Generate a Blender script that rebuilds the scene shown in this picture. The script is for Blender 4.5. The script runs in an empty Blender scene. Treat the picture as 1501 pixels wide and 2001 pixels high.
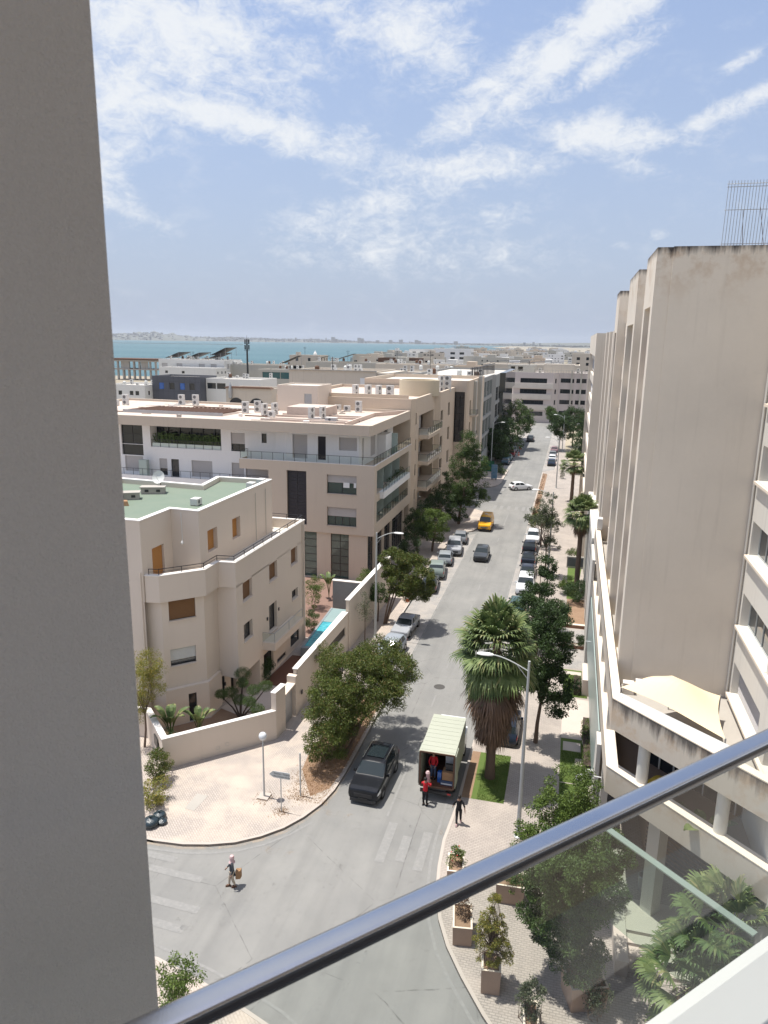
import bpy, math, random
import numpy as np
from math import sin, cos, pi, radians, sqrt, atan2
from mathutils import Vector, Matrix
S = bpy.context.scene
# ---------------------------------------------------------------- camera
CAM_H = 25.5
PITCH, YAW, ROLL = radians(13.2), radians(14.28), 0.0155
fh = Vector((-sin(YAW), cos(YAW), 0)); r0 = Vector((cos(YAW), sin(YAW), 0))
F = fh*cos(PITCH) + Vector((0, 0, -sin(PITCH))); up0 = r0.cross(F)
Rv = r0*cos(ROLL) + up0*sin(ROLL); Uv = up0*cos(ROLL) - r0*sin(ROLL)
cd = bpy.data.cameras.new('camera'); cam = bpy.data.objects.new('camera', cd); S.collection.objects.link(cam)
cam.matrix_world = Matrix(((Rv.x, Uv.x, -F.x, 0), (Rv.y, Uv.y, -F.y, 0), (Rv.z, Uv.z, -F.z, CAM_H), (0, 0, 0, 1)))
cd.sensor_width = 36; cd.lens = 1420/2001*36; cd.clip_start = 0.05; cd.clip_end = 60000
cd.dof.use_dof = True; cd.dof.focus_distance = 45; cd.dof.aperture_fstop = 11
S.camera = cam
# ---------------------------------------------------------------- world, sun, exposure
SUN_EL, SUN_DIR = radians(75), radians(-3)      # shadows fall towards SUN_DIR (angle from +X)
S.view_settings.view_transform = 'Standard'; S.view_settings.look = 'None'
S.view_settings.gamma = 1; S.view_settings.exposure = 0.62
W = bpy.data.worlds.new("World"); S.world = W; W.use_nodes = True
nt = W.node_tree; N = nt.nodes; L = nt.links
bg = N['Background']; bg.inputs[1].default_value = 0.12
sky = N.new('ShaderNodeTexSky'); sky.sky_type = 'NISHITA'; sky.sun_disc = False
sky.sun_elevation = SUN_EL; sky.dust_density = 1.6; sky.air_density = 1.0; sky.ozone_density = 1.6; sky.altitude = 20
sx, sy = -cos(SUN_DIR), -sin(SUN_DIR)
sky.sun_rotation = atan2(sx, sy)
def sock(x):
    return x
def MN(tree, op, a, b=None, c=None, clamp=False):
    n = tree.nodes.new('ShaderNodeMath'); n.operation = op; n.use_clamp = clamp
    for i, v in enumerate((a, b, c)):
        if v is None: continue
        if isinstance(v, (int, float)): n.inputs[i].default_value = v
        else: tree.links.new(v, n.inputs[i])
    return n.outputs[0]
def mixc(tree, fac, a, b, mode='MIX'):
    n = tree.nodes.new('ShaderNodeMix'); n.data_type = 'RGBA'; n.blend_type = mode
    for s, v in ((n.inputs[0], fac), (n.inputs[6], a), (n.inputs[7], b)):
        if isinstance(v, (int, float)): s.default_value = v
        elif isinstance(v, tuple): s.default_value = v if len(v) == 4 else (*v, 1)
        else: tree.links.new(v, s)
    return n.outputs[2]
def noise(tree, vec, scale, detail=4, rough=.5, dist=0.0, col=False):
    n = tree.nodes.new('ShaderNodeTexNoise'); n.inputs['Scale'].default_value = scale
    n.inputs['Detail'].default_value = detail; n.inputs['Roughness'].default_value = rough; n.inputs['Distortion'].default_value = dist
    if vec is not None: tree.links.new(vec, n.inputs['Vector'])
    return n.outputs['Color' if col else 'Fac']
def ramp(tree, fac, stops):
    n = tree.nodes.new('ShaderNodeValToRGB'); e = n.color_ramp.elements
    while len(e) < len(stops): e.new(.5)
    for k, (p, c) in enumerate(stops):
        e[k].position = p; e[k].color = (c, c, c, 1) if isinstance(c, (int, float)) else (*c, 1)
    tree.links.new(fac, n.inputs[0]); return n.outputs[0]
# clouds: soft cirrus patches by azimuth and elevation (degrees), then unseen fill clouds
tc = N.new('ShaderNodeTexCoord'); sp = N.new('ShaderNodeSeparateXYZ'); L.new(tc.outputs['Generated'], sp.inputs[0])
az = MN(nt, 'MULTIPLY', MN(nt, 'ARCTAN2', sp.outputs[0], sp.outputs[1]), 57.2958)
el = MN(nt, 'MULTIPLY', MN(nt, 'ARCSINE', sp.outputs[2]), 57.2958)
cx = N.new('ShaderNodeCombineXYZ'); L.new(az, cx.inputs[0]); L.new(MN(nt, 'MULTIPLY', el, 1.7), cx.inputs[1])
CL = [(-29.53, 19.48, 7.75, 3.05, -10, 0.98), (-33.4, 15.8, 4.4, 2.45, 0, 0.95), (-25.27, 14.72, 8.6, 1.05, -10, 0.98), (-34.2, 12.45, 2.5, 1.25, 0, 0.8), (-20.17, 21.66, 4.95, 0.68, -5, 0.6), (-13.74, 20.33, 4.3, 1.98, -10, 0.92), (-11.18, 18.62, 2.52, 1.46, 0, 0.8), (-1.4, 19.73, 6.43, 1.25, 38, 1.05), (-7.84, 16.35, 4.67, 1.22, 35, 0.85), (1.48, 21.01, 3.92, 1.2, 25, 1.05), (0.44, 17.93, 3.69, 0.8, 25, 0.75), (0.79, 14.01, 5.11, 1.1, -5, 0.92), (7.62, 14.57, 4.37, 0.6, 18, 0.8), (-9.48, 12.1, 6.64, 1.26, 5, 0.7), (-13.91, 10.24, 6.01, 1.19, 15, 0.7), (-15.0, 7.98, 7.6, 1.41, 0, 0.5), (-33.6, 9.0, 3.2, 0.8, -25, 0.8), (9.11, 17.4, 1.05, 0.39, 20, 0.7), (-5.82, 9.06, 2.57, 0.89, 0, 0.5), (-12.68, 6.24, 10.69, 1.62, 0, 0.42), (-34.9, 10.99, 2.2, 1.43, 0, 0.85), (-16.57, 14.24, 2.03, 0.7, 0, 0.5), (-18.78, 12.96, 3.2, 0.46, 0, 0.6), (4.95, 7.49, 0.67, 0.33, 0, 0.45), (-10.93, 21.57, 2.13, 0.6, 0, 0.6), (-5.13, 13.02, 2.16, 0.77, 0, 0.62), (3.0, 12.1, 2.69, 0.6, -15, 0.5), (2.6, 6.9, .7, .3, 10, .45), (1.2, 8.0, .6, .3, 0, .4),
      (-60, 22, 18, 5, 20, .9), (-110, 30, 25, 6, -20, .9), (62, 26, 30, 12, 10, 1.0), (120, 35, 40, 16, 0, 1.1), (-20, 48, 30, 10, 15, .9), (40, 56, 30, 12, -20, 1.0), (165, 28, 30, 15, 0, 1.1), (95, 15, 30, 7, 0, .9), (140, 60, 50, 12, 0, 1.0)]  # broad clouds outside the view, added to brighten the shaded facades
msum = None
for (a, e, sa, se, r, w) in CL:
    dx = MN(nt, 'SUBTRACT', az, a); dy = MN(nt, 'SUBTRACT', el, e); c_, s_ = cos(radians(r)), sin(radians(r))
    u = MN(nt, 'MULTIPLY', MN(nt, 'ADD', MN(nt, 'MULTIPLY', dx, c_), MN(nt, 'MULTIPLY', dy, s_)), 1/sa)
    v = MN(nt, 'MULTIPLY', MN(nt, 'SUBTRACT', MN(nt, 'MULTIPLY', dy, c_), MN(nt, 'MULTIPLY', dx, s_)), 1/se)
    q = MN(nt, 'ADD', MN(nt, 'MULTIPLY', u, u), MN(nt, 'MULTIPLY', v, v))
    g = MN(nt, 'MULTIPLY', MN(nt, 'EXPONENT', MN(nt, 'MULTIPLY', q, -.75)), w)
    msum = g if msum is None else MN(nt, 'SMOOTH_MAX', msum, g, .12)
n1 = noise(nt, cx.outputs[0], .30, 8, .62, .5); n2 = noise(nt, cx.outputs[0], .95, 10, .72, 1.0)
nn = MN(nt, 'ADD', MN(nt, 'MULTIPLY', n1, .6), MN(nt, 'MULTIPLY', n2, .4))
den = MN(nt, 'ADD', msum, MN(nt, 'MULTIPLY', MN(nt, 'SUBTRACT', nn, .49), 3.3))
sm = N.new('ShaderNodeMapRange'); sm.interpolation_type = 'SMOOTHSTEP'; sm.inputs[1].default_value = .05; sm.inputs[2].default_value = 1.15
L.new(den, sm.inputs[0])
fac = MN(nt, 'MULTIPLY', MN(nt, 'MULTIPLY', sm.outputs[0], MN(nt, 'MULTIPLY', msum, 3.2, clamp=True)), .95, clamp=True)
cloudcol = (4.75, 4.9, 5.1)
skc = mixc(nt, 1.0, mixc(nt, 1.0, sky.outputs[0], (5.0, 5.2, 5.6), 'DARKEN'), (1.0, 1.0, 1.06), 'MULTIPLY')
hz = N.new('ShaderNodeMapRange'); hz.inputs[1].default_value = 0; hz.inputs[2].default_value = 32; hz.inputs[3].default_value = .95; hz.inputs[4].default_value = .14; L.new(el, hz.inputs[0])
skc = mixc(nt, hz.outputs[0], skc, (2.42, 2.80, 3.62))
L.new(mixc(nt, fac, skc, cloudcol), bg.inputs[0])
sd = bpy.data.lights.new('sun', 'SUN'); sd.energy = 4.1; sd.angle = radians(.55); sd.color = (1, .955, .88)
so = bpy.data.objects.new('sun', sd); S.collection.objects.link(so)
sv = Vector((cos(SUN_DIR)*cos(SUN_EL), sin(SUN_DIR)*cos(SUN_EL), -sin(SUN_EL)))
so.rotation_euler = sv.to_track_quat('-Z', 'Y').to_euler(); so.location = (0, 0, 80)
S.cycles.max_bounces = 8; S.cycles.transparent_max_bounces = 24; S.cycles.use_denoising = True
S.cycles.sample_clamp_indirect = 6
# ---------------------------------------------------------------- helpers
rnd = random.Random(7); npr = np.random.default_rng(11)
def lin(r, g, b):
    f = lambda c: (c/255/12.92 if c/255 <= .04045 else ((c/255+.055)/1.055)**2.4)
    return (f(r), f(g), f(b))
def tag(o, label=None, cat=None, group=None, kind=None):
    if label: o['label'] = label
    if cat: o['category'] = cat
    if group: o['group'] = group
    if kind: o['kind'] = kind
    return o
def thing(name, label, cat, loc=(0, 0, 0), group=None, rz=0):
    o = bpy.data.objects.new(name, None); S.collection.objects.link(o); o.location = loc; o.rotation_euler = (0, 0, rz)
    o.empty_display_size = .2
    return tag(o, label, cat, group)
def origin(p):
    v = Vector((0, 0, 0))
    while p is not None: v += p.location; p = p.parent
    return v
def kids(o): return [c for c in S.collection.objects if c.parent == o]
KID = {}
def dup(o, loc=None, rz=None, label=None, group=None, par=None):
    c = o.copy(); S.collection.objects.link(c)
    if par is not None: c.parent = par
    if loc is not None: c.location = loc
    if rz is not None: c.rotation_euler = (0, 0, rz)
    if label: c['label'] = label
    if group: c['group'] = group
    for ch in list(o.children): dup(ch, par=c)
    return c
class MB:
    def __init__(s): s.v = []; s.f = []; s.m = []; s.cur = 0
    def q(s, *pts):
        n = len(s.v); s.v += [tuple(p) for p in pts]; s.f.append(tuple(range(n, n+len(pts)))); s.m.append(s.cur); return s
    def box(s, x0, x1, y0, y1, z0, z1):
        return s.prism([(x0, y0), (x1, y0), (x1, y1), (x0, y1)], z0, z1)
    def prism(s, pts, z0, z1, sc=1.0):
        n = len(s.v); k = len(pts); cxx = sum(p[0] for p in pts)/k; cyy = sum(p[1] for p in pts)/k
        s.v += [(p[0], p[1], z0) for p in pts] + [(cxx+(p[0]-cxx)*sc, cyy+(p[1]-cyy)*sc, z1) for p in pts]
        s.f.append(tuple(range(n+k-1, n-1, -1))); s.f.append(tuple(range(n+k, n+2*k))); s.m += [s.cur]*2
        for i in range(k):
            j = (i+1) % k; s.f.append((n+i, n+j, n+k+j, n+k+i)); s.m.append(s.cur)
        return s
    def obox(s, c, hx, hy, hz, rz=0, rx=0):
        M = Matrix.Rotation(rz, 3, 'Z') @ Matrix.Rotation(rx, 3, 'X'); n = len(s.v)
        for a, b, d in ((-1, -1, -1), (1, -1, -1), (1, 1, -1), (-1, 1, -1), (-1, -1, 1), (1, -1, 1), (1, 1, 1), (-1, 1, 1)):
            p = M @ Vector((a*hx, b*hy, d*hz)); s.v.append((c[0]+p.x, c[1]+p.y, c[2]+p.z))
        for f in ((3, 2, 1, 0), (4, 5, 6, 7), (0, 1, 5, 4), (1, 2, 6, 5), (2, 3, 7, 6), (3, 0, 4, 7)):
            s.f.append(tuple(n+i for i in f)); s.m.append(s.cur)
        return s
    def tube(s, pts, rad, n=8, cap=True):
        pts = [Vector(p) for p in pts]
        if not hasattr(rad, '__len__'): rad = [rad]*len(pts)
        base = len(s.v); ref = None
        for i, p in enumerate(pts):
            d = (pts[min(i+1, len(pts)-1)] - pts[max(i-1, 0)]).normalized()
            a = d.cross(Vector((0, 0, 1)) if abs(d.z) < .95 else Vector((1, 0, 0))).normalized() if ref is None else (ref - d*ref.dot(d)).normalized()
            ref = a; b = d.cross(a)
            for k in range(n):
                t = 2*pi*k/n; w = p + (a*cos(t) + b*sin(t))*rad[i]; s.v.append((w.x, w.y, w.z))
        for i in range(len(pts)-1):
            for k in range(n):
                k2 = (k+1) % n; s.f.append((base+i*n+k, base+i*n+k2, base+(i+1)*n+k2, base+(i+1)*n+k)); s.m.append(s.cur)
        if cap:
            s.f.append(tuple(base+n-1-k for k in range(n))); e = base+(len(pts)-1)*n; s.f.append(tuple(e+k for k in range(n))); s.m += [s.cur]*2
        return s
    def lathe(s, c, prof, n=12):
        b = len(s.v)
        for r, z in prof:
            for k in range(n): t = 2*pi*k/n; s.v.append((c[0]+r*cos(t), c[1]+r*sin(t), c[2]+z))
        for i in range(len(prof)-1):
            for k in range(n):
                k2 = (k+1) % n; s.f.append((b+i*n+k, b+i*n+k2, b+(i+1)*n+k2, b+(i+1)*n+k)); s.m.append(s.cur)
        return s
    def build(s, name, mats, par=None, smooth=False, org=None):
        o = origin(par) if par is not None else Vector(org if org else (0, 0, 0))
        me = bpy.data.meshes.new(name); me.from_pydata([(x-o.x, y-o.y, z-o.z) for x, y, z in s.v], [], s.f)
        if not isinstance(mats, (list, tuple)): mats = [mats]
        for m in mats: me.materials.append(m)
        if len(mats) > 1: me.polygons.foreach_set('material_index', s.m)
        if smooth:
            me.polygons.foreach_set('use_smooth', [True]*len(me.polygons))
            try: me.set_sharp_from_angle(angle=radians(smooth if smooth is not True else 40))
            except Exception: pass
        me.update()
        ob = bpy.data.objects.new(name, me); S.collection.objects.link(ob)
        if par is not None: ob.parent = par
        else: ob.location = o
        return ob
def npmesh(name, V, Fq, mat, par=None, k=4, org=None, smooth=False):
    o = np.array(origin(par) if par is not None else (org or (0, 0, 0)))
    me = bpy.data.meshes.new(name); V = np.asarray(V, dtype=np.float32)-o.astype(np.float32); Fq = np.asarray(Fq, dtype=np.int32)
    me.vertices.add(len(V)); me.vertices.foreach_set('co', V.ravel())
    me.loops.add(Fq.size); me.loops.foreach_set('vertex_index', Fq.ravel())
    me.polygons.add(len(Fq)); me.polygons.foreach_set('loop_start', np.arange(0, Fq.size, k, dtype=np.int32))
    me.polygons.foreach_set('loop_total', np.full(len(Fq), k, dtype=np.int32))
    me.materials.append(mat); me.update(calc_edges=True)
    ob = bpy.data.objects.new(name, me); S.collection.objects.link(ob)
    if par is not None: ob.parent = par
    else: ob.location = tuple(o)
    return ob
def offs(pts, t):                                   # inward offset of a counter-clockwise polygon
    out = []; n = len(pts)
    for i in range(n):
        a, b, c = Vector(pts[i-1]), Vector(pts[i]), Vector(pts[(i+1) % n])
        d1 = (b-a).normalized(); d2 = (c-b).normalized(); n1 = Vector((-d1.y, d1.x)); n2 = Vector((-d2.y, d2.x))
        m = n1+n2; m = m/max(m.dot(n1), .3) if m.length > 1e-6 else n1
        out.append((b.x+m.x*t, b.y+m.y*t))
    return out
def facade(mb, p, d, Ln, z0, z1, ops=(), rec=.25):  # wall plane with real openings; outside lies to the right of d
    n = (d[1], -d[0])
    us = sorted({0, Ln, *[u for o in ops for u in o[:2]]}); vs = sorted({z0, z1, *[z for o in ops for z in o[2:4]]})
    W_ = lambda u, z, k=0: (p[0]+d[0]*u-n[0]*k, p[1]+d[1]*u-n[1]*k, z)
    for a, b in zip(us, us[1:]):
        for c, e in zip(vs, vs[1:]):
            mu, mz = (a+b)/2, (c+e)/2
            if any(o[0] < mu < o[1] and o[2] < mz < o[3] for o in ops): continue
            mb.q(W_(a, c), W_(b, c), W_(b, e), W_(a, e))
    for o in ops:
        u0, u1, a, b = o[:4]; r = o[4] if len(o) > 4 else rec
        mb.q(W_(u0, a), W_(u0, b), W_(u0, b, r), W_(u0, a, r)); mb.q(W_(u1, a), W_(u1, a, r), W_(u1, b, r), W_(u1, b))
        mb.q(W_(u0, a), W_(u0, a, r), W_(u1, a, r), W_(u1, a)); mb.q(W_(u0, b), W_(u1, b), W_(u1, b, r), W_(u0, b, r))
def unit(a, b):
    d = Vector((b[0]-a[0], b[1]-a[1])); l = d.length; return (d.x/l, d.y/l), l
def walls(mb, pts, z0, z1, ops={}, rec=.25, skip=()):
    for i in range(len(pts)):
        if i in skip: continue
        d, l = unit(pts[i], pts[(i+1) % len(pts)]); facade(mb, pts[i], d, l, z0, z1, ops.get(i, ()), rec)
def parapet(mb, pts, zt, h, t):
    ins = offs(pts, t); n = len(pts)
    for i in range(n):
        j = (i+1) % n
        mb.q((*pts[i], zt), (*pts[j], zt), (*ins[j], zt), (*ins[i], zt)); mb.q((*ins[j], zt), (*ins[j], zt-h), (*ins[i], zt-h), (*ins[i], zt))
    return ins
def flat(pts, z): return MB().q(*[(x, y, z) for x, y in pts])
def block(par, pts, z0, zt, wm, rm, ph=.5, pt=.25, ops={}, rec=.25, name='wall', skip=()):
    mb = MB(); walls(mb, pts, z0, zt, ops, rec, skip); ins = parapet(mb, pts, zt, ph, pt); w = mb.build(name, wm, par)
    r = flat(ins, zt-ph).build('roof', rm, par); return w, r
def window(par, p, d, op, rec, gm, fm, shut=0.0, sm=None, mull=1, tr=0, name='window', label=None, sill=None):
    n = (d[1], -d[0]); u0, u1, a, b = op[:4]; r = op[4] if len(op) > 4 else rec
    def pt(u, z, k): return (p[0]+d[0]*u-n[0]*k, p[1]+d[1]*u-n[1]*k, z)
    def bar(mb, ua, ub, za, zb, k0, k1):
        i = len(mb.v); mb.v += [pt(ua, za, k0), pt(ub, za, k0), pt(ub, zb, k0), pt(ua, zb, k0), pt(ua, za, k1), pt(ub, za, k1), pt(ub, zb, k1), pt(ua, zb, k1)]
        for f in ((0, 1, 2, 3), (7, 6, 5, 4), (0, 4, 5, 1), (1, 5, 6, 2), (2, 6, 7, 3), (3, 7, 4, 0)): mb.f.append(tuple(i+x for x in f)); mb.m.append(0)
    f = MB(); t = .05; zs = b-(b-a)*shut
    for x in [u0+t*.5+(u1-u0-t)*k/max(mull, 1)-0 for k in range(mull+1)]: bar(f, x-t/2, x+t/2, a, b, r-.06, r-.005)
    bar(f, u0+t, u1-t, a, a+t, r-.055, r-.006); bar(f, u0+t, u1-t, b-t, b, r-.055, r-.006)
    for k in range(tr): z = a+(b-a)*(k+1)/(tr+1); bar(f, u0+t, u1-t, z-.025, z+.025, r-.055, r-.006)
    fo = f.build(name, fm, par)
    if label: fo['label'] = label
    MB().q(pt(u0, a, r-.02), pt(u1, a, r-.02), pt(u1, b, r-.02), pt(u0, b, r-.02)).build('pane', gm, fo)
    if shut > 0:
        s = MB(); nz = max(3, int((b-zs)/.09)); h = (b-zs)/nz
        for k in range(nz):
            z = zs+h*k; s.q(pt(u0+.01, z, r-.075), pt(u1-.01, z, r-.075), pt(u1-.01, z+h*.8, r-.10), pt(u0+.01, z+h*.8, r-.10))
            s.q(pt(u0+.01, z+h*.8, r-.10), pt(u1-.01, z+h*.8, r-.10), pt(u1-.01, z+h, r-.075), pt(u0+.01, z+h, r-.075))
        s.build('shutter', sm, fo)
    if sill is not None:
        s = MB(); bar(s, u0-.06, u1+.06, a-.06, a-.003, -.08, .02); s.build('sill', sill, fo)
    return fo
def wins(par, pts, ops, rec, gm, fm, **k):
    for i, lst in ops.items():
        d, l = unit(pts[i], pts[(i+1) % len(pts)])
        for o in lst:
            kk = dict(k); kk.update(o[5] if len(o) > 5 else {}); window(par, pts[i], d, o[:5] if len(o) > 4 else o, rec, gm, fm, **kk)
# ---------------------------------------------------------------- materials
MATS = {}
def mat(name, col, rough=.8, var=.12, vs=.6, fine=.06, fs=14, bump=.15, bs=60, metal=0, spec=.4, col2=None, streak=0, dirt=None, coat=0):
    m = bpy.data.materials.new(name); m.use_nodes = True; t = m.node_tree; b = t.nodes['Principled BSDF']
    b.inputs['Roughness'].default_value = rough; b.inputs['Metallic'].default_value = metal; b.inputs['Specular IOR Level'].default_value = spec
    if coat: b.inputs['Coat Weight'].default_value = coat; b.inputs['Coat Roughness'].default_value = .02
    tx = t.nodes.new('ShaderNodeTexCoord'); oc = tx.outputs['Object']
    if var or fine:
        f1 = noise(t, oc, vs, 5, .6); f2 = noise(t, oc, fs, 4, .7)
        c2 = col2 or tuple(c*.6 for c in col)
        f = MN(t, 'ADD', MN(t, 'MULTIPLY', MN(t, 'SUBTRACT', f1, .5), var*4), MN(t, 'MULTIPLY', MN(t, 'SUBTRACT', f2, .5), fine*4))
        f = MN(t, 'ADD', f, .25, clamp=True)
        c = mixc(t, f, col, c2)
    else:
        r = t.nodes.new('ShaderNodeRGB'); r.outputs[0].default_value = (*col, 1); c = r.outputs[0]
    if streak:                                      # rain streaks: noise stretched down the wall
        mp = t.nodes.new('ShaderNodeMapping'); mp.inputs['Scale'].default_value = (2.2, 2.2, .12); t.links.new(oc, mp.inputs[0])
        f = ramp(t, noise(t, mp.outputs[0], 1.3, 6, .6), [(.55, 0), (.75, 1)])
        c = mixc(t, MN(t, 'MULTIPLY', f, streak), c, dirt or (.12, .10, .085))
    t.links.new(c, b.inputs['Base Color'])
    if bump:
        bn = t.nodes.new('ShaderNodeBump'); bn.inputs['Strength'].default_value = bump; bn.inputs['Distance'].default_value = .02
        t.links.new(noise(t, oc, bs, 3, .6), bn.inputs['Height']); t.links.new(bn.outputs[0], b.inputs['Normal'])
    m['base'] = 1; return m
def glassmat(name, col, rough=.05, refl=.5):
    m = mat(name, col, rough, var=.1, vs=.5, fine=0, bump=0, spec=refl); return m
def clearglass(name, tint, gl=1.0):
    m = bpy.data.materials.new(name); m.use_nodes = True; t = m.node_tree; t.nodes.remove(t.nodes['Principled BSDF'])
    tr = t.nodes.new('ShaderNodeBsdfTransparent'); tr.inputs[0].default_value = (*tint, 1)
    g = t.nodes.new('ShaderNodeBsdfGlossy'); g.inputs['Roughness'].default_value = .02; g.inputs[0].default_value = (gl, gl, gl, 1)
    fr = t.nodes.new('ShaderNodeLayerWeight'); fr.inputs[0].default_value = .5; mx = t.nodes.new('ShaderNodeMixShader')
    t.links.new(MN(t, 'MULTIPLY_ADD', MN(t, 'POWER', fr.outputs['Facing'], 4.5), .9, .035), mx.inputs[0]); t.links.new(tr.outputs[0], mx.inputs[1]); t.links.new(g.outputs[0], mx.inputs[2])
    t.links.new(mx.outputs[0], t.nodes['Material Output'].inputs[0]); return m
def leafmat(name, a, b, c=None, rough=.55, tl=.25):
    m = bpy.data.materials.new(name); m.use_nodes = True; t = m.node_tree; p = t.nodes['Principled BSDF']; p.inputs['Roughness'].default_value = rough
    p.inputs['Specular IOR Level'].default_value = .35
    ge = t.nodes.new('ShaderNodeNewGeometry'); r = t.nodes.new('ShaderNodeValToRGB'); e = r.color_ramp.elements
    cs = [a, b] + ([c] if c else [])
    while len(e) < len(cs): e.new(.5)
    for k, x in enumerate(cs): e[k].position = (0, .8, 1)[k] if len(cs) == 3 else k; e[k].color = (*x, 1)
    t.links.new(ge.outputs['Random Per Island'], r.inputs[0])
    tx = t.nodes.new('ShaderNodeTexCoord'); f = noise(t, tx.outputs['Object'], .7, 3)
    col = mixc(t, MN(t, 'MULTIPLY', MN(t, 'SUBTRACT', f, .4), 1.2, clamp=True), r.outputs[0], tuple(x*1.5 for x in b))
    t.links.new(col, p.inputs['Base Color'])
    td = t.nodes.new('ShaderNodeBsdfTranslucent'); t.links.new(col, td.inputs[0]); mx = t.nodes.new('ShaderNodeMixShader'); mx.inputs[0].default_value = tl
    t.links.new(p.outputs[0], mx.inputs[1]); t.links.new(td.outputs[0], mx.inputs[2]); t.links.new(mx.outputs[0], t.nodes['Material Output'].inputs[0])
    return m
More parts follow.
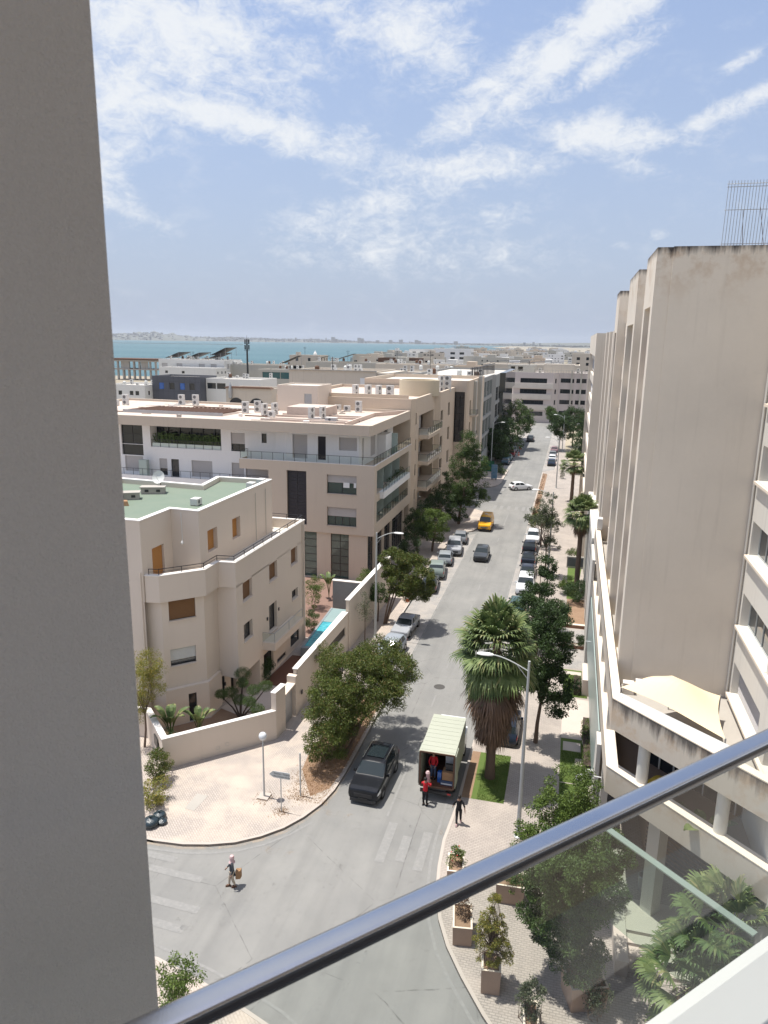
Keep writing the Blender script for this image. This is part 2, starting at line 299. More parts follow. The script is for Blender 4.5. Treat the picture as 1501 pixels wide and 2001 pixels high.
M = dict(
    villa=mat('villa_stucco', (.70, .61, .52), .9, .06, .25, .03, 20, .1, streak=.12, dirt=(.36, .30, .25)),
    apt=mat('apartment_stucco', (.58, .495, .405), .9, .07, .3, .03, 20, .1, streak=.18, dirt=(.30, .25, .20)),
    aptw=mat('white_render', (.80, .80, .80), .9, .03, .3, .02, 20, .08, streak=.05),
    peach=mat('peach_render', (.63, .52, .41), .9, .06, .3, .03, 15, .1, streak=.12),
    white=mat('chalk_white', (.76, .75, .72), .9, .05, .3, .03, 12, .1, streak=.12),
    grey=mat('grey_render', (.48, .46, .41), .9, .06, .3, .03, 12, .1, streak=.15),
    beige=mat('beige_render', (.60, .535, .45), .9, .07, .25, .03, 12, .1, streak=.25, dirt=(.2, .16, .13)),
    roof=mat('roof_screed', (.62, .52, .45), .95, .26, .45, .14, 5, .15, col2=(.28, .21, .17)),
    roofw=mat('roof_white', (.60, .56, .50), .95, .22, .5, .12, 5, .1, col2=(.4, .37, .34)),
    green=mat('green_roof_felt', (.14, .19, .145), .95, .14, .6, .09, 6, .1, col2=(.24, .25, .20)),
    slate=mat('slate_cladding', (.09, .095, .115), .5, .04, .5, .02, 10, 0),
    dark=mat('dark_metal', (.025, .025, .028), .4, .05, 2, 0, 1, 0, spec=.5),
    steel=mat('grey_steel', (.42, .43, .44), .45, .08, 2, .03, 20, .02, metal=.5),
    galv=mat('lamp_post_paint', (.52, .54, .53), .5, .08, 1, .03, 20, .02, metal=.15),
    rust=mat('rusty_brown', (.13, .07, .045), .85, .2, 3, .1, 20, .1),
    louvre=mat('dark_louvre', (.03, .028, .036), .6, .05, 1, 0, 1, 0),
    shut=mat('grey_shutter', (.50, .48, .47), .7, .04, 1, .02, 10, 0),
    shutw=mat('white_shutter', (.62, .63, .61), .6, .03, 1, .02, 10, 0),
    shutb=mat('brown_shutter', (.22, .115, .05), .6, .06, 3, .03, 20, 0),
    shuto=mat('orange_shutter', (.50, .24, .07), .6, .06, 3, .03, 20, 0),
    glass=glassmat('window_glass', (.02, .025, .03), .06, .6),
    glassg=glassmat('green_glass', (.05, .085, .075), .05, .8),
    glassb=glassmat('blue_glass', (.03, .13, .45), .08, .6),
    frost=glassmat('frosted_glass', (.36, .44, .42), .35, .5),
    tealg=glassmat('teal_glass', (.02, .10, .11), .08, .6),
    bal=clearglass('balustrade_glass', (.88, .94, .91), .7),
    ac=mat('ac_casing', (.66, .65, .62), .6, .08, 2, .04, 10, 0),
    white_trim=mat('white_coping', (.80, .77, .73), .9, .07, .8, .04, 12, .1, col2=(.55, .5, .45)),
    concrete=mat('concrete', (.42, .39, .35), .9, .12, .8, .06, 10, .15),
    tyre=mat('tyre_rubber', (.02, .02, .021), .85, 0, 1, 0, 1, 0, spec=.3),
    rim=mat('wheel_rim', (.45, .46, .47), .3, 0, 1, 0, 1, 0, metal=.9),
    carglass=glassmat('car_glass', (.02, .028, .032), .02, .5),
    lampw=mat('headlamp', (.75, .77, .78), .15, 0, 1, 0, 1, 0, spec=.8),
    lampr=mat('tail_lamp', (.45, .02, .02), .25, 0, 1, 0, 1, 0, spec=.6),
    plate=mat('number_plate', (.03, .03, .03), .5, 0, 1, 0, 1, 0),
    chrome=mat('chrome', (.6, .6, .6), .2, 0, 1, 0, 1, 0, metal=1),
    bark=mat('bark', (.16, .11, .08), .95, .2, 3, .15, 20, .4, bs=25),
    barkd=mat('dark_bark', (.07, .05, .04), .95, .2, 3, .15, 20, .4, bs=25),
    deck=mat('timber_deck', (.14, .06, .035), .7, .15, 2, .08, 20, .1),
    stone=mat('stone_tile', (.24, .27, .285), .7, .15, 2, .1, 14, .1),
    soil=mat('dry_soil', (.30, .20, .13), .95, .2, 1.2, .15, 12, .4, col2=(.14, .08, .05)),
    black=mat('black_cloth', (.012, .012, .014), .85, .1, 4, 0, 1, .1),
    redc=mat('red_cloth', (.52, .015, .025), .85, .1, 4, 0, 1, .1),
    jean=mat('blue_denim', (.06, .09, .16), .85, .1, 4, 0, 1, .1),
    beigec=mat('beige_cloth', (.50, .42, .33), .85, .1, 4, 0, 1, .1),
    pinkc=mat('pink_scarf', (.60, .42, .42), .85, .1, 4, 0, 1, .1),
    greyc=mat('dark_grey_coat', (.05, .055, .065), .85, .1, 4, 0, 1, .1),
    skin=mat('skin', (.38, .22, .15), .6, .05, 6, 0, 1, 0),
    hair=mat('dark_hair', (.012, .009, .008), .6, 0, 1, 0, 1, .2),
    cardboard=mat('cardboard', (.36, .21, .11), .85, .08, 3, .04, 20, 0),
    white_gloss=mat('white_plastic', (.75, .75, .74), .4, .03, 3, 0, 1, 0),
    panel=mat('solar_panel', (.035, .033, .035), .55, .08, 2, 0, 1, 0, spec=.6),
    marble=mat('marble_sill', (.56, .555, .54), .25, .12, 3, .05, 9, 0, col2=(.5, .49, .48), spec=.5),
    leafA=leafmat('leaf_olive_green', (.034, .052, .010), (.11, .145, .028), (.20, .13, .05)),
    leafB=leafmat('leaf_bright', (.038, .070, .015), (.12, .175, .036), (.16, .20, .05)),
    leafC=leafmat('leaf_dark', (.017, .038, .012), (.056, .095, .028)),
    leafD=leafmat('leaf_yellow', (.12, .15, .03), (.26, .24, .05), (.36, .22, .04)),
    leafE=leafmat('leaf_grey_green', (.05, .065, .035), (.13, .15, .085)),
    leafF=leafmat('leaf_mid', (.027, .055, .014), (.088, .14, .036)),
    palm=leafmat('palm_green', (.045, .085, .024), (.16, .205, .075), (.26, .24, .11), tl=.15),
    palmd=leafmat('palm_dead', (.06, .035, .02), (.15, .09, .055), (.26, .17, .11), tl=.1),
    grassm=leafmat('grass_blade', (.05, .10, .018), (.13, .20, .04), (.28, .24, .08)),
    dry=leafmat('dry_leaf', (.16, .08, .035), (.36, .22, .10), (.45, .32, .16)),
    flower=mat('red_petal', (.6, .02, .02), .6, 0, 1, 0, 1, 0),
    canvas=mat('sail_canvas', (.74, .60, .40), .8, .05, 1, .02, 10, .05, col2=(.7, .55, .38)),
    terracotta=mat('planter_stone', (.42, .30, .23), .85, .1, 2, .06, 14, .2),
)
# ---------------------------------------------------------------- ground, road, pavements, sea
def asphalt():
    m = bpy.data.materials.new('asphalt'); m.use_nodes = True; t = m.node_tree; b = t.nodes['Principled BSDF']; b.inputs['Roughness'].default_value = .9
    b.inputs['Specular IOR Level'].default_value = .25
    oc = t.nodes.new('ShaderNodeTexCoord').outputs['Object']
    mp = t.nodes.new('ShaderNodeMapping'); mp.inputs['Scale'].default_value = (1, .06, 1); t.links.new(oc, mp.inputs[0])
    c = mixc(t, ramp(t, noise(t, oc, .22, 6, .65), [(.3, 0), (.75, 1)]), (.205, .203, .195), (.285, .278, .26))
    c = mixc(t, MN(t, 'MULTIPLY', ramp(t, noise(t, mp.outputs[0], 1.1, 5, .6), [(.45, 0), (.7, 1)]), .35), c, (.15, .148, .142))
    c = mixc(t, MN(t, 'MULTIPLY', ramp(t, noise(t, oc, 38, 2, .5), [(.35, 0), (.7, 1)]), .30), c, (.13, .13, .13))
    c = mixc(t, MN(t, 'MULTIPLY', ramp(t, noise(t, oc, 1.3, 6, .7), [(.58, 0), (.72, 1)]), .35), c, (.13, .125, .12))
    # cracks
    dn = noise(t, oc, .8, 4, .6, col=True); wv = mixc(t, .12, oc, dn, 'ADD'); vo = t.nodes.new('ShaderNodeTexVoronoi'); vo.feature = 'DISTANCE_TO_EDGE'; vo.inputs['Scale'].default_value = .16
    t.links.new(wv, vo.inputs[0]); k = ramp(t, vo.outputs['Distance'], [(0, 1), (.0035, 0)])
    c = mixc(t, MN(t, 'MULTIPLY', MN(t, 'MULTIPLY', k, .6), ramp(t, noise(t, oc, 2.2, 2), [(.4, 0), (.6, 1)])), c, (.06, .058, .055))
    t.links.new(c, b.inputs['Base Color']); bn = t.nodes.new('ShaderNodeBump'); bn.inputs['Strength'].default_value = .25; bn.inputs['Distance'].default_value = .01
    t.links.new(noise(t, oc, 60, 3), bn.inputs['Height']); t.links.new(bn.outputs[0], b.inputs['Normal']); return m
def pavers(name, c1, c2, mortar, sc=1.0, rot=0, dust=.5, dc=(.55, .45, .36)):
    m = bpy.data.materials.new(name); m.use_nodes = True; t = m.node_tree; b = t.nodes['Principled BSDF']; b.inputs['Roughness'].default_value = .92
    oc = t.nodes.new('ShaderNodeTexCoord').outputs['Object']; mp = t.nodes.new('ShaderNodeMapping'); mp.inputs['Rotation'].default_value = (0, 0, rot); t.links.new(oc, mp.inputs[0])
    br = t.nodes.new('ShaderNodeTexBrick'); t.links.new(mp.outputs[0], br.inputs[0]); br.inputs['Color1'].default_value = (*c1, 1); br.inputs['Color2'].default_value = (*c2, 1)
    br.inputs['Mortar'].default_value = (*mortar, 1); br.inputs['Scale'].default_value = sc; br.inputs['Mortar Size'].default_value = .022; br.inputs['Brick Width'].default_value = .24; br.inputs['Row Height'].default_value = .12; br.inputs['Mortar Smooth'].default_value = .3
    c = mixc(t, MN(t, 'MULTIPLY', ramp(t, noise(t, oc, .5, 6, .65), [(.42, 0), (.68, 1)]), dust), br.outputs[0], dc)
    c = mixc(t, MN(t, 'MULTIPLY', ramp(t, noise(t, oc, 2.5, 5, .7), [(.55, 0), (.75, 1)]), .3), c, tuple(x*.45 for x in c1))
    t.links.new(c, b.inputs['Base Color']); bn = t.nodes.new('ShaderNodeBump'); bn.inputs['Strength'].default_value = .5; bn.inputs['Distance'].default_value = .01
    t.links.new(br.outputs['Fac'], bn.inputs['Height']); bn.invert = True; t.links.new(bn.outputs[0], b.inputs['Normal']); return m
def paint():
    m = bpy.data.materials.new('worn_paint'); m.use_nodes = True; t = m.node_tree; b = t.nodes['Principled BSDF']; b.inputs['Roughness'].default_value = .85
    oc = t.nodes.new('ShaderNodeTexCoord').outputs['Object']
    f = ramp(t, noise(t, oc, 5, 6, .75), [(.34, 0), (.56, 1)])
    t.links.new(mixc(t, MN(t, 'MULTIPLY', f, .92), (.262, .256, .244), (.215, .212, .204)), b.inputs['Base Color']); return m
M['asphalt'] = asphalt(); M['paint'] = paint()
M['pavL'] = pavers('pale_pavers', (.44, .385, .34), (.38, .335, .30), (.30, .26, .23), 1.0, radians(44), .75, (.54, .45, .37))
M['pavR'] = pavers('pink_pavers', (.385, .34, .30), (.335, .295, .265), (.255, .225, .20), 1.0, 0, .55, (.45, .39, .34))
M['bay'] = pavers('bay_pavers', (.36, .345, .33), (.31, .30, .285), (.2, .19, .18), 1.0, 0, .8, (.40, .36, .32))
M['kerb'] = mat('kerb_stone', (.46, .41, .365), .9, .12, .8, .06, 10, .1, col2=(.36, .31, .27))
M['dirt'] = mat('pale_earth', (.43, .36, .28), .95, .2, .05, .12, 1.5, .2, col2=(.18, .18, .10))
M['town'] = mat('town_ground', (.34, .29, .23), .95, .25, .02, .15, .2, 0, col2=(.11, .12, .06))
def stru(name, mb, m, **k): return tag(mb.build(name, m, **k), kind='structure')
# land sheet with the coast on the left and far side
coast = [(-1200, -200), (-1200, 250), (-700, 430), (-320, 445), (-190, 455), (-168, 520), (-180, 640), (-200, 780), (-222, 900), (-255, 1150), (-290, 1500), (-290, 2200), (-240, 3200), (-500, 4500), (-600, 7000), (3000, 30000), (20000, 30000), (20000, -200)]
stru('ground', flat(coast[::-1], -.06), M['town'])
def seamat():
    m = bpy.data.materials.new('sea_water'); m.use_nodes = True; t = m.node_tree; b = t.nodes['Principled BSDF']
    oc = t.nodes.new('ShaderNodeTexCoord').outputs['Object']; mp = t.nodes.new('ShaderNodeMapping'); mp.inputs['Scale'].default_value = (1, 3, 1); t.links.new(oc, mp.inputs[0])
    c = mixc(t, ramp(t, noise(t, mp.outputs[0], .0012, 5, .6), [(.35, 0), (.65, 1)]), (.042, .108, .128), (.075, .15, .168))
    c = mixc(t, ramp(t, noise(t, mp.outputs[0], .03, 4, .8), [(.60, 0), (.72, .35)]), c, (.5, .6, .6))
    t.links.new(c, b.inputs['Base Color']); b.inputs['Roughness'].default_value = .45; b.inputs['Specular IOR Level'].default_value = .25
    bn = t.nodes.new('ShaderNodeBump'); bn.inputs['Strength'].default_value = 1; bn.inputs['Distance'].default_value = 1.2
    t.links.new(noise(t, mp.outputs[0], .09, 5, .7), bn.inputs['Height']); t.links.new(bn.outputs[0], b.inputs['Normal']); return m
stru('sea', flat([(-30000, -2000), (25000, -2000), (25000, 32000), (-30000, 32000)], -1.6), seamat())
rd = MB()
rd.q((-80, 5, 0), (14, 5, 0), (14, 48, 0), (-80, 48, 0)); rd.q((-14.6, 48, 0), (-2.4, 48, 0), (-2.4, 246, 0), (-14.6, 246, 0)); rd.q((-80, 109, 0), (-14.6, 109, 0), (-14.6, 133, 0), (-80, 133, 0))
rd.q((-80, 246, 0), (60, 246, 0), (60, 252, 0), (-80, 252, 0))
stru('road', rd, M['asphalt'])
def arc(cx, cy, r, a0, a1, n=8): return [(cx+r*cos(radians(a0+(a1-a0)*k/n)), cy+r*sin(radians(a0+(a1-a0)*k/n))) for k in range(n+1)]
cornerL = [(-80, 28.9), (-24, 28.85), (-19.4, 28.85), (-17.8, 29.0), (-16.5, 29.35), (-15.3, 29.85), (-14.2, 30.65), (-13.3, 31.6), (-12.6, 32.75), (-12.05, 34.1), (-11.75, 35.6), (-11.65, 37.5), (-11.6, 48), (-11.9, 49.4), (-13.6, 51.2), (-14.3, 52.4), (-14.3, 94.5), (-13.6, 96), (-12.1, 97.6), (-11.7, 99), (-11.7, 108), (-12.2, 110.2), (-14.0, 111.6), (-80, 112)]
farL = [(-80, 129), (-15, 129.3), (-13.2, 130.2), (-12.2, 132.2), (-11.8, 135), (-11.7, 149), (-12.6, 151), (-14.3, 152.5), (-14.3, 232), (-11.8, 236), (-11.7, 242), (-13, 245.5), (-80, 246)]
botL = [(-2, 2), (-1, 12), (-3.5, 17.3), (-7, 19.6), (-9.3, 20.7), (-11.2, 21.35), (-12.9, 21.85), (-15.2, 22.4), (-80, 22.8), (-80, 2)]
right = [(60, 12), (60, 246), (-3.4, 246), (-4.9, 243), (-4.9, 219), (-2.6, 216), (-2.6, 153), (-4.9, 149.5), (-4.95, 104), (-2.7, 101), (-2.7, 45.2), (-4.7, 43.2), (-4.75, 36), (-4.95, 33), (-4.85, 31), (-4.65, 29.3), (-4.2, 27.6), (-3.6, 26.2), (-2.75, 24.8), (-1.7, 23.3), (-.3, 21.6), (2, 19.3), (8, 14.5), (12, 12)]
for nm, pts, m in (('pavement', cornerL, 'pavL'), ('pavement', farL, 'pavL'), ('pavement', botL[::-1], 'pavL'), ('pavement', right, 'pavR')):
    p_ = MB().prism(pts, -.05, .13); stru(nm, p_, M[m])
def band(mb, pts, w, z0, z1, side=1, closed=False):   # ribbon of width w on the left (+) of the path
    n = len(pts); o = []
    for i in range(n):
        a = Vector(pts[max(i-1, 0)]); b = Vector(pts[i]); c = Vector(pts[min(i+1, n-1)])
        d = ((b-a).normalized()+(c-b).normalized()).normalized() if i not in (0, n-1) else (c-a).normalized()
        o.append((b.x-d.y*w*side, b.y+d.x*w*side))
    for i in range(n-1):
        q = [pts[i], pts[i+1], o[i+1], o[i]]
        if side < 0: q = q[::-1]
        if z1 is None: mb.q(*[(x, y, z0) for x, y in q])
        else: mb.prism(q, z0, z1)
    return mb
kb = MB()
for pl, sd_ in ((cornerL[1:-1], 1), (farL[1:-1], 1), (right[2:], 1)): band(kb, [(x, y) for x, y in pl], .16, .0, .145, sd_)
band(kb, botL[1:-1], .16, 0, .145, 1)
stru('kerb', kb, M['kerb'])
bays = MB(); bays.q((-14.2, 52.6, .004), (-11.55, 50.2, .004), (-11.55, 96.4, .004), (-14.2, 94.2, .004)); bays.q((-5, 46.5, .004), (-2.8, 45.6, .004), (-2.8, 100.8, .004), (-5, 103.2, .004))
bays.q((-14.2, 152.8, .004), (-11.6, 151, .004), (-11.6, 234, .004), (-14.2, 231.5, .004)); bays.q((-5, 151, .004), (-2.7, 153.5, .004), (-2.7, 215.5, .004), (-5, 218, .004))
stru('parking_bay', bays, M['bay'])
mk = MB()
def ln(x0, y0, x1, y1, w, z=.009):
    d = Vector((x1-x0, y1-y0)).normalized()*w/2; mk.q((x0+d.y, y0-d.x, z), (x1+d.y, y1-d.x, z), (x1-d.y, y1+d.x, z), (x0-d.y, y0+d.x, z))
ln(-8.25, 34.2, -8.2, 41.5, .13)
for y in (47, 53.6, 60.2, 66.9, 73.4, 80, 86.8, 93.5, 100): ln(-8.25, y, -8.25, y+1.9, .13)
ln(-8.3, 101.5, -8.3, 110, .14)
for y in range(136, 236, 7): ln(-8.3, y, -8.3, y+2, .13)
for x in (-10.8, -9.75, -8.6, -7.4, -6.3, -5.5): ln(x, 112.9, x, 115.6, .5)
for x in (-10.9, -9.8, -6.3, -5.6): ln(x, 127.6, x, 130.1, .45)
for x, a, b in ((-7.78, 30.6, 33.8), (-5.8, 30.5, 33.5), (-6.8, 30.9, 32.9)): ln(x, a, x, b, .48)
for y, x0, x1 in ((27.2, -18.6, -15.7), (25.4, -17.6, -14.9), (24.2, -17, -15), (28.1, -21, -17.6)): ln(x0, y, x1, y-.1, .42)
for x in (-11.45, -5.12):
    y = 54 if x < -6 else 62
    while y < 96: ln(x, y, x, y+1.4, .1); y += 2.1
for cxk, cyk in ((-11.1, 51.8), (-12.1, 69.6), (-11.1, 92.0), (-5.5, 86)):
    for k in range(3): ln(cxk-.25+k*.25, cyk, cxk-.15+k*.25, cyk+.5, .09)
band(mk, [(-26, 28.35), (-19.3, 28.35), (-17.5, 28.5), (-16.2, 28.85), (-14.9, 29.4), (-13.8, 30.2), (-12.8, 31.3), (-12.0, 32.6)], .14, .009, None, 1)
band(mk, [(-5.35, 37), (-5.4, 33), (-5.3, 31), (-5.1, 29.2), (-4.65, 27.4), (-4.05, 25.9), (-3.2, 24.5), (-2.1, 23), (-.7, 21.3)], .14, .009, None, 1)
band(mk, [(-16, 23.05), (-13, 22.5), (-11, 22), (-9.2, 21.4), (-6.5, 20)], .13, .009, None, 1)
stru('road_marking', mk, M['paint'])
# sandy dust and leaf litter lying against the kerb
M['litter'] = mat('leaf_litter_dust', (.205, .20, .19), .95, .45, 1.2, .35, 7, .4, col2=(.40, .31, .22))
lt = MB(); band(lt, [(-22, 28.4), (-19.3, 28.7), (-17.8, 28.8), (-16.4, 29.15), (-15.1, 29.7), (-14.05, 30.5), (-13.15, 31.4), (-12.45, 32.6), (-11.9, 34), (-11.6, 35.5), (-11.5, 40)], .34, .006, None, 1)
stru('kerbside_dust', lt, M['litter'])
stru('planting_bed', flat([(-12.9, 34.6), (-12.1, 35.6), (-11.9, 37.5), (-11.85, 47.6), (-13.0, 47.6), (-13.8, 43.0), (-14.6, 39.5), (-14.3, 37)], .136), M['soil'])
stru('planting_bed', flat([(-4.55, 36.9), (-4.0, 36.9), (-4.05, 41.9), (-4.6, 41.9)], .136), M['soil'])
M['lawn'] = mat('lawn', (.075, .13, .025), .95, .2, 1.5, .2, 20, .5, bs=40, col2=(.15, .16, .05))
lw = MB(); lw.q((-4.0, 36.9, .137), (-2.15, 36.9, .137), (-2.15, 41.9, .137), (-4.05, 41.9, .137)); lw.q((.85, 40.0, .137), (3.1, 40.0, .137), (3.1, 45.1, .137), (.85, 45.1, .137)); lw.q((.85, 51.2, .137), (2.6, 51.2, .137), (2.6, 55.9, .137), (.85, 55.9, .137)); lw.q((.85, 33.5, .137), (2.5, 33.5, .137), (2.5, 39.9, .137), (.85, 39.9, .137)); lw.q((.85, 73, .137), (1.8, 73, .137), (2.4, 84, .137), (.85, 84, .137))
stru('lawn', lw, M['lawn'])
M['slabs'] = mat('pale_paving_slab', (.55, .48, .42), .9, .1, 1, .05, 10, .1)
sb = MB()
for x0, x1, y0, y1 in ((1.0, 2.1, 43.6, 44.7), (1.75, 2.8, 42.0, 42.8), (.85, 3.0, 45.15, 50.9), (.85, 2.2, 55.0, 55.6)): sb.q((x0, y0, .141), (x1, y0, .141), (x1, y1, .141), (x0, y1, .141))
stru('paving_slabs', sb, M['slabs'])
stru('driveway', MB().q((.0, 56.2, .139), (3.4, 56.2, .139), (3.4, 60.2, .139), (0, 60.2, .139)).q((.2, 61.6, .139), (3.4, 61.6, .139), (3.4, 64.8, .139), (.2, 64.8, .139)), M['bay'])
# dry verge on the far right side
stru('verge', flat([(-4.7, 104.5), (-3.9, 104), (-3.8, 147), (-4.7, 148)], .136), M['soil'])
stru('waste_ground', flat([(1, 150), (40, 150), (40, 240), (-1, 240), (-1, 190)], .137), M['dirt'])
def scatter_blades(name, pts_fn, n, h, mat_, z=.14, w=.02, org=(0, 0, 0)):
    P = np.array([pts_fn() for _ in range(n)]); a = npr.uniform(0, 2*pi, n); hh = npr.uniform(.5, 1, n)*h; lean = npr.normal(0, .35, (n, 2))*hh[:, None]
    dx = np.stack([np.cos(a), np.sin(a), 0*a], 1)*w; base = np.c_[P, np.full(n, z)]; top = base + np.c_[lean, hh]
    V = np.stack([base-dx, base+dx, top], 1).reshape(-1, 3); return npmesh(name, V, np.arange(3*n).reshape(-1, 3), mat_, k=3, org=org)
def inrect(*rs):
    ar = [abs((r[1]-r[0])*(r[3]-r[2])) for r in rs]
    def f():
        r = rnd.choices(rs, ar)[0]; return (rnd.uniform(r[0], r[1]), rnd.uniform(r[2], r[3]))
    return f
tag(scatter_blades('grass', inrect((-3.7, -2.15, 36.9, 41.9), (.9, 3.0, 40, 43.5), (.9, 2.5, 33.5, 39.9), (.9, 2.6, 51.2, 54.9)), 26000, .07, M['grassm'], w=.012), kind='stuff')
def bedpt():
    while True:
        x, y = rnd.uniform(-15, -11.7), rnd.uniform(34, 48)
        if abs(x+12.9+(y-41)*.0) < 1.3+rnd.gauss(0, .35): return (x, y)
tag(scatter_blades('leaf_litter', bedpt, 9000, .035, M['dry'], w=.035), kind='stuff')
tag(scatter_blades('dry_grass', lambda: (rnd.gauss(-4.35, .22), rnd.choice((rnd.uniform(104, 148), rnd.gauss(120, 1.5), rnd.gauss(111, .8)))), 1300, .25, M['palmd'], w=.03), kind='stuff')
def weedpt():
    c = rnd.choice(((-15.3, 33.8, .3), (-13.95, 32.9, .25), (-13.4, 34.5, .3), (-16.0, 44.5, .3), (-16.6, 47, .5), (-16.5, 50.5, .5), (-13.8, 36.2, .5))); return (rnd.gauss(c[0], c[2]), rnd.gauss(c[1], c[2]))
tag(scatter_blades('pavement_weeds', weedpt, 1500, .09, M['dry'], w=.02), kind='stuff')
mh = MB().lathe((-8.24, 50.3, .006), [(.0, 0), (.36, 0), (.36, .004), (.42, .004), (.42, 0)], 20)
tag(mh.build('manhole_cover', mat('cast_iron', (.08, .075, .07), .8, .3, 8, 0, 1, .3), org=(-8.24, 50.3, 0)), 'round iron manhole cover in the middle of the road', 'manhole cover')
tag(MB().prism([(-18.5, 33.05), (-19.2, 33.1), (-19.2, 31.7), (-18.6, 31.6)], .12, .142).build('utility_cover', M['concrete'], org=(-18.9, 32.3, .13)), 'rectangular grey concrete cover let into the pale corner pavement', 'utility cover')

def stainmat(name, col, amt, sc):
    m = bpy.data.materials.new(name); m.use_nodes = True; t = m.node_tree; b = t.nodes['Principled BSDF']; b.inputs['Base Color'].default_value = (*col, 1); b.inputs['Roughness'].default_value = .9
    tr = t.nodes.new('ShaderNodeBsdfTransparent'); mx = t.nodes.new('ShaderNodeMixShader'); tx = t.nodes.new('ShaderNodeTexCoord'); ge = tx.outputs['Generated']
    v = t.nodes.new('ShaderNodeVectorMath'); v.operation = 'DISTANCE'; t.links.new(ge, v.inputs[0]); v.inputs[1].default_value = (.5, .5, 0); e = MN(t, 'MULTIPLY_ADD', v.outputs['Value'], -2.2, 1.0)
    f = MN(t, 'MULTIPLY', MN(t, 'MULTIPLY', MN(t, 'ADD', e, MN(t, 'MULTIPLY', MN(t, 'SUBTRACT', noise(t, tx.outputs['Object'], sc, 6, .7), .5), 2.2)), 1.6, clamp=True), amt)
    t.links.new(f, mx.inputs[0]); t.links.new(tr.outputs[0], mx.inputs[1]); t.links.new(b.outputs[0], mx.inputs[2]); t.links.new(mx.outputs[0], t.nodes['Material Output'].inputs[0]); return m
so1, so2 = stainmat('oil_stain', (.05, .048, .045), .75, 2.2), stainmat('sand_dust', (.42, .34, .26), .8, 1.1)
for k, (x, y, w_, l_, rz_, mm_) in enumerate(((-14.05, 26.1, .5, 1.5, .12, so1), (-14.35, 26.7, .4, .6, 0, so1), (-15.2, 24.4, .5, 3.2, -.5, so1), (-12.3, 27.9, 1.0, .5, .2, so1), (-11.0, 28.6, .5, .3, 0, so1), (-9.9, 28.3, .4, .4, 0, so1), (-6.9, 33.9, 1.1, 1.8, 0, so1), (-9.6, 30, .5, 4, .1, so1), (-7, 26, .4, 5, -.2, so1), (-7.6, 58, .8, 6, 0, so1), (-9.7, 63, .7, 5, 0, so1), (-6.8, 90, .8, 7, 0, so1), (-10.2, 120, 1, 5, 0, so1), (-7.2, 160, 1, 9, 0, so1),
        (-12.9, 62, 1.6, 8, 0, so2), (-12.2, 52, 1.2, 5, 0, so2), (-11.6, 34, 1.3, 3.5, .5, so2), (-13.6, 30.3, 2.5, 1.2, .5, so2), (-5.2, 34, .5, 6, 0, so2), (-5.1, 110, .6, 10, 0, so2), (-5.4, 125, .8, 10, 0, so2), (-12.4, 80, 1.0, 14, 0, so2))):
    c_, s_ = cos(rz_), sin(rz_); q_ = [(x+c_*a-s_*b, y+s_*a+c_*b, .0125 if mm_ is so1 else .011) for a, b in ((-w_, -l_), (w_, -l_), (w_, l_), (-w_, l_))]; stru('oil_stain' if mm_ is so1 else 'sand_patch', MB().q(*q_), mm_, org=(x, y, 0))
# ---------------------------------------------------------------- corner villa
def railing(par, pts, z, h, glass=True, n=1.1, posts='dark', name='balustrade', mid=0, gm='bal', zr=None):
    f = MB(); g = MB()
    for a, b in zip(pts, pts[1:]):
        d, l = unit(a, b); k = max(1, round(l/n))
        for i in range(k+1): x, y = a[0]+d[0]*l*i/k, a[1]+d[1]*l*i/k; f.obox((x, y, z+h/2-.01), .018, .018, h/2-.01, atan2(d[1], d[0]))
        f.obox(((a[0]+b[0])/2, (a[1]+b[1])/2, z+h+.004), l/2+.02, .025, .018, atan2(d[1], d[0]))
        for j in range(mid): f.obox(((a[0]+b[0])/2, (a[1]+b[1])/2, z+h*(j+1)/(mid+1)), l/2, .01, .01, atan2(d[1], d[0]))
        if glass: g.q((*a, z+.06), (*b, z+.06), (*b, z+h-.03), (*a, z+h-.03))
    fo = f.build(name, M[posts], par)
    if glass: g.build('glass_pane', M[gm], fo)
    return fo
M['fan'] = mat('fan_grille_grey', (.15, .15, .15), .7, 0, 1, 0, 1, 0)
villa = thing('villa', 'beige three storey villa with flat green felt roof and brown shutters behind the garden wall', 'house', (-27, 46, 0))
VL = [(-25.55, 38.9), (-24.65, 39.05), (-22.5, 41.15), (-22.5, 42.95), (-21.3, 43.1), (-21.15, 55.95), (-29.1, 55.95), (-36, 55.95), (-36, 38.98), (-25.6, 38.98)]
low = [(-25.6, 39.35), (-24.78, 39.4), (-22.8, 41.35), (-22.8, 43.25), (-21.3, 43.1), (-21.15, 55.95), (-36, 55.95), (-36, 39.35)]
d12, l12 = unit(low[1], low[2])
fo1 = [(.45, 2.2, 7.5, 8.9, .2, dict(shut=.97, sm=M['shutb'])), (.4, 2.1, 4.3, 5.5, .2, dict(shut=.7, sm=M['shutw']))]
fs = [(1.0, 2.5, 7.6, 9.1, .3, dict(shut=.97, sm=M['shutb'])), (5.5, 7.0, 7.6, 9.1, .3, dict(shut=.97, sm=M['shutb'])), (9.8, 11.2, 7.6, 9.1, .3, dict(shut=.97, sm=M['shutb'])),
      (1.0, 2.4, 4.6, 5.9, .3), (5.3, 6.8, 3.55, 5.75, .3), (9.9, 11.2, 4.6, 5.4, .3), (9.4, 11.3, .6, 2.1, .12, dict(mull=1)), (4.1, 6.0, .2, 2.6, .3), (7.6, 9.1, .35, .75, .15)]
wb = MB(); walls(wb, low, 2.25, 9.0, {1: fo1, 4: fs[:6]}, .3, skip=()); wb.cur = 0
wb.q((-22.8, 43.25, 2.25), (-21.3, 43.1, 2.25), (-21.25, 46.6, 2.25), (-22.8, 46.6, 2.25))
ww = wb.build('wall', M['villa'], villa)
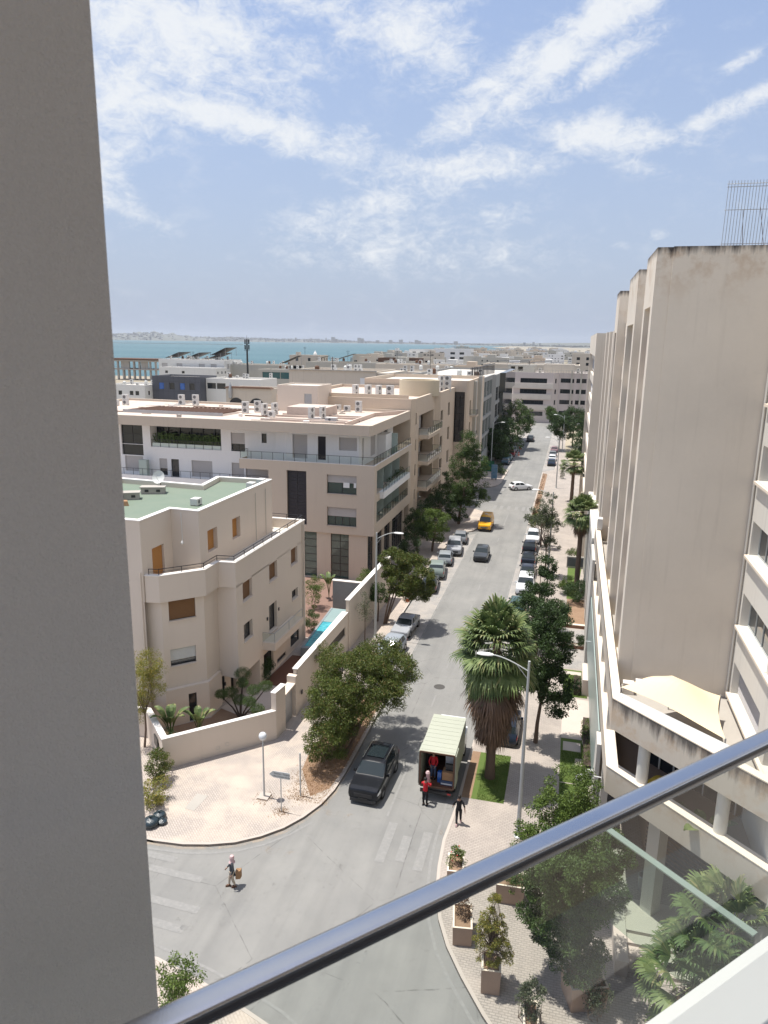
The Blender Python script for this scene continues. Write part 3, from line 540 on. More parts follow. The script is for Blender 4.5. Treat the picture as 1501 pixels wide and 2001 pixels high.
wins(villa, low, {1: fo1, 4: fs[:6]}, .3, M['glass'], M['dark'], sill=M['villa'])
# ground floor
g1 = [(-25.6, 39.1), (-24.68, 39.15), (-22.6, 41.2), (-22.6, 43.0), (-22.75, 43.2), (-22.75, 46.6), (-21.25, 46.55), (-21.15, 55.95), (-36, 55.9), (-36, 39.1)]
g1o = {1: [(1.5, 2.05, .1, 2.2, .2, dict(mull=1))], 4: [(.15, .6, .15, 2.1, .12), (1.5, 2.4, .15, 2.15, .3)], 6: [(.7, 2.5, .2, 2.24, .25), (3.2, 5.0, .4, .8, .15), (6.0, 7.9, .6, 2.1, .12)]}
w2 = MB(); walls(w2, g1, 0, 2.75, g1o, .25, skip=(4, 5, 6)); walls(w2, g1, 0, 2.25, g1o, .25, skip=(0, 1, 2, 3, 7, 8, 9))
ins = offs(g1, .3)
for i in (0, 1, 2): w2.q((*g1[i], 2.75), (*g1[i+1], 2.75), (*ins[i+1], 2.79), (*ins[i], 2.79))
w2.build('ground_floor', M['villa'], villa); wins(villa, g1, g1o, .25, M['glass'], M['dark'])
# parapet band round the terrace
pb = MB(); walls(pb, VL, 8.98, 10.76, skip=(7, 8)); ins = parapet(pb, VL, 10.76, .75, .28); pb.prism(offs(VL, .02), 8.985, 9.1); pb.build('parapet', M['villa'], villa)
flat(ins, 10.01).build('terrace_floor', M['roofw'], villa)
cp = MB(); band(cp, offs(VL, -.04)[0:7], .42, 10.765, 10.81, 1); cp.build('coping', M['white_trim'], villa)
railing(villa, [(-25.35, 39.08), (-24.72, 39.22), (-22.65, 41.25), (-22.65, 43.1), (-21.45, 43.25), (-21.3, 55.8), (-25.5, 55.8)], 10.8, .38, False, 1.5, 'dark', 'terrace_rail', 1)
UP = [(-35.5, 38.8), (-25.6, 38.8), (-25.55, 42.4), (-23.45, 42.3), (-23.35, 54.3), (-28.1, 54.1), (-27.6, 50.5), (-35.2, 51.0)]
uo = {1: [(1.15, 2.55, 10.2, 12.25, .25, dict(shut=1, sm=M['shuto']))], 3: [(1.1, 2.5, 11.2, 12.75, .4, dict(shut=1, sm=M['shuto'])), (4.8, 6.1, 11.15, 12.7, .4, dict(shut=1, sm=M['shuto']))]}
ub = MB(); walls(ub, UP, 9, 14.35, uo, .35, skip=(0,)); walls(ub, [UP[0], UP[1], UP[2]], 0, 14.35, skip=(1, 2)); ins = parapet(ub, UP, 14.35, .32, .3); ub.build('upper_wall', M['villa'], villa)
wins(villa, UP, uo, .35, M['glass'], M['dark'])
flat(ins, 14.03).build('roof', M['green'], villa)
cp = MB(); band(cp, offs(UP, -.05)+[offs(UP, -.05)[0]], .52, 14.355, 14.42, 1); cp.build('coping', M['white_trim'], villa)
vb = MB(); vb.prism([(-21.3, 47.1), (-20.25, 47.2), (-20.15, 52.9), (-21.2, 52.9)], 2.75, 3.35); vb.build('balcony', M['villa'], villa)
railing(villa, [(-21.25, 47.2), (-20.33, 47.28), (-20.23, 52.8)], 3.35, .75, True, 3, 'steel', 'balcony_glass')
for x, y, z0, z1 in ((-21.12, 55.3, .2, 10.5), (-21.1, 55.55, .2, 10.5), (-25.75, 38.72, .3, 11)): MB().tube([(x, y, z0), (x, y, z1)], .045, 8).build('drain_pipe', M['villa'], villa)
for y in (51.0, 52.9): MB().tube([(-23.3, y, 10.1), (-23.3, y, 13.9)], .02, 6).build('cable_duct', M['grey'], villa)

wl = MB(); wl.lathe((-24.75, 42.3, 12.0), [(0, 0), (.08, .02), (.1, .12), (.05, .24), (0, .26)], 8); wl.tube([(-24.75, 42.35, 12.1), (-24.75, 42.32, 14.2)], .02, 6); wl.build('wall_lamp', M['white_gloss'], villa)
for p_ in ((-21.2, 48.0, 4.9), (-21.2, 50.2, 4.9), (-22.7, 43.7, 1.4)): MB().obox(p_, .05, .06, .12).build('wall_sconce', M['dark'], villa)
def acunit(name, label, p, rz=0, n=1, w=.85, h=.62, d=.32, group=None, deck=True):
    t = thing(name, label, 'air conditioner', (*p[:2], p[2]), group, 0); c = MB()
    for k in range(n):
        z = p[2]+.06+k*(h+.03); c.obox((p[0], p[1], z+h/2), w/2, d/2, h/2, rz)
        q = Vector((0, -d/2-.004)); q.rotate(Matrix.Rotation(rz, 2)); 
        ring = []
        for a in range(16):
            u = Vector((cos(a*pi/8)*h*.33-.08*w, 0)); vz = sin(a*pi/8)*h*.33; u.rotate(Matrix.Rotation(rz, 2)); ring.append((p[0]+q.x+u.x, p[1]+q.y+u.y, z+h/2+vz))
        MB().q(*ring).build('fan_grille', M['fan'], t)
    for s_ in (-1, 1):
        o = Vector((s_*w*.35, 0)); o.rotate(Matrix.Rotation(rz, 2)); MB().obox((p[0]+o.x, p[1]+o.y, p[2]+.03), .03, d/2+.03, .03, rz).build('foot', M['concrete'], t)
    c.build('casing', M['ac'], t); return t
for k, (x, y, w_) in enumerate(((-25.1, 45.3, ''), (-23.9, 51.9, ''), (-23.8, 53.6, ''))):
    acunit('roof_vent_box', ['boxy grey vent on the edge of the green roof nearest the camera', 'boxy white vent halfway along the edge of the green roof', 'small white vent box at the far corner of the green roof'][k], (x-.15, y, 14.03 if k != 0 else 14.03), pi/2, 1, .7, .45, .55)
def chimney_block(x, y, l, w_, rz, label):
    t = thing('roof_hatch', label, 'roof hatch', (x, y, 14.03)); a = MB(); a.obox((x, y, 14.26), l/2, w_/2, .23, rz); a.obox((x, y, 14.53), l/2+.08, w_/2+.08, .04, rz); a.build('curb', M['concrete'], t)
    for s_ in (-.25, .25): o = Vector((s_*l, -w_/2-.005)); o.rotate(Matrix.Rotation(rz, 2)); MB().obox((x+o.x, y+o.y, 14.28), .14, .01, .09, rz).build('vent_opening', M['dark'], t)
chimney_block(-30.9, 45.6, 1.6, .7, .5, 'low concrete roof hatch on the green roof nearest the left pillar'); chimney_block(-30.3, 48.0, 1.7, .7, .35, 'low concrete roof hatch on the green roof beside the round dish')
def dish(x, y, z, r, label, rz=0):
    t = thing('satellite_dish', label, 'satellite dish', (x, y, z)); m = MB().tube([(x, y, z), (x, y, z+.9)], .035, 8); m.build('mast', M['rust'], t)
    d = MB(); nr = 6; c = Vector((x, y-.12, z+1.0)); ax = Vector((sin(rz), -cos(rz), .45)).normalized(); a = ax.cross(Vector((0, 0, 1))).normalized(); b = a.cross(ax)
    for i in range(nr):
        for k in range(16):
            q = []
            for ii, kk in ((i, k), (i, k+1), (i+1, k+1), (i+1, k)):
                rr = r*ii/nr; t_ = kk*pi/8; q.append(c+a*cos(t_)*rr+b*sin(t_)*rr+ax*(rr*rr/r*.35))
            d.q(*q)
    d.build('dish', M['shutw'], t, smooth=True); e = MB().tube([c-b*r*.6, c+ax*r*1.0], .015, 5); e.build('arm', M['steel'], t); return t
dish(-30.2, 48.9, 14.1, .52, 'round white satellite dish on a rusty mast above the green roof'); dish(-31.0, 44.9, 14.03, .6, 'grey satellite dish leaning low beside the left roof hatch', -.8)
tb = MB().prism([(-30.2, 43.3), (-29.5, 43.6), (-29.9, 44.1), (-30.6, 43.9)], 14.04, 14.35, .8); tag(tb.build('cardboard_box', M['cardboard'], org=(-30, 43.7, 14.04)), 'crumpled brown cardboard box lying on the green roof', 'box')
tt = thing('terrace_table', 'round white table on the villa back terrace behind the rail', 'table', (-24.3, 55.1, 10.01)); MB().lathe((-24.3, 55.1, 10.7), [(0, .03), (.5, .03), (.5, 0), (0, 0)], 16).build('table_top', M['white_gloss'], tt); MB().lathe((-24.3, 55.1, 10.01), [(.25, 0), (.04, .05), (.04, .69)], 8).build('pedestal', M['white_gloss'], tt)
# garden wall, gate, pool, deck
gw = thing('garden_wall', 'low beige plastered garden wall with white coping round the villa corner', 'garden wall', (-19.7, 37.2, .13))
m = MB(); A, Bp = (-22.3, 34.7), (-17.12, 39.8); d, l = unit(A, Bp); nn_ = (-d[1], d[0])
def wl_(a, b, z, t=.25, z0=.1):
    dd, _ = unit(a, b); n_ = (-dd[1]*t, dd[0]*t); m.prism([a, b, (b[0]+n_[0], b[1]+n_[1]), (a[0]+n_[0], a[1]+n_[1])], z0, z)
wl_(A, Bp, 2.12); wl_(Bp, (-17.0, 41.1), 3.35, .35)
m.prism([(-22.3, 34.72), (-22.15, 34.98), (-25.0, 37.85), (-25.25, 37.65)], .1, 2.1)
m.prism([(-25.25, 37.65), (-25.0, 37.85), (-33, 37.9), (-33, 37.65)], .1, 2.1)
m.build('wall', M['villa'], gw)
c = MB(); band(c, [(A[0]+d[1]*.03, A[1]-d[0]*.03), (Bp[0]+d[1]*.03-d[0]*.0, Bp[1]-d[0]*.03)], .31, 2.125, 2.17, 1); c.prism([(-22.33, 34.68), (-22.1, 35.0), (-25.0, 37.88), (-25.3, 37.62)], 2.105, 2.16); c.prism([(-25.3, 37.62), (-25, 37.9), (-33, 37.93), (-33, 37.62)], 2.105, 2.16)
c.prism([(-17.14, 39.75), (-16.96, 41.15), (-17.35, 41.2), (-17.5, 39.8)], 3.355, 3.40); c.build('coping', M['white_trim'], gw)
v = MB()
for u in (6.2, 3.2, 3.9, 1.6): v.lathe((A[0]+d[0]*u+d[1]*.012, A[1]+d[1]*u-d[0]*.012, .75), [(0, 0), (.001, 0)], 4)
for u, z in ((3.35, .62), (3.95, .72)):
    cc = Vector((A[0]+d[0]*u+d[1]*.02, A[1]+d[1]*u-d[0]*.02, z)); v.tube([cc+Vector((d[0], d[1], 0))*.12*cos(t*pi/8)+Vector((0, 0, .12*sin(t*pi/8))) for t in range(17)], .008, 4, False)
v.build('wall_fitting', M['galv'], gw)
mb_ = MB().obox((-23.3, 35.6, 1.35), .42, .03, .32, radians(135)); mb_.build('letter_grille', M['dark'], gw)
gt = thing('entrance_gate', 'grey panelled pedestrian gate recessed between beige piers of the street wall', 'gate', (-17.2, 42.4, .13))
MB().obox((-17.28, 42.0, 1.3), .05, .85, 1.15).build('panel', M['steel'], gt); MB().box(-17.6, -17.0, 41.16, 43.0, 2.5, 2.62).box(-17.62, -16.98, 42.9, 43.3, .1, 3.1).build('pier', M['villa'], gt)
MB().obox((-17.2, 41.5, 1.2), .04, .02, .12).build('handle', M['dark'], gt)
sw = thing('street_wall', 'tall beige street wall of the villa with white coping and louvred openings', 'wall', (-16.9, 55, .13)); m = MB()
so_ = {0: [(4.4, 10.6, 1.7, 2.5, .12)]}
facade(m, (-17.0, 43.3), unit((-17.0, 43.3), (-16.85, 54.6))[0], 11.3, .1, 3.45, so_[0], .1); m.box(-17.3, -17.06, 43.32, 54.58, .1, 3.44)
m.prism([(-17.05, 54.6), (-16.75, 54.6), (-16.55, 68.2), (-16.9, 68.2)], .1, 4.5)
m.prism([(-17.2, 58.2), (-16.94, 58.2), (-16.94, 58.3), (-17.2, 58.3)], .1, 4.2)
m.build('wall', M['villa'], sw); c = MB(); c.prism([(-16.97, 43.25), (-16.82, 54.55), (-17.36, 54.55), (-17.36, 43.25)], 3.455, 3.52); c.prism([(-16.72, 54.55), (-16.52, 68.25), (-17.0, 68.25), (-17.12, 54.55)], 4.505, 4.57); c.build('coping', M['white_trim'], sw)
v = MB()
for k in range(32): y = 47.8+k*.194; v.box(-16.99, -16.955, y, y+.05, 1.7, 2.5)
v.build('louvre', M['dark'], sw); MB().obox((-16.9, 43.9, 1.5), .03, .1, .14).build('intercom', M['dark'], sw)
dk = flat([(-21.2, 46.7), (-17.35, 46.7), (-17.2, 52.2), (-20.9, 52.2)], .17); stru('timber_deck', dk, M['deck'])
stru('garden_patio', flat([(-22.5, 42.5), (-17.4, 40.6), (-17.35, 46.65), (-21.2, 46.65)], .165), M['slabs'])
stru('garden_soil', flat([(-24.9, 38.0), (-22.2, 35.1), (-17.4, 39.9), (-17.45, 41.0), (-22.4, 42.4), (-22.5, 41.1), (-24.7, 39.0)], .16), M['soil'])
stru('courtyard_paving', flat([(-27, 56.1), (-17.1, 56.1), (-17, 71.9), (-27, 71.9)], .15), mat('red_gravel', (.24, .15, .12), .9, .15, 1, .1, 12, .2))
pool = thing('swimming_pool', 'narrow turquoise swimming pool between the villa and the street wall', 'swimming pool', (-20.2, 58, .13))
MB().prism([(-20.1, 52.0), (-18.7, 52.0), (-18.7, 52.4), (-20.12, 52.4)], .1, 1.02).prism([(-18.9, 52.4), (-18.7, 52.4), (-18.7, 61.4), (-18.9, 61.4)], .1, 1.02).prism([(-20.12, 52.4), (-19.95, 52.4), (-20.45, 61.4), (-20.62, 61.4)], .1, 1.02).build('basin', M['stone'], pool)
def poolmat():
    m = bpy.data.materials.new('pool_water'); m.use_nodes = True; t = m.node_tree; b = t.nodes['Principled BSDF']; oc = t.nodes.new('ShaderNodeTexCoord').outputs['Object']
    vo = t.nodes.new('ShaderNodeTexVoronoi'); vo.feature = 'SMOOTH_F1'; vo.inputs['Scale'].default_value = 3.5; t.links.new(mixc(t, .25, oc, noise(t, oc, 2, 3, col=True), 'ADD'), vo.inputs[0])
    t.links.new(ramp(t, vo.outputs['Distance'], [(.1, (.025, .24, .31)), (.75, (.10, .44, .50))]), b.inputs['Base Color']); b.inputs['Roughness'].default_value = .08
    bn = t.nodes.new('ShaderNodeBump'); bn.inputs['Strength'].default_value = .3; bn.inputs['Distance'].default_value = .05; t.links.new(noise(t, oc, 3, 3), bn.inputs['Height']); t.links.new(bn.outputs[0], b.inputs['Normal']); return m
M['water'] = poolmat()
flat([(-19.95, 52.4), (-18.9, 52.4), (-18.9, 61.4), (-20.45, 61.4)], .96).build('water', M['water'], pool)
MB().prism([(-20.27, 58.0), (-18.9, 58.0), (-18.9, 61.4), (-20.44, 61.4)], .965, .99).build('shallow_step', mat('wet_tile', (.28, .38, .38), .3), pool)
st = thing('pool_feature_wall', 'tall grey blue stone wall standing at the far end of the pool', 'feature wall', (-20, 66, .13)); MB().box(-21.2, -17.0, 63.6, 63.95, .1, 2.9).build('stone_face', M['stone'], st); MB().box(-21.25, -16.95, 63.56, 63.99, 2.905, 2.98).build('coping', M['white_trim'], st)
# ---------------------------------------------------------------- apartment block with white upper floors
apt = thing('apartment_block', 'wide beige apartment block with white top floor, roof air conditioners and corner balconies', 'apartment block', (-30, 80, 0))
XR = -19.4
front = [(-31.3, 72.0), (XR, 72.0), (XR, 72.9), (-31.3, 72.9)]
fo = [(2.1, 4.35, 6.0, 11.9, .3, dict(mull=2, tr=14)), (6.65, 9.95, 9.66, 11.7, .35, dict(shut=.42, sm=M['shut'], mull=2)), (6.65, 9.95, 6.16, 8.2, .35, dict(shut=.5, sm=M['shut'], mull=4))]
w = MB(); facade(w, (-31.3, 72), (1, 0), 11.9, 5.3, 12.85, fo, .35)
for o in fo:
    kk = dict(o[5]); gmm = M['louvre'] if o[1] < 4.4 else M['glassg']; window(apt, (-31.3, 72), (1, 0), o[:5], .35, gmm, M['dark'], sill=None if o[1] < 4.4 else M['apt'], **kk)
w.q((-34.7, 72, 11.8), (-31.3, 72, 11.8), (-31.3, 72, 12.85), (-34.7, 72, 12.85)); w.q((-34.7, 72, 11.8), (-34.7, 74, 11.8), (-31.3, 74, 11.8), (-31.3, 72, 11.8)); w.q((-34.7, 74, 11.8), (-34.7, 72, 11.8), (-34.7, 72, 12.85), (-34.7, 74, 12.85))
w.q((-31.3, 72, 0), (-31.3, 72, 11.8), (-31.3, 74, 11.8), (-31.3, 74, 0))
# street side: balcony bays (real depth)
sd2, ls = (0, 1), 17.9
so2 = [(1.0, 16.3, 6.55, 8.85, 2.0), (1.0, 16.3, 9.65, 12.2, 2.0)]
facade(w, (XR, 72), sd2, ls, 5.3, 12.85, so2, 2.0); w.q((XR, 72, 5.3), (-31.3, 72, 5.3), (-31.3, 89.9, 5.3), (XR, 89.9, 5.3))
w.build('wall', M['apt'], apt)
fr = MB()
for z0, z1 in ((6.56, 8.84), (9.66, 12.19)): fr.q((XR-1.98, 73.02, z0), (XR-1.98, 88.28, z0), (XR-1.98, 88.28, z1), (XR-1.98, 73.02, z1))
fr.build('balcony_glazing', M['glassg'], apt)
for z0, z1 in ((6.56, 8.84), (9.66, 12.19)):
    for y in (76.5, 80.3, 84.1): MB().box(XR-1.9, XR-.2, y, y+.06, z0, z1).build('balcony_divider', M['frost'], apt)
MB().box(XR-.1, XR+.45, 74.2, 87.2, 9.0, 9.72).build('balcony_front', M['aptw'], apt)
railing(apt, [(XR+.38, 74.3), (XR+.38, 87.1)], 9.72, .75, True, 1.3, 'dark', 'balcony_rail', gm='bal'); railing(apt, [(XR-.05, 73.1), (XR-.05, 88.2)], 6.55, .95, True, 1.3, 'dark', 'balcony_rail', gm='bal')
# ground storeys under the overhang
go = [(.9, 2.2, 0.15, 5.2, .2, dict(mull=1, tr=4)), (4.2, 5.9, .15, 5.2, .2, dict(mull=2, tr=4)), (7.4, 9.1, .15, 5.2, .2, dict(mull=2, tr=4))]
go = [(3.9, 5.4, .15, 5.2, .2, dict(mull=1, tr=5)), (7.0, 9.05, .15, 5.2, .2, dict(mull=2, tr=5))]
g = MB(); facade(g, (-31.3, 72.25), (1, 0), 11.1, 0, 5.3, go, .2)
for o in go: window(apt, (-31.3, 72.25), (1, 0), o[:5], .2, M['glassg'], M['dark'], **o[5])
gs = [(.3, 2.6, .15, 5.25, .2, dict(mull=2, tr=3)), (3.6, 6.4, .15, 5.2, .2, dict(mull=3, tr=3)), (7.4, 10.2, .15, 5.2, .2, dict(mull=3, tr=3)), (11.2, 16.8, .15, 5.2, .2, dict(mull=5, tr=3))]
facade(g, (-20.2, 72.25), (0, 1), 17.6, 0, 5.3, gs, .2)
for o in gs: window(apt, (-20.2, 72.25), (0, 1), o[:5], .2, M['glass'], M['dark'], **o[5])
g.build('ground_floor_wall', M['apt'], apt)
fl = MB(); fl.q((-34.7, 72.03, 12.4), (XR-.03, 72.03, 12.4), (XR-.03, 89.8, 12.4), (-34.7, 89.8, 12.4)); fl.build('terrace_floor', M['roof'], apt)
band_ = MB(); band(band_, [(-34.72, 71.98), (XR+.02, 71.98), (XR+.02, 89.9)], .22, 12.855, 12.90, 1); band(band_, [(-34.7, 72.21), (XR-.21, 72.21), (XR-.21, 89.85)], .015, 12.4, 12.854, 1); band_.build('coping', M['white_trim'], apt)
railing(apt, [(-34.6, 73.9), (-34.6, 72.12), (XR-.1, 72.12), (XR-.1, 89.6)], 12.9, .82, True, 1.25, 'dark', 'terrace_railing')
# white upper floor
U2 = [(-50.9, 74.0), (-31.3, 74.0), (-29.9, 73.6), (-21.6, 73.6), (-21.4, 73.8), (-21.4, 88), (-50.9, 88)]
uo = {0: [(.4, 3.2, 13.5, 15.8, .25, dict(mull=2, tr=1)), (.4, 3.2, 12.2, 13.45, .25), (.7, 3.1, 10.3, 12.1, .25, dict(shut=1, sm=M['shut'])), (4.2, 13.1, 13.3, 15.9, 1.6), (14.3, 16.0, 13.3, 15.4, .25, dict(shut=.6, sm=M['shut'], mull=2)), (18.0, 18.6, 14.4, 15.45, .2),
           (5.2, 6.2, 10.05, 12.0, .2, dict(shut=.6, sm=M['shut'])), (6.7, 7.7, 9.9, 12.0, .2), (9.3, 11.9, 10.1, 12.0, .25, dict(shut=1, sm=M['shut'])), (14.3, 15.8, 10.1, 12.0, .25, dict(shut=1, sm=M['shut'])), (16.0, 18.9, 10.1, 11.6, .25, dict(shut=1, sm=M['shut']))],
      2: [(.8, 2.5, 13.0, 15.6, .25, dict(shut=1, sm=M['shut'])), (3.7, 4.6, 12.95, 15.5, .2, dict(shut=1, sm=M['louvre'])), (6.1, 8.1, 14.1, 15.5, .25, dict(shut=1, sm=M['shut']))],
      4: [(.4, 1.1, 12.95, 15.4, .2, dict(shut=1, sm=M['shut'])), (3.8, 5.8, 12.95, 15.4, .2, dict(shut=1, sm=M['shut'])), (9.5, 11.5, 12.95, 15.4, .2)]}
w = MB(); walls(w, U2, 9, 15.98, uo, .25, skip=(5, 6)); w.build('upper_wall', M['aptw'], apt)
wins(apt, U2, {0: [o for o in uo[0] if o[1]-o[0] < 8], 2: uo[2], 4: uo[4]}, .25, M['glass'], M['dark'])
lg = MB(); lg.q((-46.7, 75.55, 13.3), (-37.8, 75.55, 13.3), (-37.8, 75.55, 15.9), (-46.7, 75.55, 15.9)); lg.build('loggia_glazing', M['glass'], apt)
lm = MB()
for k in range(7): lm.box(-46.7+k*1.48-.04, -46.7+k*1.48+.04, 75.44, 75.53, 13.3, 15.9)
lm.build('glazing_mullion', M['dark'], apt)
railing(apt, [(-46.6, 74.1), (-37.9, 74.1)], 13.3, .85, True, 1.1, 'dark', 'loggia_railing'); MB().box(-46.6, -37.9, 74.16, 74.3, 13.31, 13.75).build('loggia_upstand', M['aptw'], apt)
MB().box(-23.4, XR-.3, 83.4, 83.5, 12.42, 15.0).build('terrace_divider', M['frost'], apt)
MB().box(-21.39, -20.4, 80.5, 83.35, 12.42, 15.1).build('terrace_store', M['aptw'], apt)
# middle-left terrace of the floor below
lt_ = MB(); lt_.q((-50.9, 72.6, 9.95), (-31.35, 72.6, 9.95), (-31.35, 73.99, 9.95), (-50.9, 73.99, 9.95)); lt_.q((-50.9, 72.6, 0), (-31.35, 72.6, 0), (-31.35, 72.6, 10.15), (-50.9, 72.6, 10.15)); lt_.build('lower_terrace', M['aptw'], apt)
railing(apt, [(-50.8, 72.75), (-31.4, 72.75)], 10.15, .75, False, 1.2, 'dark', 'lower_railing', 0)
MB().box(-47.6, -46.6, 72.75, 73.3, 10.0, 11.9).build('glass_screen', M['frost'], apt)
# roof slab with fascia
R2 = [(-62, 71.85), (-20.0, 71.85), (-19.75, 72.1), (-19.75, 90.3), (-62, 93)]
w = MB(); walls(w, R2, 15.98, 17.05); w.q(*[(x, y, 15.98) for x, y in R2[::-1]]); ins = parapet(w, R2, 17.05, .3, .3); w.build('roof_fascia', M['apt'], apt)
w = MB(); walls(w, [(-62, 74), (-50.9, 74), (-50.9, 88), (-62, 88)], 0, 15.98, skip=(1,)); w.build('side_wall', M['aptw'], apt)
flat(ins, 16.76).build('roof', M['roof'], apt)
inner = MB(); inner.prism([(-22.9, 72.6), (-22.7, 72.6), (-22.7, 84), (-22.9, 84)], 16.77, 17.2); inner.prism([(-22.7, 84), (-22.9, 84), (-20.1, 89), (-20.0, 88.8)], 16.77, 17.2)
for y in (75.2, 76.4, 79.6, 81.6): inner.box(-33.5, -23.2, y, y+.3, 16.77, 16.98)
inner.build('roof_upstand', M['roof'], apt)
pi_ = MB()
for k, (x0, x1, y) in enumerate(((-33, -23.4, 75.75), (-30, -23.5, 77.1), (-29.5, -24, 80.2), (-37, -34, 78.6), (-48, -36, 86.5))): pi_.box(x0, x1, y, y+.28, 16.77, 16.87)
pi_.build('pipe_run', M['rust'], apt)
r9 = random.Random(9)
for k in range(26):
    x, y = r9.uniform(-58, -24), r9.uniform(73.5, 90); l_ = r9.uniform(.8, 4.5); a_ = r9.choice((0, pi/2, .1)); MB().tube([(x, y, 16.83), (x+cos(a_)*l_, y+sin(a_)*l_, 16.83)], r9.uniform(.03, .06), 6).build('roof_pipe', M[r9.choice(('rust', 'galv', 'galv', 'concrete'))], apt)
for k in range(12): x, y = r9.uniform(-57, -24), r9.uniform(73.5, 90); MB().box(x, x+r9.uniform(.3, .9), y, y+.4, 16.77, 16.77+r9.uniform(.1, .4)).build('roof_block', M[r9.choice(('concrete', 'white_trim'))], apt)
sk = MB()
for k in range(21): x_ = -51.8+k*.6; sk.prism([(x_, 77.6), (x_+.3, 77.6), (x_*.97-.6+.26, 83), (x_*.97-.6, 83)], 17.0, 17.12)
sk.build('roof_slats', M['rust'], apt); MB().box(-52.3, -39.2, 77.3, 77.42, 16.77, 17.12).build('slat_frame', M['steel'], apt)
sx_ = [(-36.2, 86.6), (-30.8, 86.6), (-30.8, 92), (-36.2, 92)]
w, r_ = block(apt, sx_, 16.7, 20.0, M['villa'], M['roofw'], .15, .2, {0: [(3.6, 4.6, 16.9, 19.0, .12)]}, name='stair_house')
window(apt, sx_[0], (1, 0), (3.6, 4.6, 16.9, 19.0), .12, M['steel'], M['galv'], name='metal_door')
MB().box(-32.4, -27.6, 80.3, 84.6, 16.78, 17.9).build('plant_box', M['roof'], apt)
ACG = 'air conditioners on the beige apartment roof'
for k, (x, y, n, rz, lb) in enumerate([(-59.5, 85.4, 3, 0, 'tallest triple air conditioner at the left end of the apartment roof'), (-58.2, 84.6, 1, .1, 'single air conditioner second from the left pillar on the roof'), (-57.4, 85.6, 2, 0, 'double air conditioner third from the left pillar on the roof'), (-50.8, 88.5, 2, 0, 'double air conditioner behind the brown roof slats, the left one'), (-49.1, 89.2, 2, 0, 'double air conditioner behind the brown roof slats, the right one'),
        (-38.3, 81.6, 2, .35, 'tall white air conditioner left of the roof stair house'), (-37.5, 83.4, 2, .35, 'tall air conditioner tucked close to the left of the stair house'), (-35.2, 80.2, 2, 1.2, 'slim tall air conditioner standing in front of the stair house door'), (-34.4, 81.4, 2, 1.2, 'slim dark sided air conditioner beside the stair house door'),
        (-28.5, 78.0, 2, 1.3, 'slim tall air conditioner in front of the low plant box'), (-27.6, 79.2, 2, 1.3, 'dark sided tall air conditioner touching the low plant box'), (-29.2, 89.8, 1, 0, 'leftmost of the air conditioners with round fans behind the pipes'), (-27.7, 89.0, 1, 0, 'middle air conditioner with one round fan behind the pipes'), (-26.0, 88.4, 2, 0, 'double stacked air conditioner with two round fans behind the pipes'), (-33.6, 78.6, 1, 0, 'low square unit on the roof edge before the stair house')]):
    acunit('air_conditioner', lb, (x, y, 16.77), rz, n, .85, .66, .34, ACG)
acunit('air_conditioner', 'low wide unit beside the pipes near the front edge of the apartment roof', (-25.6, 76.4, 16.77), 0, 1, 1.3, .45, .7, ACG)
# terrace furniture / hung washing
wd = MB(); 
for cx_, w_, h_ in ((-22.45, .34, .27), (-21.5, .14, .25)):
    z1 = 10.95
    for i in range(6): a, b = cx_-w_+i*w_/3, cx_-w_+(i+1)*w_/3; wd.q((a, 71.93+.02*(i % 2), z1-2*h_), (b, 71.93+.02*((i+1) % 2), z1-2*h_), (b, 71.97, z1), (a, 71.97, z1))
tag(wd.build('hung_washing', M['white_gloss'], org=(-22, 71.95, 10.4)), 'white towels hanging from the open apartment window', 'washing')
bp = thing('balcony_plants', 'leafy potted plants crowding the middle corner balcony', 'potted plants', (XR-.3, 83, 9.75))
# ---------------------------------------------------------------- foliage generators
def leaves(C, R, n, ln, wd, seed, flatz=.75, droop=0.0, up=0.0):
    """n leaf quads spread in clumps: C (k,3) clump centres, R (k,) clump radii"""
    g = np.random.default_rng(seed); idx = g.integers(0, len(C), n); d = g.normal(0, 1, (n, 3)); d /= np.linalg.norm(d, axis=1)[:, None]
    P = C[idx] + d*(R[idx]*g.uniform(.25, 1, n)**.6)[:, None]*np.array([1, 1, flatz])
    a = g.normal(0, 1, (n, 3)) + d*.8; a[:, 2] += up-droop*1.2; a /= np.linalg.norm(a, axis=1)[:, None]
    b = np.cross(a, g.normal(0, 1, (n, 3))); b /= np.linalg.norm(b, axis=1)[:, None]
    L_ = (ln*g.uniform(.6, 1.3, n))[:, None]; W_ = (wd*g.uniform(.7, 1.2, n))[:, None]
    V = np.stack([P, P+a*L_*.5+b*W_*.5, P+a*L_, P+a*L_*.5-b*W_*.5], 1).reshape(-1, 3)
    return V, np.arange(4*n).reshape(-1, 4)
def clumps(lobes, k, seed, shell=.55, cr=.35):
    g = np.random.default_rng(seed); C = []; R = []; vol = np.array([l[3]*l[4]*l[5] for l in lobes])**.7; vol = vol/vol.sum()
    for l, v in zip(lobes, vol):
        m = max(4, int(k*v)); d = g.normal(0, 1, (m, 3)); d /= np.linalg.norm(d, axis=1)[:, None]; r = g.uniform(shell, 1.05, m)**.7
        C.append(np.array(l[:3]) + d*r[:, None]*np.array(l[3:6])); R.append(g.uniform(.6, 1.3, m)*cr)
    return np.concatenate(C), np.concatenate(R)
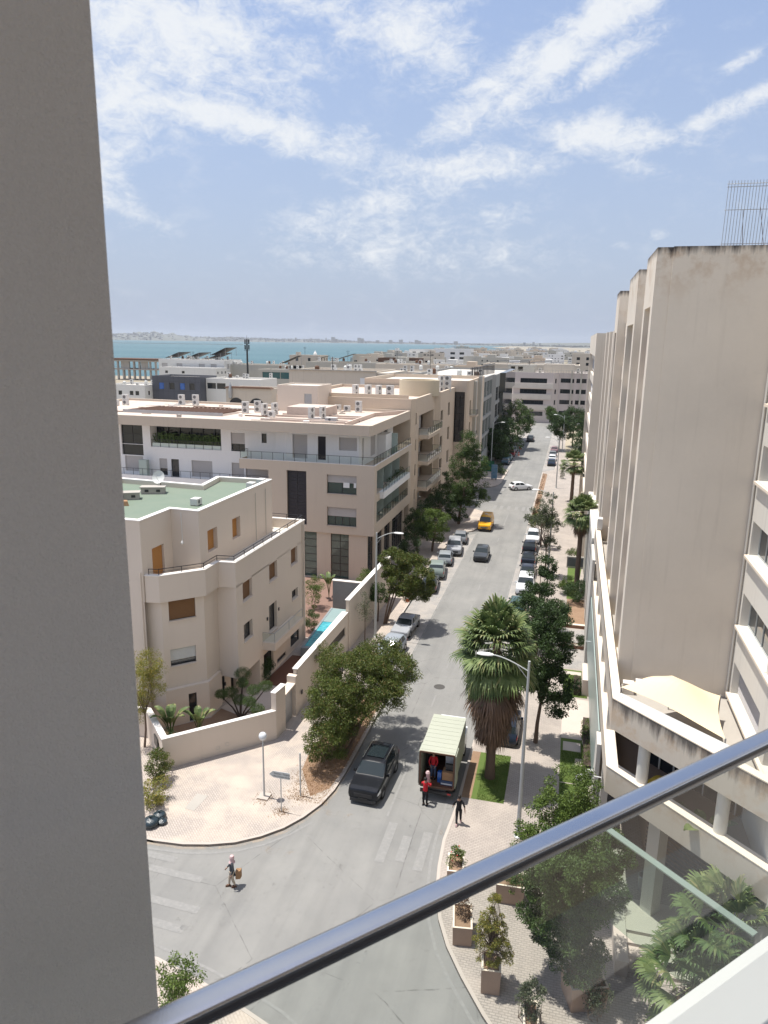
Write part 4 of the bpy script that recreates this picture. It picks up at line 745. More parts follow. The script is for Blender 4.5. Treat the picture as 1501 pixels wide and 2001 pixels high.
def tree(name, label, base, lobes, k, n, ln, wd, lm, bm='bark', cr=.35, th=.16, group=None, seed=1, trunks=1, limbs=10, droop=.3, z0=.13, cat='tree', flatz=.75, lean=(0, 0), shell=.5, fork=.35, trunkname='trunk', crownname='crown'):
    t = thing(name, label, cat, (base[0], base[1], z0), group); rr = random.Random(seed)
    C, R = clumps(lobes, k, seed, shell, cr); V, Fq = leaves(C, R, n, ln, wd, seed, flatz, droop); npmesh(crownname, V, Fq, M[lm], t)
    tb = MB(); cc = np.mean([l[:3] for l in lobes], axis=0); zb = min(l[2]-l[5]*.6 for l in lobes)
    for q in range(trunks):
        off = (rr.uniform(-.15, .15), rr.uniform(-.15, .15)) if trunks > 1 else (0, 0); zf = z0+(max(zb, z0+.3)-z0)*(.9 if fork < 1 else 1)+fork
        mid = Vector((base[0]+(cc[0]-base[0])*.4+off[0]*3, base[1]+(cc[1]-base[1])*.4+off[1]*3, zf))
        p0 = Vector((base[0]+off[0], base[1]+off[1], z0-.05)); pm = p0.lerp(mid, .5)+Vector((rr.uniform(-.1, .1), rr.uniform(-.1, .1), 0))
        tb.tube([p0, pm, mid], [th*1.15/trunks**.4, th*.9/trunks**.4, th*.75/trunks**.4], 8)
        for j in range(limbs//trunks):
            c = C[rr.randrange(len(C))]; e = Vector(c); s_ = mid.lerp(e, .5)+Vector((rr.uniform(-.3, .3), rr.uniform(-.3, .3), rr.uniform(-.1, .3)))
            tb.tube([mid-Vector((0, 0, .05)), mid.lerp(s_, .6), s_, e], [th*.5, th*.36, th*.22, th*.07], 6)
            for _ in range(2):
                c2 = Vector(C[rr.randrange(len(C))])
                if (c2-s_).length < max(1.8, cr*5): tb.tube([s_, c2], [th*.16, th*.05], 5)
    tb.build(trunkname, M[bm], t, smooth=True); return t
def shrub(name, label, base, r, h, lm, n=900, seed=1, group=None, ln=.09, wd=.05, cat='shrub', z0=.13, mode=0, bm='bark', cr=None):
    return tree(name, label, base, [(base[0], base[1], z0+h*.55, r, r, h*.5)], 26, n, ln, wd, lm, bm, cr or r*.38, .03, group, seed, 3, 9, 0, z0, cat, .8, trunkname='stem', crownname='foliage', fork=.02, shell=.3)
def frond_fan(V, Fc, base, dirv, pet, R_, nseg, spread, droop, rr, wseg=.05, cup=.25):
    """one fan leaf: petiole from base along dirv, then a fan of folded, drooping segments"""
    d = Vector(dirv).normalized(); up = Vector((0, 0, 1)); side = d.cross(up); side = side.normalized() if side.length > .05 else Vector((1, 0, 0)); nrm = side.cross(d).normalized()
    e = Vector(base)+d*pet; e.z -= droop*.15*pet; n0 = len(V); w = .018; V += [tuple(Vector(base)-side*w), tuple(Vector(base)+side*w), tuple(e+side*w*.6), tuple(e-side*w*.6)]; Fc.append((n0, n0+1, n0+2, n0+3))
    for i in range(nseg):
        a = radians(spread)*(i/(nseg-1)-.5)+rr.uniform(-.03, .03); u = d*cos(a)+side*sin(a); L_ = R_*(1-.25*abs(i/(nseg-1)-.5)*2)*rr.uniform(.88, 1.06)
        q = side*cos(a)-d*sin(a); w1 = wseg*R_
        p1 = e+u*L_*.5+nrm*cup*L_*.18*cos(a*2); p2 = e+u*L_*.82+nrm*cup*L_*.12; p2.z -= droop*L_*.16; p3 = e+u*L_*(1.0-droop*.12); p3.z -= droop*L_*(.42+rr.uniform(-.08, .1))
        n0 = len(V); V += [tuple(e), tuple(p1+q*w1+nrm*.01), tuple(p1-q*w1+nrm*.01), tuple(p2+q*w1*.5), tuple(p2-q*w1*.5), tuple(p3)]
        Fc += [(n0, n0+1, n0+2, n0+2), (n0+2, n0+1, n0+3, n0+4), (n0+4, n0+3, n0+5, n0+5)]
def fan_mesh(name, V, Fc, m, par):
    mb = MB(); mb.v = V; mb.f = [tuple(dict.fromkeys(f)) for f in Fc]; mb.m = [0]*len(Fc); return mb.build(name, m, par)
def palm(name, label, base, h, cr, nf, ndead, tr=.28, seed=1, group=None, z0=.13, skirt=2.5, skr=1.2, pet=.9, R_=1.0, top=None, bigp=0):
    t = thing(name, label, 'palm tree', (base[0], base[1], z0), group); rr = random.Random(seed); bx_, by_ = base; tx, ty = top or base; H_ = z0+h
    tb = MB(); prof = []; nz = 14
    pts = [Vector((bx_+(tx-bx_)*(k/nz)**1.5, by_+(ty-by_)*(k/nz)**1.5, z0-.05+(h)*k/nz)) for k in range(nz+1)]
    tb.tube(pts, [tr*(1.25 if k == 0 else 1.05-.25*k/nz)*(1+.05*(k % 2)) for k in range(nz+1)], 12); tb.build('trunk', M['bark'], t, smooth=True)
    hub = Vector((tx, ty, H_)); V = []; Fc = []
    for i in range(nf):
        a = i*2.39996+rr.uniform(-.2, .2); e = radians(82-(122+34*bigp)*(i/nf)**.9+rr.uniform(-9, 9)); d = (cos(a)*cos(e), sin(a)*cos(e), sin(e))
        frond_fan(V, Fc, hub+Vector((cos(a)*.1, sin(a)*.1, -(.25+.9*bigp)*i/nf)), d, pet*rr.uniform(.85-.2*bigp, 1.15+.15*bigp)*cr, R_*cr*rr.uniform(.85, 1.1), 20, 150, .35+(.75-.35*bigp)*i/nf, rr, .052, .35)
    fan_mesh('crown', V, Fc, M['palm'], t)
    if ndead:
        V = []; Fc = []
        for i in range(ndead):
            a = rr.uniform(0, 2*pi); f = rr.random(); z = H_-.25-bigp*1.3-f*skirt*.55; e = radians(-52-30*f+rr.uniform(-9, 9)); d = (cos(a)*cos(e), sin(a)*cos(e), sin(e))
            frond_fan(V, Fc, Vector((tx+cos(a)*tr*.8, ty+sin(a)*tr*.8, z)), d, .55*cr*(1.15-.55*f)*skr, R_*cr*rr.uniform(.6, .95)*skr*.9, 11, 70, .5, rr, .03, .1)
        for i in range(ndead*7):
            a = rr.uniform(0, 2*pi); f = rr.random(); r1 = skr*(.75-.45*f)*rr.uniform(.5, 1.1); z = H_-.5-bigp*1.6-f*skirt*.66; l = rr.uniform(.4, 1.1); n0 = len(V)
            x, y = tx+cos(a)*r1, ty+sin(a)*r1; q = Vector((-sin(a), cos(a), 0))*.02; p = Vector((x, y, z)); p2 = Vector((x+rr.uniform(-.12, .12)+cos(a)*.05, y+rr.uniform(-.12, .12), z-l)); V += [tuple(p-q), tuple(p+q), tuple(p2)]; Fc.append((n0, n0+1, n0+2, n0+2))
        fan_mesh('dead_frond_skirt', V, Fc, M['palmd'], t)
    return t
# balcony plants, loggia plants, far facades on the left
V, Fq = leaves(*[np.array(x) for x in ([(XR-.2, y, 10.1) for y in (79, 80.2, 81.5, 82.6, 83.6, 84.6, 85.6)]+[(XR-.2, y, 10.5) for y in (83, 85)], [.35]*9)], 1500, .12, .05, 3); npmesh('foliage', V, Fq, M['leafC'], bp)
MB().box(XR-.35, XR-.08, 78.6, 86, 9.73, 9.9).build('plant_trough', M['aptw'], bp)
lp = thing('loggia_plants', 'row of dark strap leaved plants filling the wide opening of the white top floor', 'potted plants', (-42, 74.6, 13.3))
V = []; Fc = []; rr = random.Random(5)
for i in range(26):
    x = -46.2+i*.33
    for j in range(9):
        a = rr.uniform(0, 2*pi); l = rr.uniform(1.1, 2.2); e = rr.uniform(.7, 1.4); b = Vector((x, 74.75, 13.5)); m_ = b+Vector((cos(a)*cos(e)*l*.5, sin(a)*cos(e)*l*.25, sin(e)*l*.7)); tp = m_+Vector((cos(a)*l*.35, sin(a)*l*.12, -.05)); s_ = Vector((sin(a), 0, cos(a)))*.07
        n0 = len(V); V += [tuple(b-s_*.4), tuple(b+s_*.4), tuple(m_+s_), tuple(m_-s_), tuple(tp)]; Fc += [(n0, n0+1, n0+2, n0+3), (n0+3, n0+2, n0+4, n0+4)]
fan_mesh('leaves', V, Fc, M['leafF'], lp); MB().box(-46.5, -37.95, 74.5, 74.95, 13.31, 13.6).build('trough', M['grey'], lp)
# peach apartment building with round drum
pa = thing('peach_apartments', 'peach apartment building with stacked corner balconies and a round drum on its roof', 'apartment block', (-26, 100, 0))
PX = -19.3
P0 = [(-38, 90.6), (-19.75, 90.6), (-19.35, 91.6), (-19.35, 105), (-18.6, 105.6), (-18.6, 118.6), (-38, 118.6)]
def stack(u0, u1, zs, h, rec=.2, **k): return [(u0, u1, z, z+h, rec, k) for z in zs]
zz = (5.0, 8.3, 11.6, 15.0)
po = {2: stack(-.0+.1, 1.0, (5.1, 8.4, 11.7, 15.1), 1.5, .25), 4: stack(.4, 2.4, (3.6, 7.0, 10.4, 14.2), 1.5, .3)+stack(6.8, 8.6, (3.2, 6.9, 10.6, 14.4), 2.0, .3)}
po[2] += stack(2.4, 12.6, (3.0, 6.4, 9.9, 13.4), 2.7, 1.6)
w, r_ = block(pa, P0, 0, 18.45, M['peach'], M['roof'], .45, .35, po, skip=(5,))
for o in [x for x in po[2] if x[1]-x[0] < 2]: window(pa, P0[2], (0, 1), o[:5], .25, M['glass'], M['dark'], shut=.5, sm=M['shut'])
for o in po[4]: window(pa, P0[4], (0, 1), o[:5], .3, M['glass'], M['dark'])
for z in (3.0, 6.4, 9.9, 13.4):
    MB().prism([(-19.36, 93.9), (-18.0, 93.9), (-17.9, 104.0), (-19.36, 104.2)], z-.35, z+.15).build('balcony_slab', M['peach'], pa)
    railing(pa, [(-19.3, 94), (-18.08, 94.0), (-17.98, 103.9), (-19.3, 104.1)], z+.15, .9, True, 1.5, 'dark', 'balcony_rail')
    q = window(pa, (-20.9, 95), (0, 1), (.5, 3.2, z+.1, z+2.5), .05, M['glass'], M['dark'], mull=2, name='balcony_door'); q = window(pa, (-20.9, 99), (0, 1), (1, 3.6, z+.1, z+2.5), .05, M['shut'], M['dark'], shut=1, sm=M['shut'], name='balcony_door')
dr = MB(); dr.lathe((-21.6, 104.5, 18), [(2.9, 0), (2.9, 2.2), (2.65, 2.2), (2.65, 1.9), (0, 1.9)], 32); dr.build('drum', mat('cream_render', (.58, .50, .37), .9, .05, .5, .03, 12, .1), pa, smooth=30)
MB().box(-34, -20.2, 91.0, 91.25, 18.0, 18.9).build('roof_upstand', M['peach'], pa)
for k, (x, y, n, rz) in enumerate(((-29.0, 97, 2, 1.3), (-27.2, 97, 2, 1.2), (-25.7, 97, 2, 1.3), (-24.2, 97.4, 2, 0), (-19.9, 112.5, 3, 1.2), (-19.0, 113.6, 3, 0))):
    acunit('air_conditioner', ['dark sided air conditioner, leftmost on the roof before the drum', 'air conditioner second from the left on the roof before the drum', 'air conditioner third from the left on the roof before the drum', 'white air conditioner nearest the drum, fourth in its row', 'dark sided tall unit on the roof right of the drum', 'white tall unit on the roof right of the drum'][k], (x, y, 18.0), rz, n, 1.05, .8, .45, 'air conditioners by the round drum')
# facade with dark mirror glass, next building
gb = thing('mirror_glass_building', 'peach and grey building with a tall dark mirrored bay and little side balconies', 'office building', (-20, 120, 0))
P1 = [(-34, 119.0), (-16.7, 119.0), (-16.4, 119.4), (-16.4, 133), (-16.3, 134), (-16.3, 139), (-34, 139)]
w, r_ = block(gb, P1, 0, 19.5, M['peach'], M['roofw'], .6, .3, {0: [(14.8, 17.0, 9.5, 17.7, .15, {})], 2: stack(1.2, 3.0, (3, 6.6, 10.2, 13.8), 2.4, .8)+stack(6, 8, (3.4, 7, 10.6, 14.2), 1.8, .3)}, skip=(5,))
window(gb, P1[0], (1, 0), (14.8, 17.0, 9.5, 17.7), .15, glassmat('mirror_glass', (.01, .014, .022), .04, 1.0), M['dark'], mull=3, tr=6)
wins(gb, P1, {2: stack(1.2, 3.0, (3, 6.6, 10.2, 13.8), 2.4, .8)+stack(6, 8, (3.4, 7, 10.6, 14.2), 1.8, .3)}, .3, M['glass'], M['dark'])
for z in (6.5, 10.1, 13.7): MB().box(-16.4, -15.3, 121.4, 124, z-.2, z+.05).build('balcony_slab', M['peach'], gb); railing(gb, [(-16.3, 121.5), (-15.4, 121.5), (-15.4, 123.9)], z+.05, .9, True, 1.2, 'dark', 'balcony_rail')
MB().box(-16.38, -15.9, 125.0, 126.2, 6, 19.2).box(-16.38, -15.8, 131, 132, 2, 19.8).build('pilaster', M['grey'], gb)
M['dgrey'] = mat('dark_grey_render', (.30, .30, .29), .8, .06, .3, .03, 12, .1)
gc = thing('glass_office_building', 'long office building with grey green glass bays and a slatted roof screen', 'office building', (-20, 160, 0))
P2 = [(-34, 139.6), (-17.2, 139.6), (-17.2, 162), (-16.5, 162.6), (-16.5, 205), (-34, 205)]
o1 = [(a, a+4.8, z, z+3.1, .2, dict(mull=3)) for a in (1, 6.6, 12.2, 17.2) for z in (3.5, 7.2, 11, 14.8)]
o2 = [(a, a+5.6, z, z+3, .2, dict(mull=3, tr=1)) for a in (.6, 7, 13.4, 19.8, 26.2, 32.6) for z in (1.5, 5.4, 9.2, 13, 16)]
o2 = [o for o in o2 if o[3] < 18.5]
w, r_ = block(gc, P2, 0, 18.8, M['dgrey'], M['roofw'], .5, .3, {1: o1, 3: o2}, skip=(4,)); wins(gc, P2, {1: o1}, .2, M['glassg'], M['steel']); wins(gc, P2, {3: o2}, .2, M['glass'], M['dark'])
rs = MB()
for k in range(34): rs.obox((-19.0+(k % 2)*.05, 140+k*1.25, 20.0-.02*k), .05, .09, 1.0, 0, .35)
rs.box(-19.1, -18.9, 139.8, 182, 20.6, 20.75); rs.build('roof_screen', M['dark'], gc)
w = MB(); w.prism([(-16.6, 171), (-15.3, 172), (-15.3, 200), (-16.6, 201)], 14.6, 18.9); w.prism([(-16.5, 172), (-15.8, 173), (-15.8, 199), (-16.5, 200)], 5, 14.6); w.build('black_bay', M['glass'], gc)
# end building across the far T-junction
eb = thing('end_building', 'pale pink apartment building with dark ribbon windows closing the far end of the street', 'apartment block', (-8, 246, 0))
E0 = [(-24, 256), (-21.5, 250), (-19.3, 247), (-6.5, 247), (-4.8, 249.4), (12, 249.4), (24, 258), (24, 270), (-24, 270)]
eo = {2: [(2.2, 10.8, z, z+1.5, .3, dict(mull=7)) for z in (13.0, 9.5)]+[(3, 10, z, z+1.4, .3, dict(mull=5)) for z in (6, 2.3)], 3: [(1.0, 1.8, z, z+1.5, .2, {}) for z in (13, 9.5, 6)],
      4: [(x, x+3.2, z, z+1.4, .3, dict(mull=4)) for z in (13.2, 9.7, 6.2, 2.6) for x in (.6, 5.6, 11)]+[(x, x+.8, z, z+1.3, .2, {}) for z in (13.2, 9.7, 6.2) for x in (4.1, 9.4)]}
w, r_ = block(eb, E0, 0, 16.4, mat('pink_render', (.56, .50, .475), .9, .04, .3, .03, 10, .05, streak=.1), M['roofw'], .6, .3, eo, skip=(7,)); wins(eb, E0, eo, .3, M['glass'], M['dark'])
MB().prism([(-19.7, 246.5), (-6.4, 246.5), (-6.4, 247.0), (-19.7, 247.0)], 11.2, 12.9).prism([(-19.5, 246.7), (-7.0, 246.7), (-7.0, 247.0), (-19.5, 247.0)], 7.7, 9.4).prism([(-19.5, 246.7), (-7.5, 246.7), (-7.5, 247.0), (-19.5, 247.0)], 4.2, 5.8).build('spandrel_band', eb.children[0].data.materials[0], eb)
for x in (-1.0, 2.0): MB().box(x, x+.5, 248.7, 249.4, 0, 17.2).build('pilaster', M['grey'], eb)
w, r_ = block(eb, [(-10, 252), (0, 252), (0, 262), (-10, 262)], 16, 19.0, M['beige'], M['roofw'], .2, .2, {}, name='roof_room'); w, r_ = block(eb, [(-22, 254), (-13, 254), (-13, 264), (-22, 264)], 16, 18.6, M['grey'], M['roofw'], .2, .2, {0: [(1, 2.4, 16.6, 18), (3.4, 5, 16.6, 18)]}, name='roof_room')
pg = MB()
for k in range(34): pg.box(-18+k*.85, -17.85+k*.85, 247.8, 248, 16.4, 17.25)
pg.box(-18, 11, 247.85, 247.95, 17.2, 17.3); pg.build('roof_pergola', M['grey'], eb)
# ---------------------------------------------------------------- roofscape beyond (each house a thing)
def house(name, label, cat, x0, x1, y, dep, zt, wm='white', rm='roofw', wz=(), wx=(), ww=1.4, wh=1.3, gm='glass', ph=.6, extra=None, side=True):
    t = thing(name, label, cat, ((x0+x1)/2, y+dep/2, 0)); pts = [(x0, y), (x1, y), (x1, y+dep), (x0, y+dep)]
    ops = {0: [(a*(x1-x0), a*(x1-x0)+ww, z, z+wh) for z in wz for a in wx]}
    if side and wz: ops[1] = [(a*dep, a*dep+ww*.8, z, z+wh) for z in wz for a in (.15, .5, .8)]
    w_, r_ = block(t, pts, 0, zt, M[wm], M[rm], ph, .3, ops, name='wall'); wins(t, pts, ops, .25, M[gm], M['dark'])
    return t
def panels(label, x, y, z, w_, l, tilt, group=None):
    t = thing('solar_array', label, 'solar panels', (x, y, z), group); a = MB(); c, s_ = cos(tilt), sin(tilt)
    a.q((x, y, z+.5), (x+l*c, y, z+.5+l*s_), (x+l*c, y+w_, z+.5+l*s_), (x, y+w_, z+.5)); a.q((x, y, z+.42), (x, y+w_, z+.42), (x+l*c, y+w_, z+.42+l*s_), (x+l*c, y, z+.42+l*s_)); a.q((x, y, z+.42), (x+l*c, y, z+.42+l*s_), (x+l*c, y, z+.5+l*s_), (x, y, z+.5)); a.build('panel', M['panel'], t)
    for f in (.1, .95):
        for yy in (y+.3, y+w_-.3): MB().tube([(x+l*c*f, yy, z), (x+l*c*f, yy, z+.4+l*s_*f)], .08, 5).build('post', M['steel'], t)
def clutter(n, x0, x1, y0, y1, z, rr, lab):
    for k in range(n):
        x, y = rr.uniform(x0, x1), rr.uniform(y0, y1); q = rr.random()
        if q < .6: 
            t = acunit('air_conditioner', lab, (x, y, z), rr.uniform(-.3, .3), rr.choice((1, 2)), 1.1, .8, .45, 'small roof units far off')
        else:
            t = thing('water_tank', lab.replace('air conditioner', 'water tank').replace('units', 'tanks'), 'water tank', (x, y, z), 'water tanks far off'); MB().lathe((x, y, z), [(.5, .3), (.55, .4), (.55, 1.3), (.3, 1.5), (0, 1.5)], 10).build('tank', M['shutw'] if q < .8 else M['rust'], t, smooth=True); MB().box(x-.5, x+.5, y-.5, y+.5, z, z+.3).build('stand', M['steel'], t)
rr = random.Random(21)
h = house('office_house', 'low block clad in dark slate panels with two bright blue windows', 'office building', -137.5, -119.8, 221, 12, 13.2, 'slate', 'roofw', (8.8,), (.14, .36, .58, .78), 1.9, 2.2, 'glass', side=False)
for a in (.14, .58): window(h, (-137.5, 221), (1, 0), (a*17.7, a*17.7+1.9, 8.8, 11.0), .1, M['glassb'], M['dark'], label='bright blue window')
jn = MB()
for x in range(1, 9): jn.box(-137.5+x*2, -137.46+x*2, 220.97, 220.99, 3, 13.1)
for z in (5.5, 8.2, 11.4): jn.box(-137.4, -119.9, 220.97, 220.985, z, z+.05)
jn.build('panel_joint', M['dark'], h)
h = house('plain_house', 'white wing with one long dark strip window right of the slate block', 'house', -119.7, -100, 225, 14, 12.6, 'white', 'roofw', (9.2,), (.02, .2), 3.2, 1.9, side=False)
h = house('low_house', 'low white house beside the pillar with small square openings', 'house', -152, -137.7, 216.5, 14, 10.2, 'white', 'roofw', (6.8,), (.1, .3, .6, .75), 1.4, 1.4)
h = house('white_block', 'white block carrying tilted solar panels on its roof', 'house', -205.4, -169, 337, 20, 15.2, 'white', 'roofw', (11,), (.05, .28, .62, .8), 3.2, 2.2, 'shut')
for k, x in enumerate((-203.5, -192, -180)): panels(['dark tilted solar panels at the left end of the white roof', 'dark tilted solar panels in the middle of the white roof', 'lower tilted solar panels at the right end of the white roof'][k], x, 340, 15.2, 13, 8.5, .36)
panels('highest tilted solar panel rising above the white roof', -179, 342, 17.0, 13, 9.5, .42)
h = house('white_annex', 'stepped white annex in front of the solar panel block', 'house', -196, -166, 322, 12, 11.8, 'white', 'roofw', (9,), (.1, .4), 1.5, 1.2)
t = thing('unfinished_building', 'unfinished grey concrete frame building open to the sea', 'building shell', (-262, 403, 0)); fb = MB()
for x in np.linspace(-278, -248, 9): fb.box(x-.5, x+.5, 403, 404, 0, 11.2); fb.box(x-.4, x+.4, 415, 416, 0, 11.2)
fb.box(-279, -247, 402, 417, 11.2, 12.2); fb.box(-279, -247, 402, 417, 6.2, 6.8); fb.box(-272, -266, 403.2, 403.5, 6.8, 11.2); fb.box(-258, -253, 403.2, 403.5, 6.8, 11.2); fb.build('frame', M['concrete'], t); MB().box(-279.5, -246.5, 401.5, 417.5, 12.2, 13.0).build('roof_layer', M['rust'], t)
h = house('grey_house', 'long flat grey building under the antenna mast', 'building', -172, -130, 344, 18, 13.2, 'grey', 'roofw', (), ())
h = house('teal_window_house', 'grey house with a broad teal glass front behind the arched house', 'house', -135.5, -116, 302, 14, 12.8, 'grey', 'roofw', (8.9,), (.12, .34, .56, .78), 4.1, 2.8, 'tealg', side=False)
t = thing('antenna_mast', 'tall dark mobile phone mast with panel antennas rising before the sea', 'antenna mast', (-142, 306, 0)); MB().tube([(-142, 306, 8), (-142, 306, 25.6)], [.5, .32], 10).build('pole', M['dark'], t)
for z in (21.2, 23.6):
    b = MB()
    for a in range(6): b.obox((-142+cos(a*pi/3)*.95, 306+sin(a*pi/3)*.95, z+.9), .22, .15, 1.0, a*pi/3)
    b.build('antenna_panel', M['dark'], t)
MB().tube([(-142, 306, 25.5), (-142, 306, 27.2)], .06, 6).lathe((-142, 306, 20.6), [(0, 0), (1.3, 0), (1.3, .15), (0, .15)], 12).build('platform', M['dark'], t)
t = house('arched_house', 'beige house with dark arched openings and a tiled roof edge', 'house', -86, -73.5, 172, 10, 13.4, 'beige', 'roofw', (), ())
ar = MB()
for cx_ in (-83.2, -77.6):
    r_ = 2.0; p = [(cx_-r_, 171.93, 8)]+[(cx_+r_*cos(pi-a*pi/10), 171.93, 9.0+r_*sin(pi-a*pi/10)) for a in range(11)]+[(cx_+r_, 171.93, 8)]; ar.q(*p[::-1])
ar.build('arched_opening', M['dark'], t); MB().prism([(-86.3, 171.6), (-73.3, 171.6), (-73.3, 173.5), (-86.3, 173.5)], 13.41, 13.8, .9).build('tiled_edge', M['rust'], t)
b = MB(); b.lathe((-84.6, 171.7, 10.6), [(.0, 0), (.5, .3), (.55, 2), (.3, 3.6), (.0, 4.4)], 8); b.build('closed_awning', M['steel'], t)
h = house('blank_block', 'large windowless beige block with rain stained walls behind the stair house', 'building', -60.7, -41, 152, 18, 19.2, 'beige', 'roofw', (), ())
MB().box(-44.4, -42.9, 151.9, 151.99, 14.8, 17.8).build('wall_vent', M['white_gloss'], h); MB().box(-41, -38.4, 153, 170, 0, 18.9).build('side_wing', M['beige'], h); MB().box(-61, -40.8, 151.7, 152.1, 19.2, 19.4).build('coping', M['concrete'], h)
h = house('long_grey_house', 'long pale grey building with a plain parapet below the sea line', 'building', -112, -60, 300, 18, 16.6, 'grey', 'roofw', (), ())
h = house('beige_tower_house', 'small beige house with a white roof ornament standing against the sea', 'house', -137, -121, 344, 12, 18.4, 'beige', 'roofw', (15.5,), (.2, .6), 1.4, 1.6); MB().lathe((-124.6, 347, 18.4), [(.9, 0), (.9, .8), (.5, 1.4), (.2, 2), (0, 2.4)], 10).build('ornament', M['white'], h); MB().box(-134, -132, 345, 347, 18.4, 19.8).build('roof_box', M['beige'], h)
h = house('grey_column_house', 'pale building with a wide recessed wall panel and roof boxes, left of the slatted screen', 'building', -73.5, -46, 272, 16, 17.2, 'beige', 'roofw', (10.5,), (.55,), 3, 2.6); MB().box(-72, -62, 271.8, 271.99, 9, 15.2).build('recess_panel', M['grey'], h)
h = house('warehouse', 'beige warehouse with a tall grey shutter wall behind the drum', 'building', -50, -29, 205, 18, 17.2, 'beige', 'roofw', (10,), (.65,), 2.2, 2.4)
h = house('stepped_house', 'stepped white house with a railing left of the dark roof screen', 'house', -46, -33.5, 165, 16, 16.0, 'white', 'roofw', (10, 13), (.2, .6), 1.6, 1.5)
panels('long dark tilted solar array on the pale grey building, left one', -131, 318, 14.6, 6, 9, .4); panels('small tilted solar panel right of the little beige tower house', -118, 330, 16.6, 4, 6, .25); panels('long dark tilted solar array standing on the long grey building', -104, 312, 16.6, 5, 10, .3)
for k, (x, y) in enumerate(((-36, 318), (-27, 320), (-18, 322), (-10, 324))): panels('dark solar panels on the roof behind the end building, %s' % ('leftmost', 'second from left', 'second from right', 'rightmost')[k], x, y, 17.2, 7, 8.4, .1)
h = house('solar_roof_building', 'wide beige building behind the end building carrying rows of dark solar panels', 'building', -38, 2, 316, 26, 17.0, 'beige', 'roofw', (), ())
h = house('grey_tower_house', 'plain grey box of a house above the slatted roof screen', 'house', -68, -58.5, 463, 14, 17.3, 'grey', 'roofw', (), ())
h = house('white_villa_row', 'bright white villa row with dark square windows near the end of the bay', 'house', -196, -150, 880, 24, 17, 'white', 'roofw', (8, 12), (.1, .3, .5, .7, .86), 4, 2.2); h = house('white_villa_row', 'tall white building with roof pergola against the end of the bay', 'house', -150, -110, 800, 24, 19, 'aptw', 'roofw', (8, 13), (.15, .45, .7), 5, 2.4)
h = house('dark_roof_house', 'low house with a black roof edge before the white villas', 'house', -112, -88, 420, 16, 16.2, 'rust', 'roofw', (), ())
h = house('end_low_house', 'white stepped house seen over the end building beside the fins', 'house', 10, 40, 330, 22, 20.0, 'white', 'roofw', (11, 15), (.1, .4, .7), 2, 1.6); h = house('cream_house', 'cream house with small windows just left of the near fins at the skyline', 'house', -2, 24, 430, 20, 20.5, 'beige', 'roofw', (10, 14, 17), (.1, .3, .5, .7), 1.8, 1.6)
clutter(20, -200, -170, 339, 352, 15.2, rr, 'small air conditioner on the white roof with the tilted solar panels'); clutter(16, -170, -132, 345, 360, 13.2, rr, 'small air conditioner on the long grey roof under the antenna mast'); clutter(12, -72, -48, 274, 286, 17.2, rr, 'small air conditioner on the pale roof with the recessed wall panel')
clutter(8, -49, -31, 206, 220, 17.2, rr, 'small air conditioner on the beige warehouse roof behind the drum'); clutter(6, -134, -118, 303, 314, 12.8, rr, 'small air conditioner on the roof above the teal glass front'); clutter(6, -118, -101, 226, 237, 12.6, rr, 'small air conditioner on the white wing right of the slate block'); clutter(8, -110, -62, 302, 316, 16.6, rr, 'small air conditioner on the long pale grey roof below the sea line')
clutter(10, -58, -43, 153.5, 168, 18.6, rr, 'small air conditioner on the blank beige block')
clutter(8, -33, -19, 141, 168, 18.3, rr, 'small air conditioner behind the slatted roof screen')
clutter(6, -18, 8, 252, 266, 15.8, rr, 'small air conditioner on the pink end building')
clutter(8, -150, -139, 218, 229, 9.6, rr, 'small air conditioner on the low white house beside the pillar')
for k, (x, y, z, h_) in enumerate(((-95, 306, 16.6, 5), (-66, 276, 17.2, 5), (-40, 208, 17.2, 6), (-130, 347, 18.4, 4), (-52, 156, 18.6, 3.5), (-188, 341, 15.2, 4), (-15, 255, 15.8, 4))):
    t = thing('aerial', 'thin bare roof aerial standing on the ' + ('long pale grey roof', 'pale roof with the recessed panel', 'beige warehouse roof', 'small beige tower house', 'blank beige block', 'white solar panel block', 'pink end building')[k], 'aerial', (x, y, z)); MB().tube([(x, y, z), (x, y, z+h_)], .07, 5).build('mast', M['dark'], t); MB().obox((x, y, z+h_*.9), .9, .04, .04).obox((x, y, z+h_*.78), .6, .04, .04).build('crossbar', M['dark'], t)
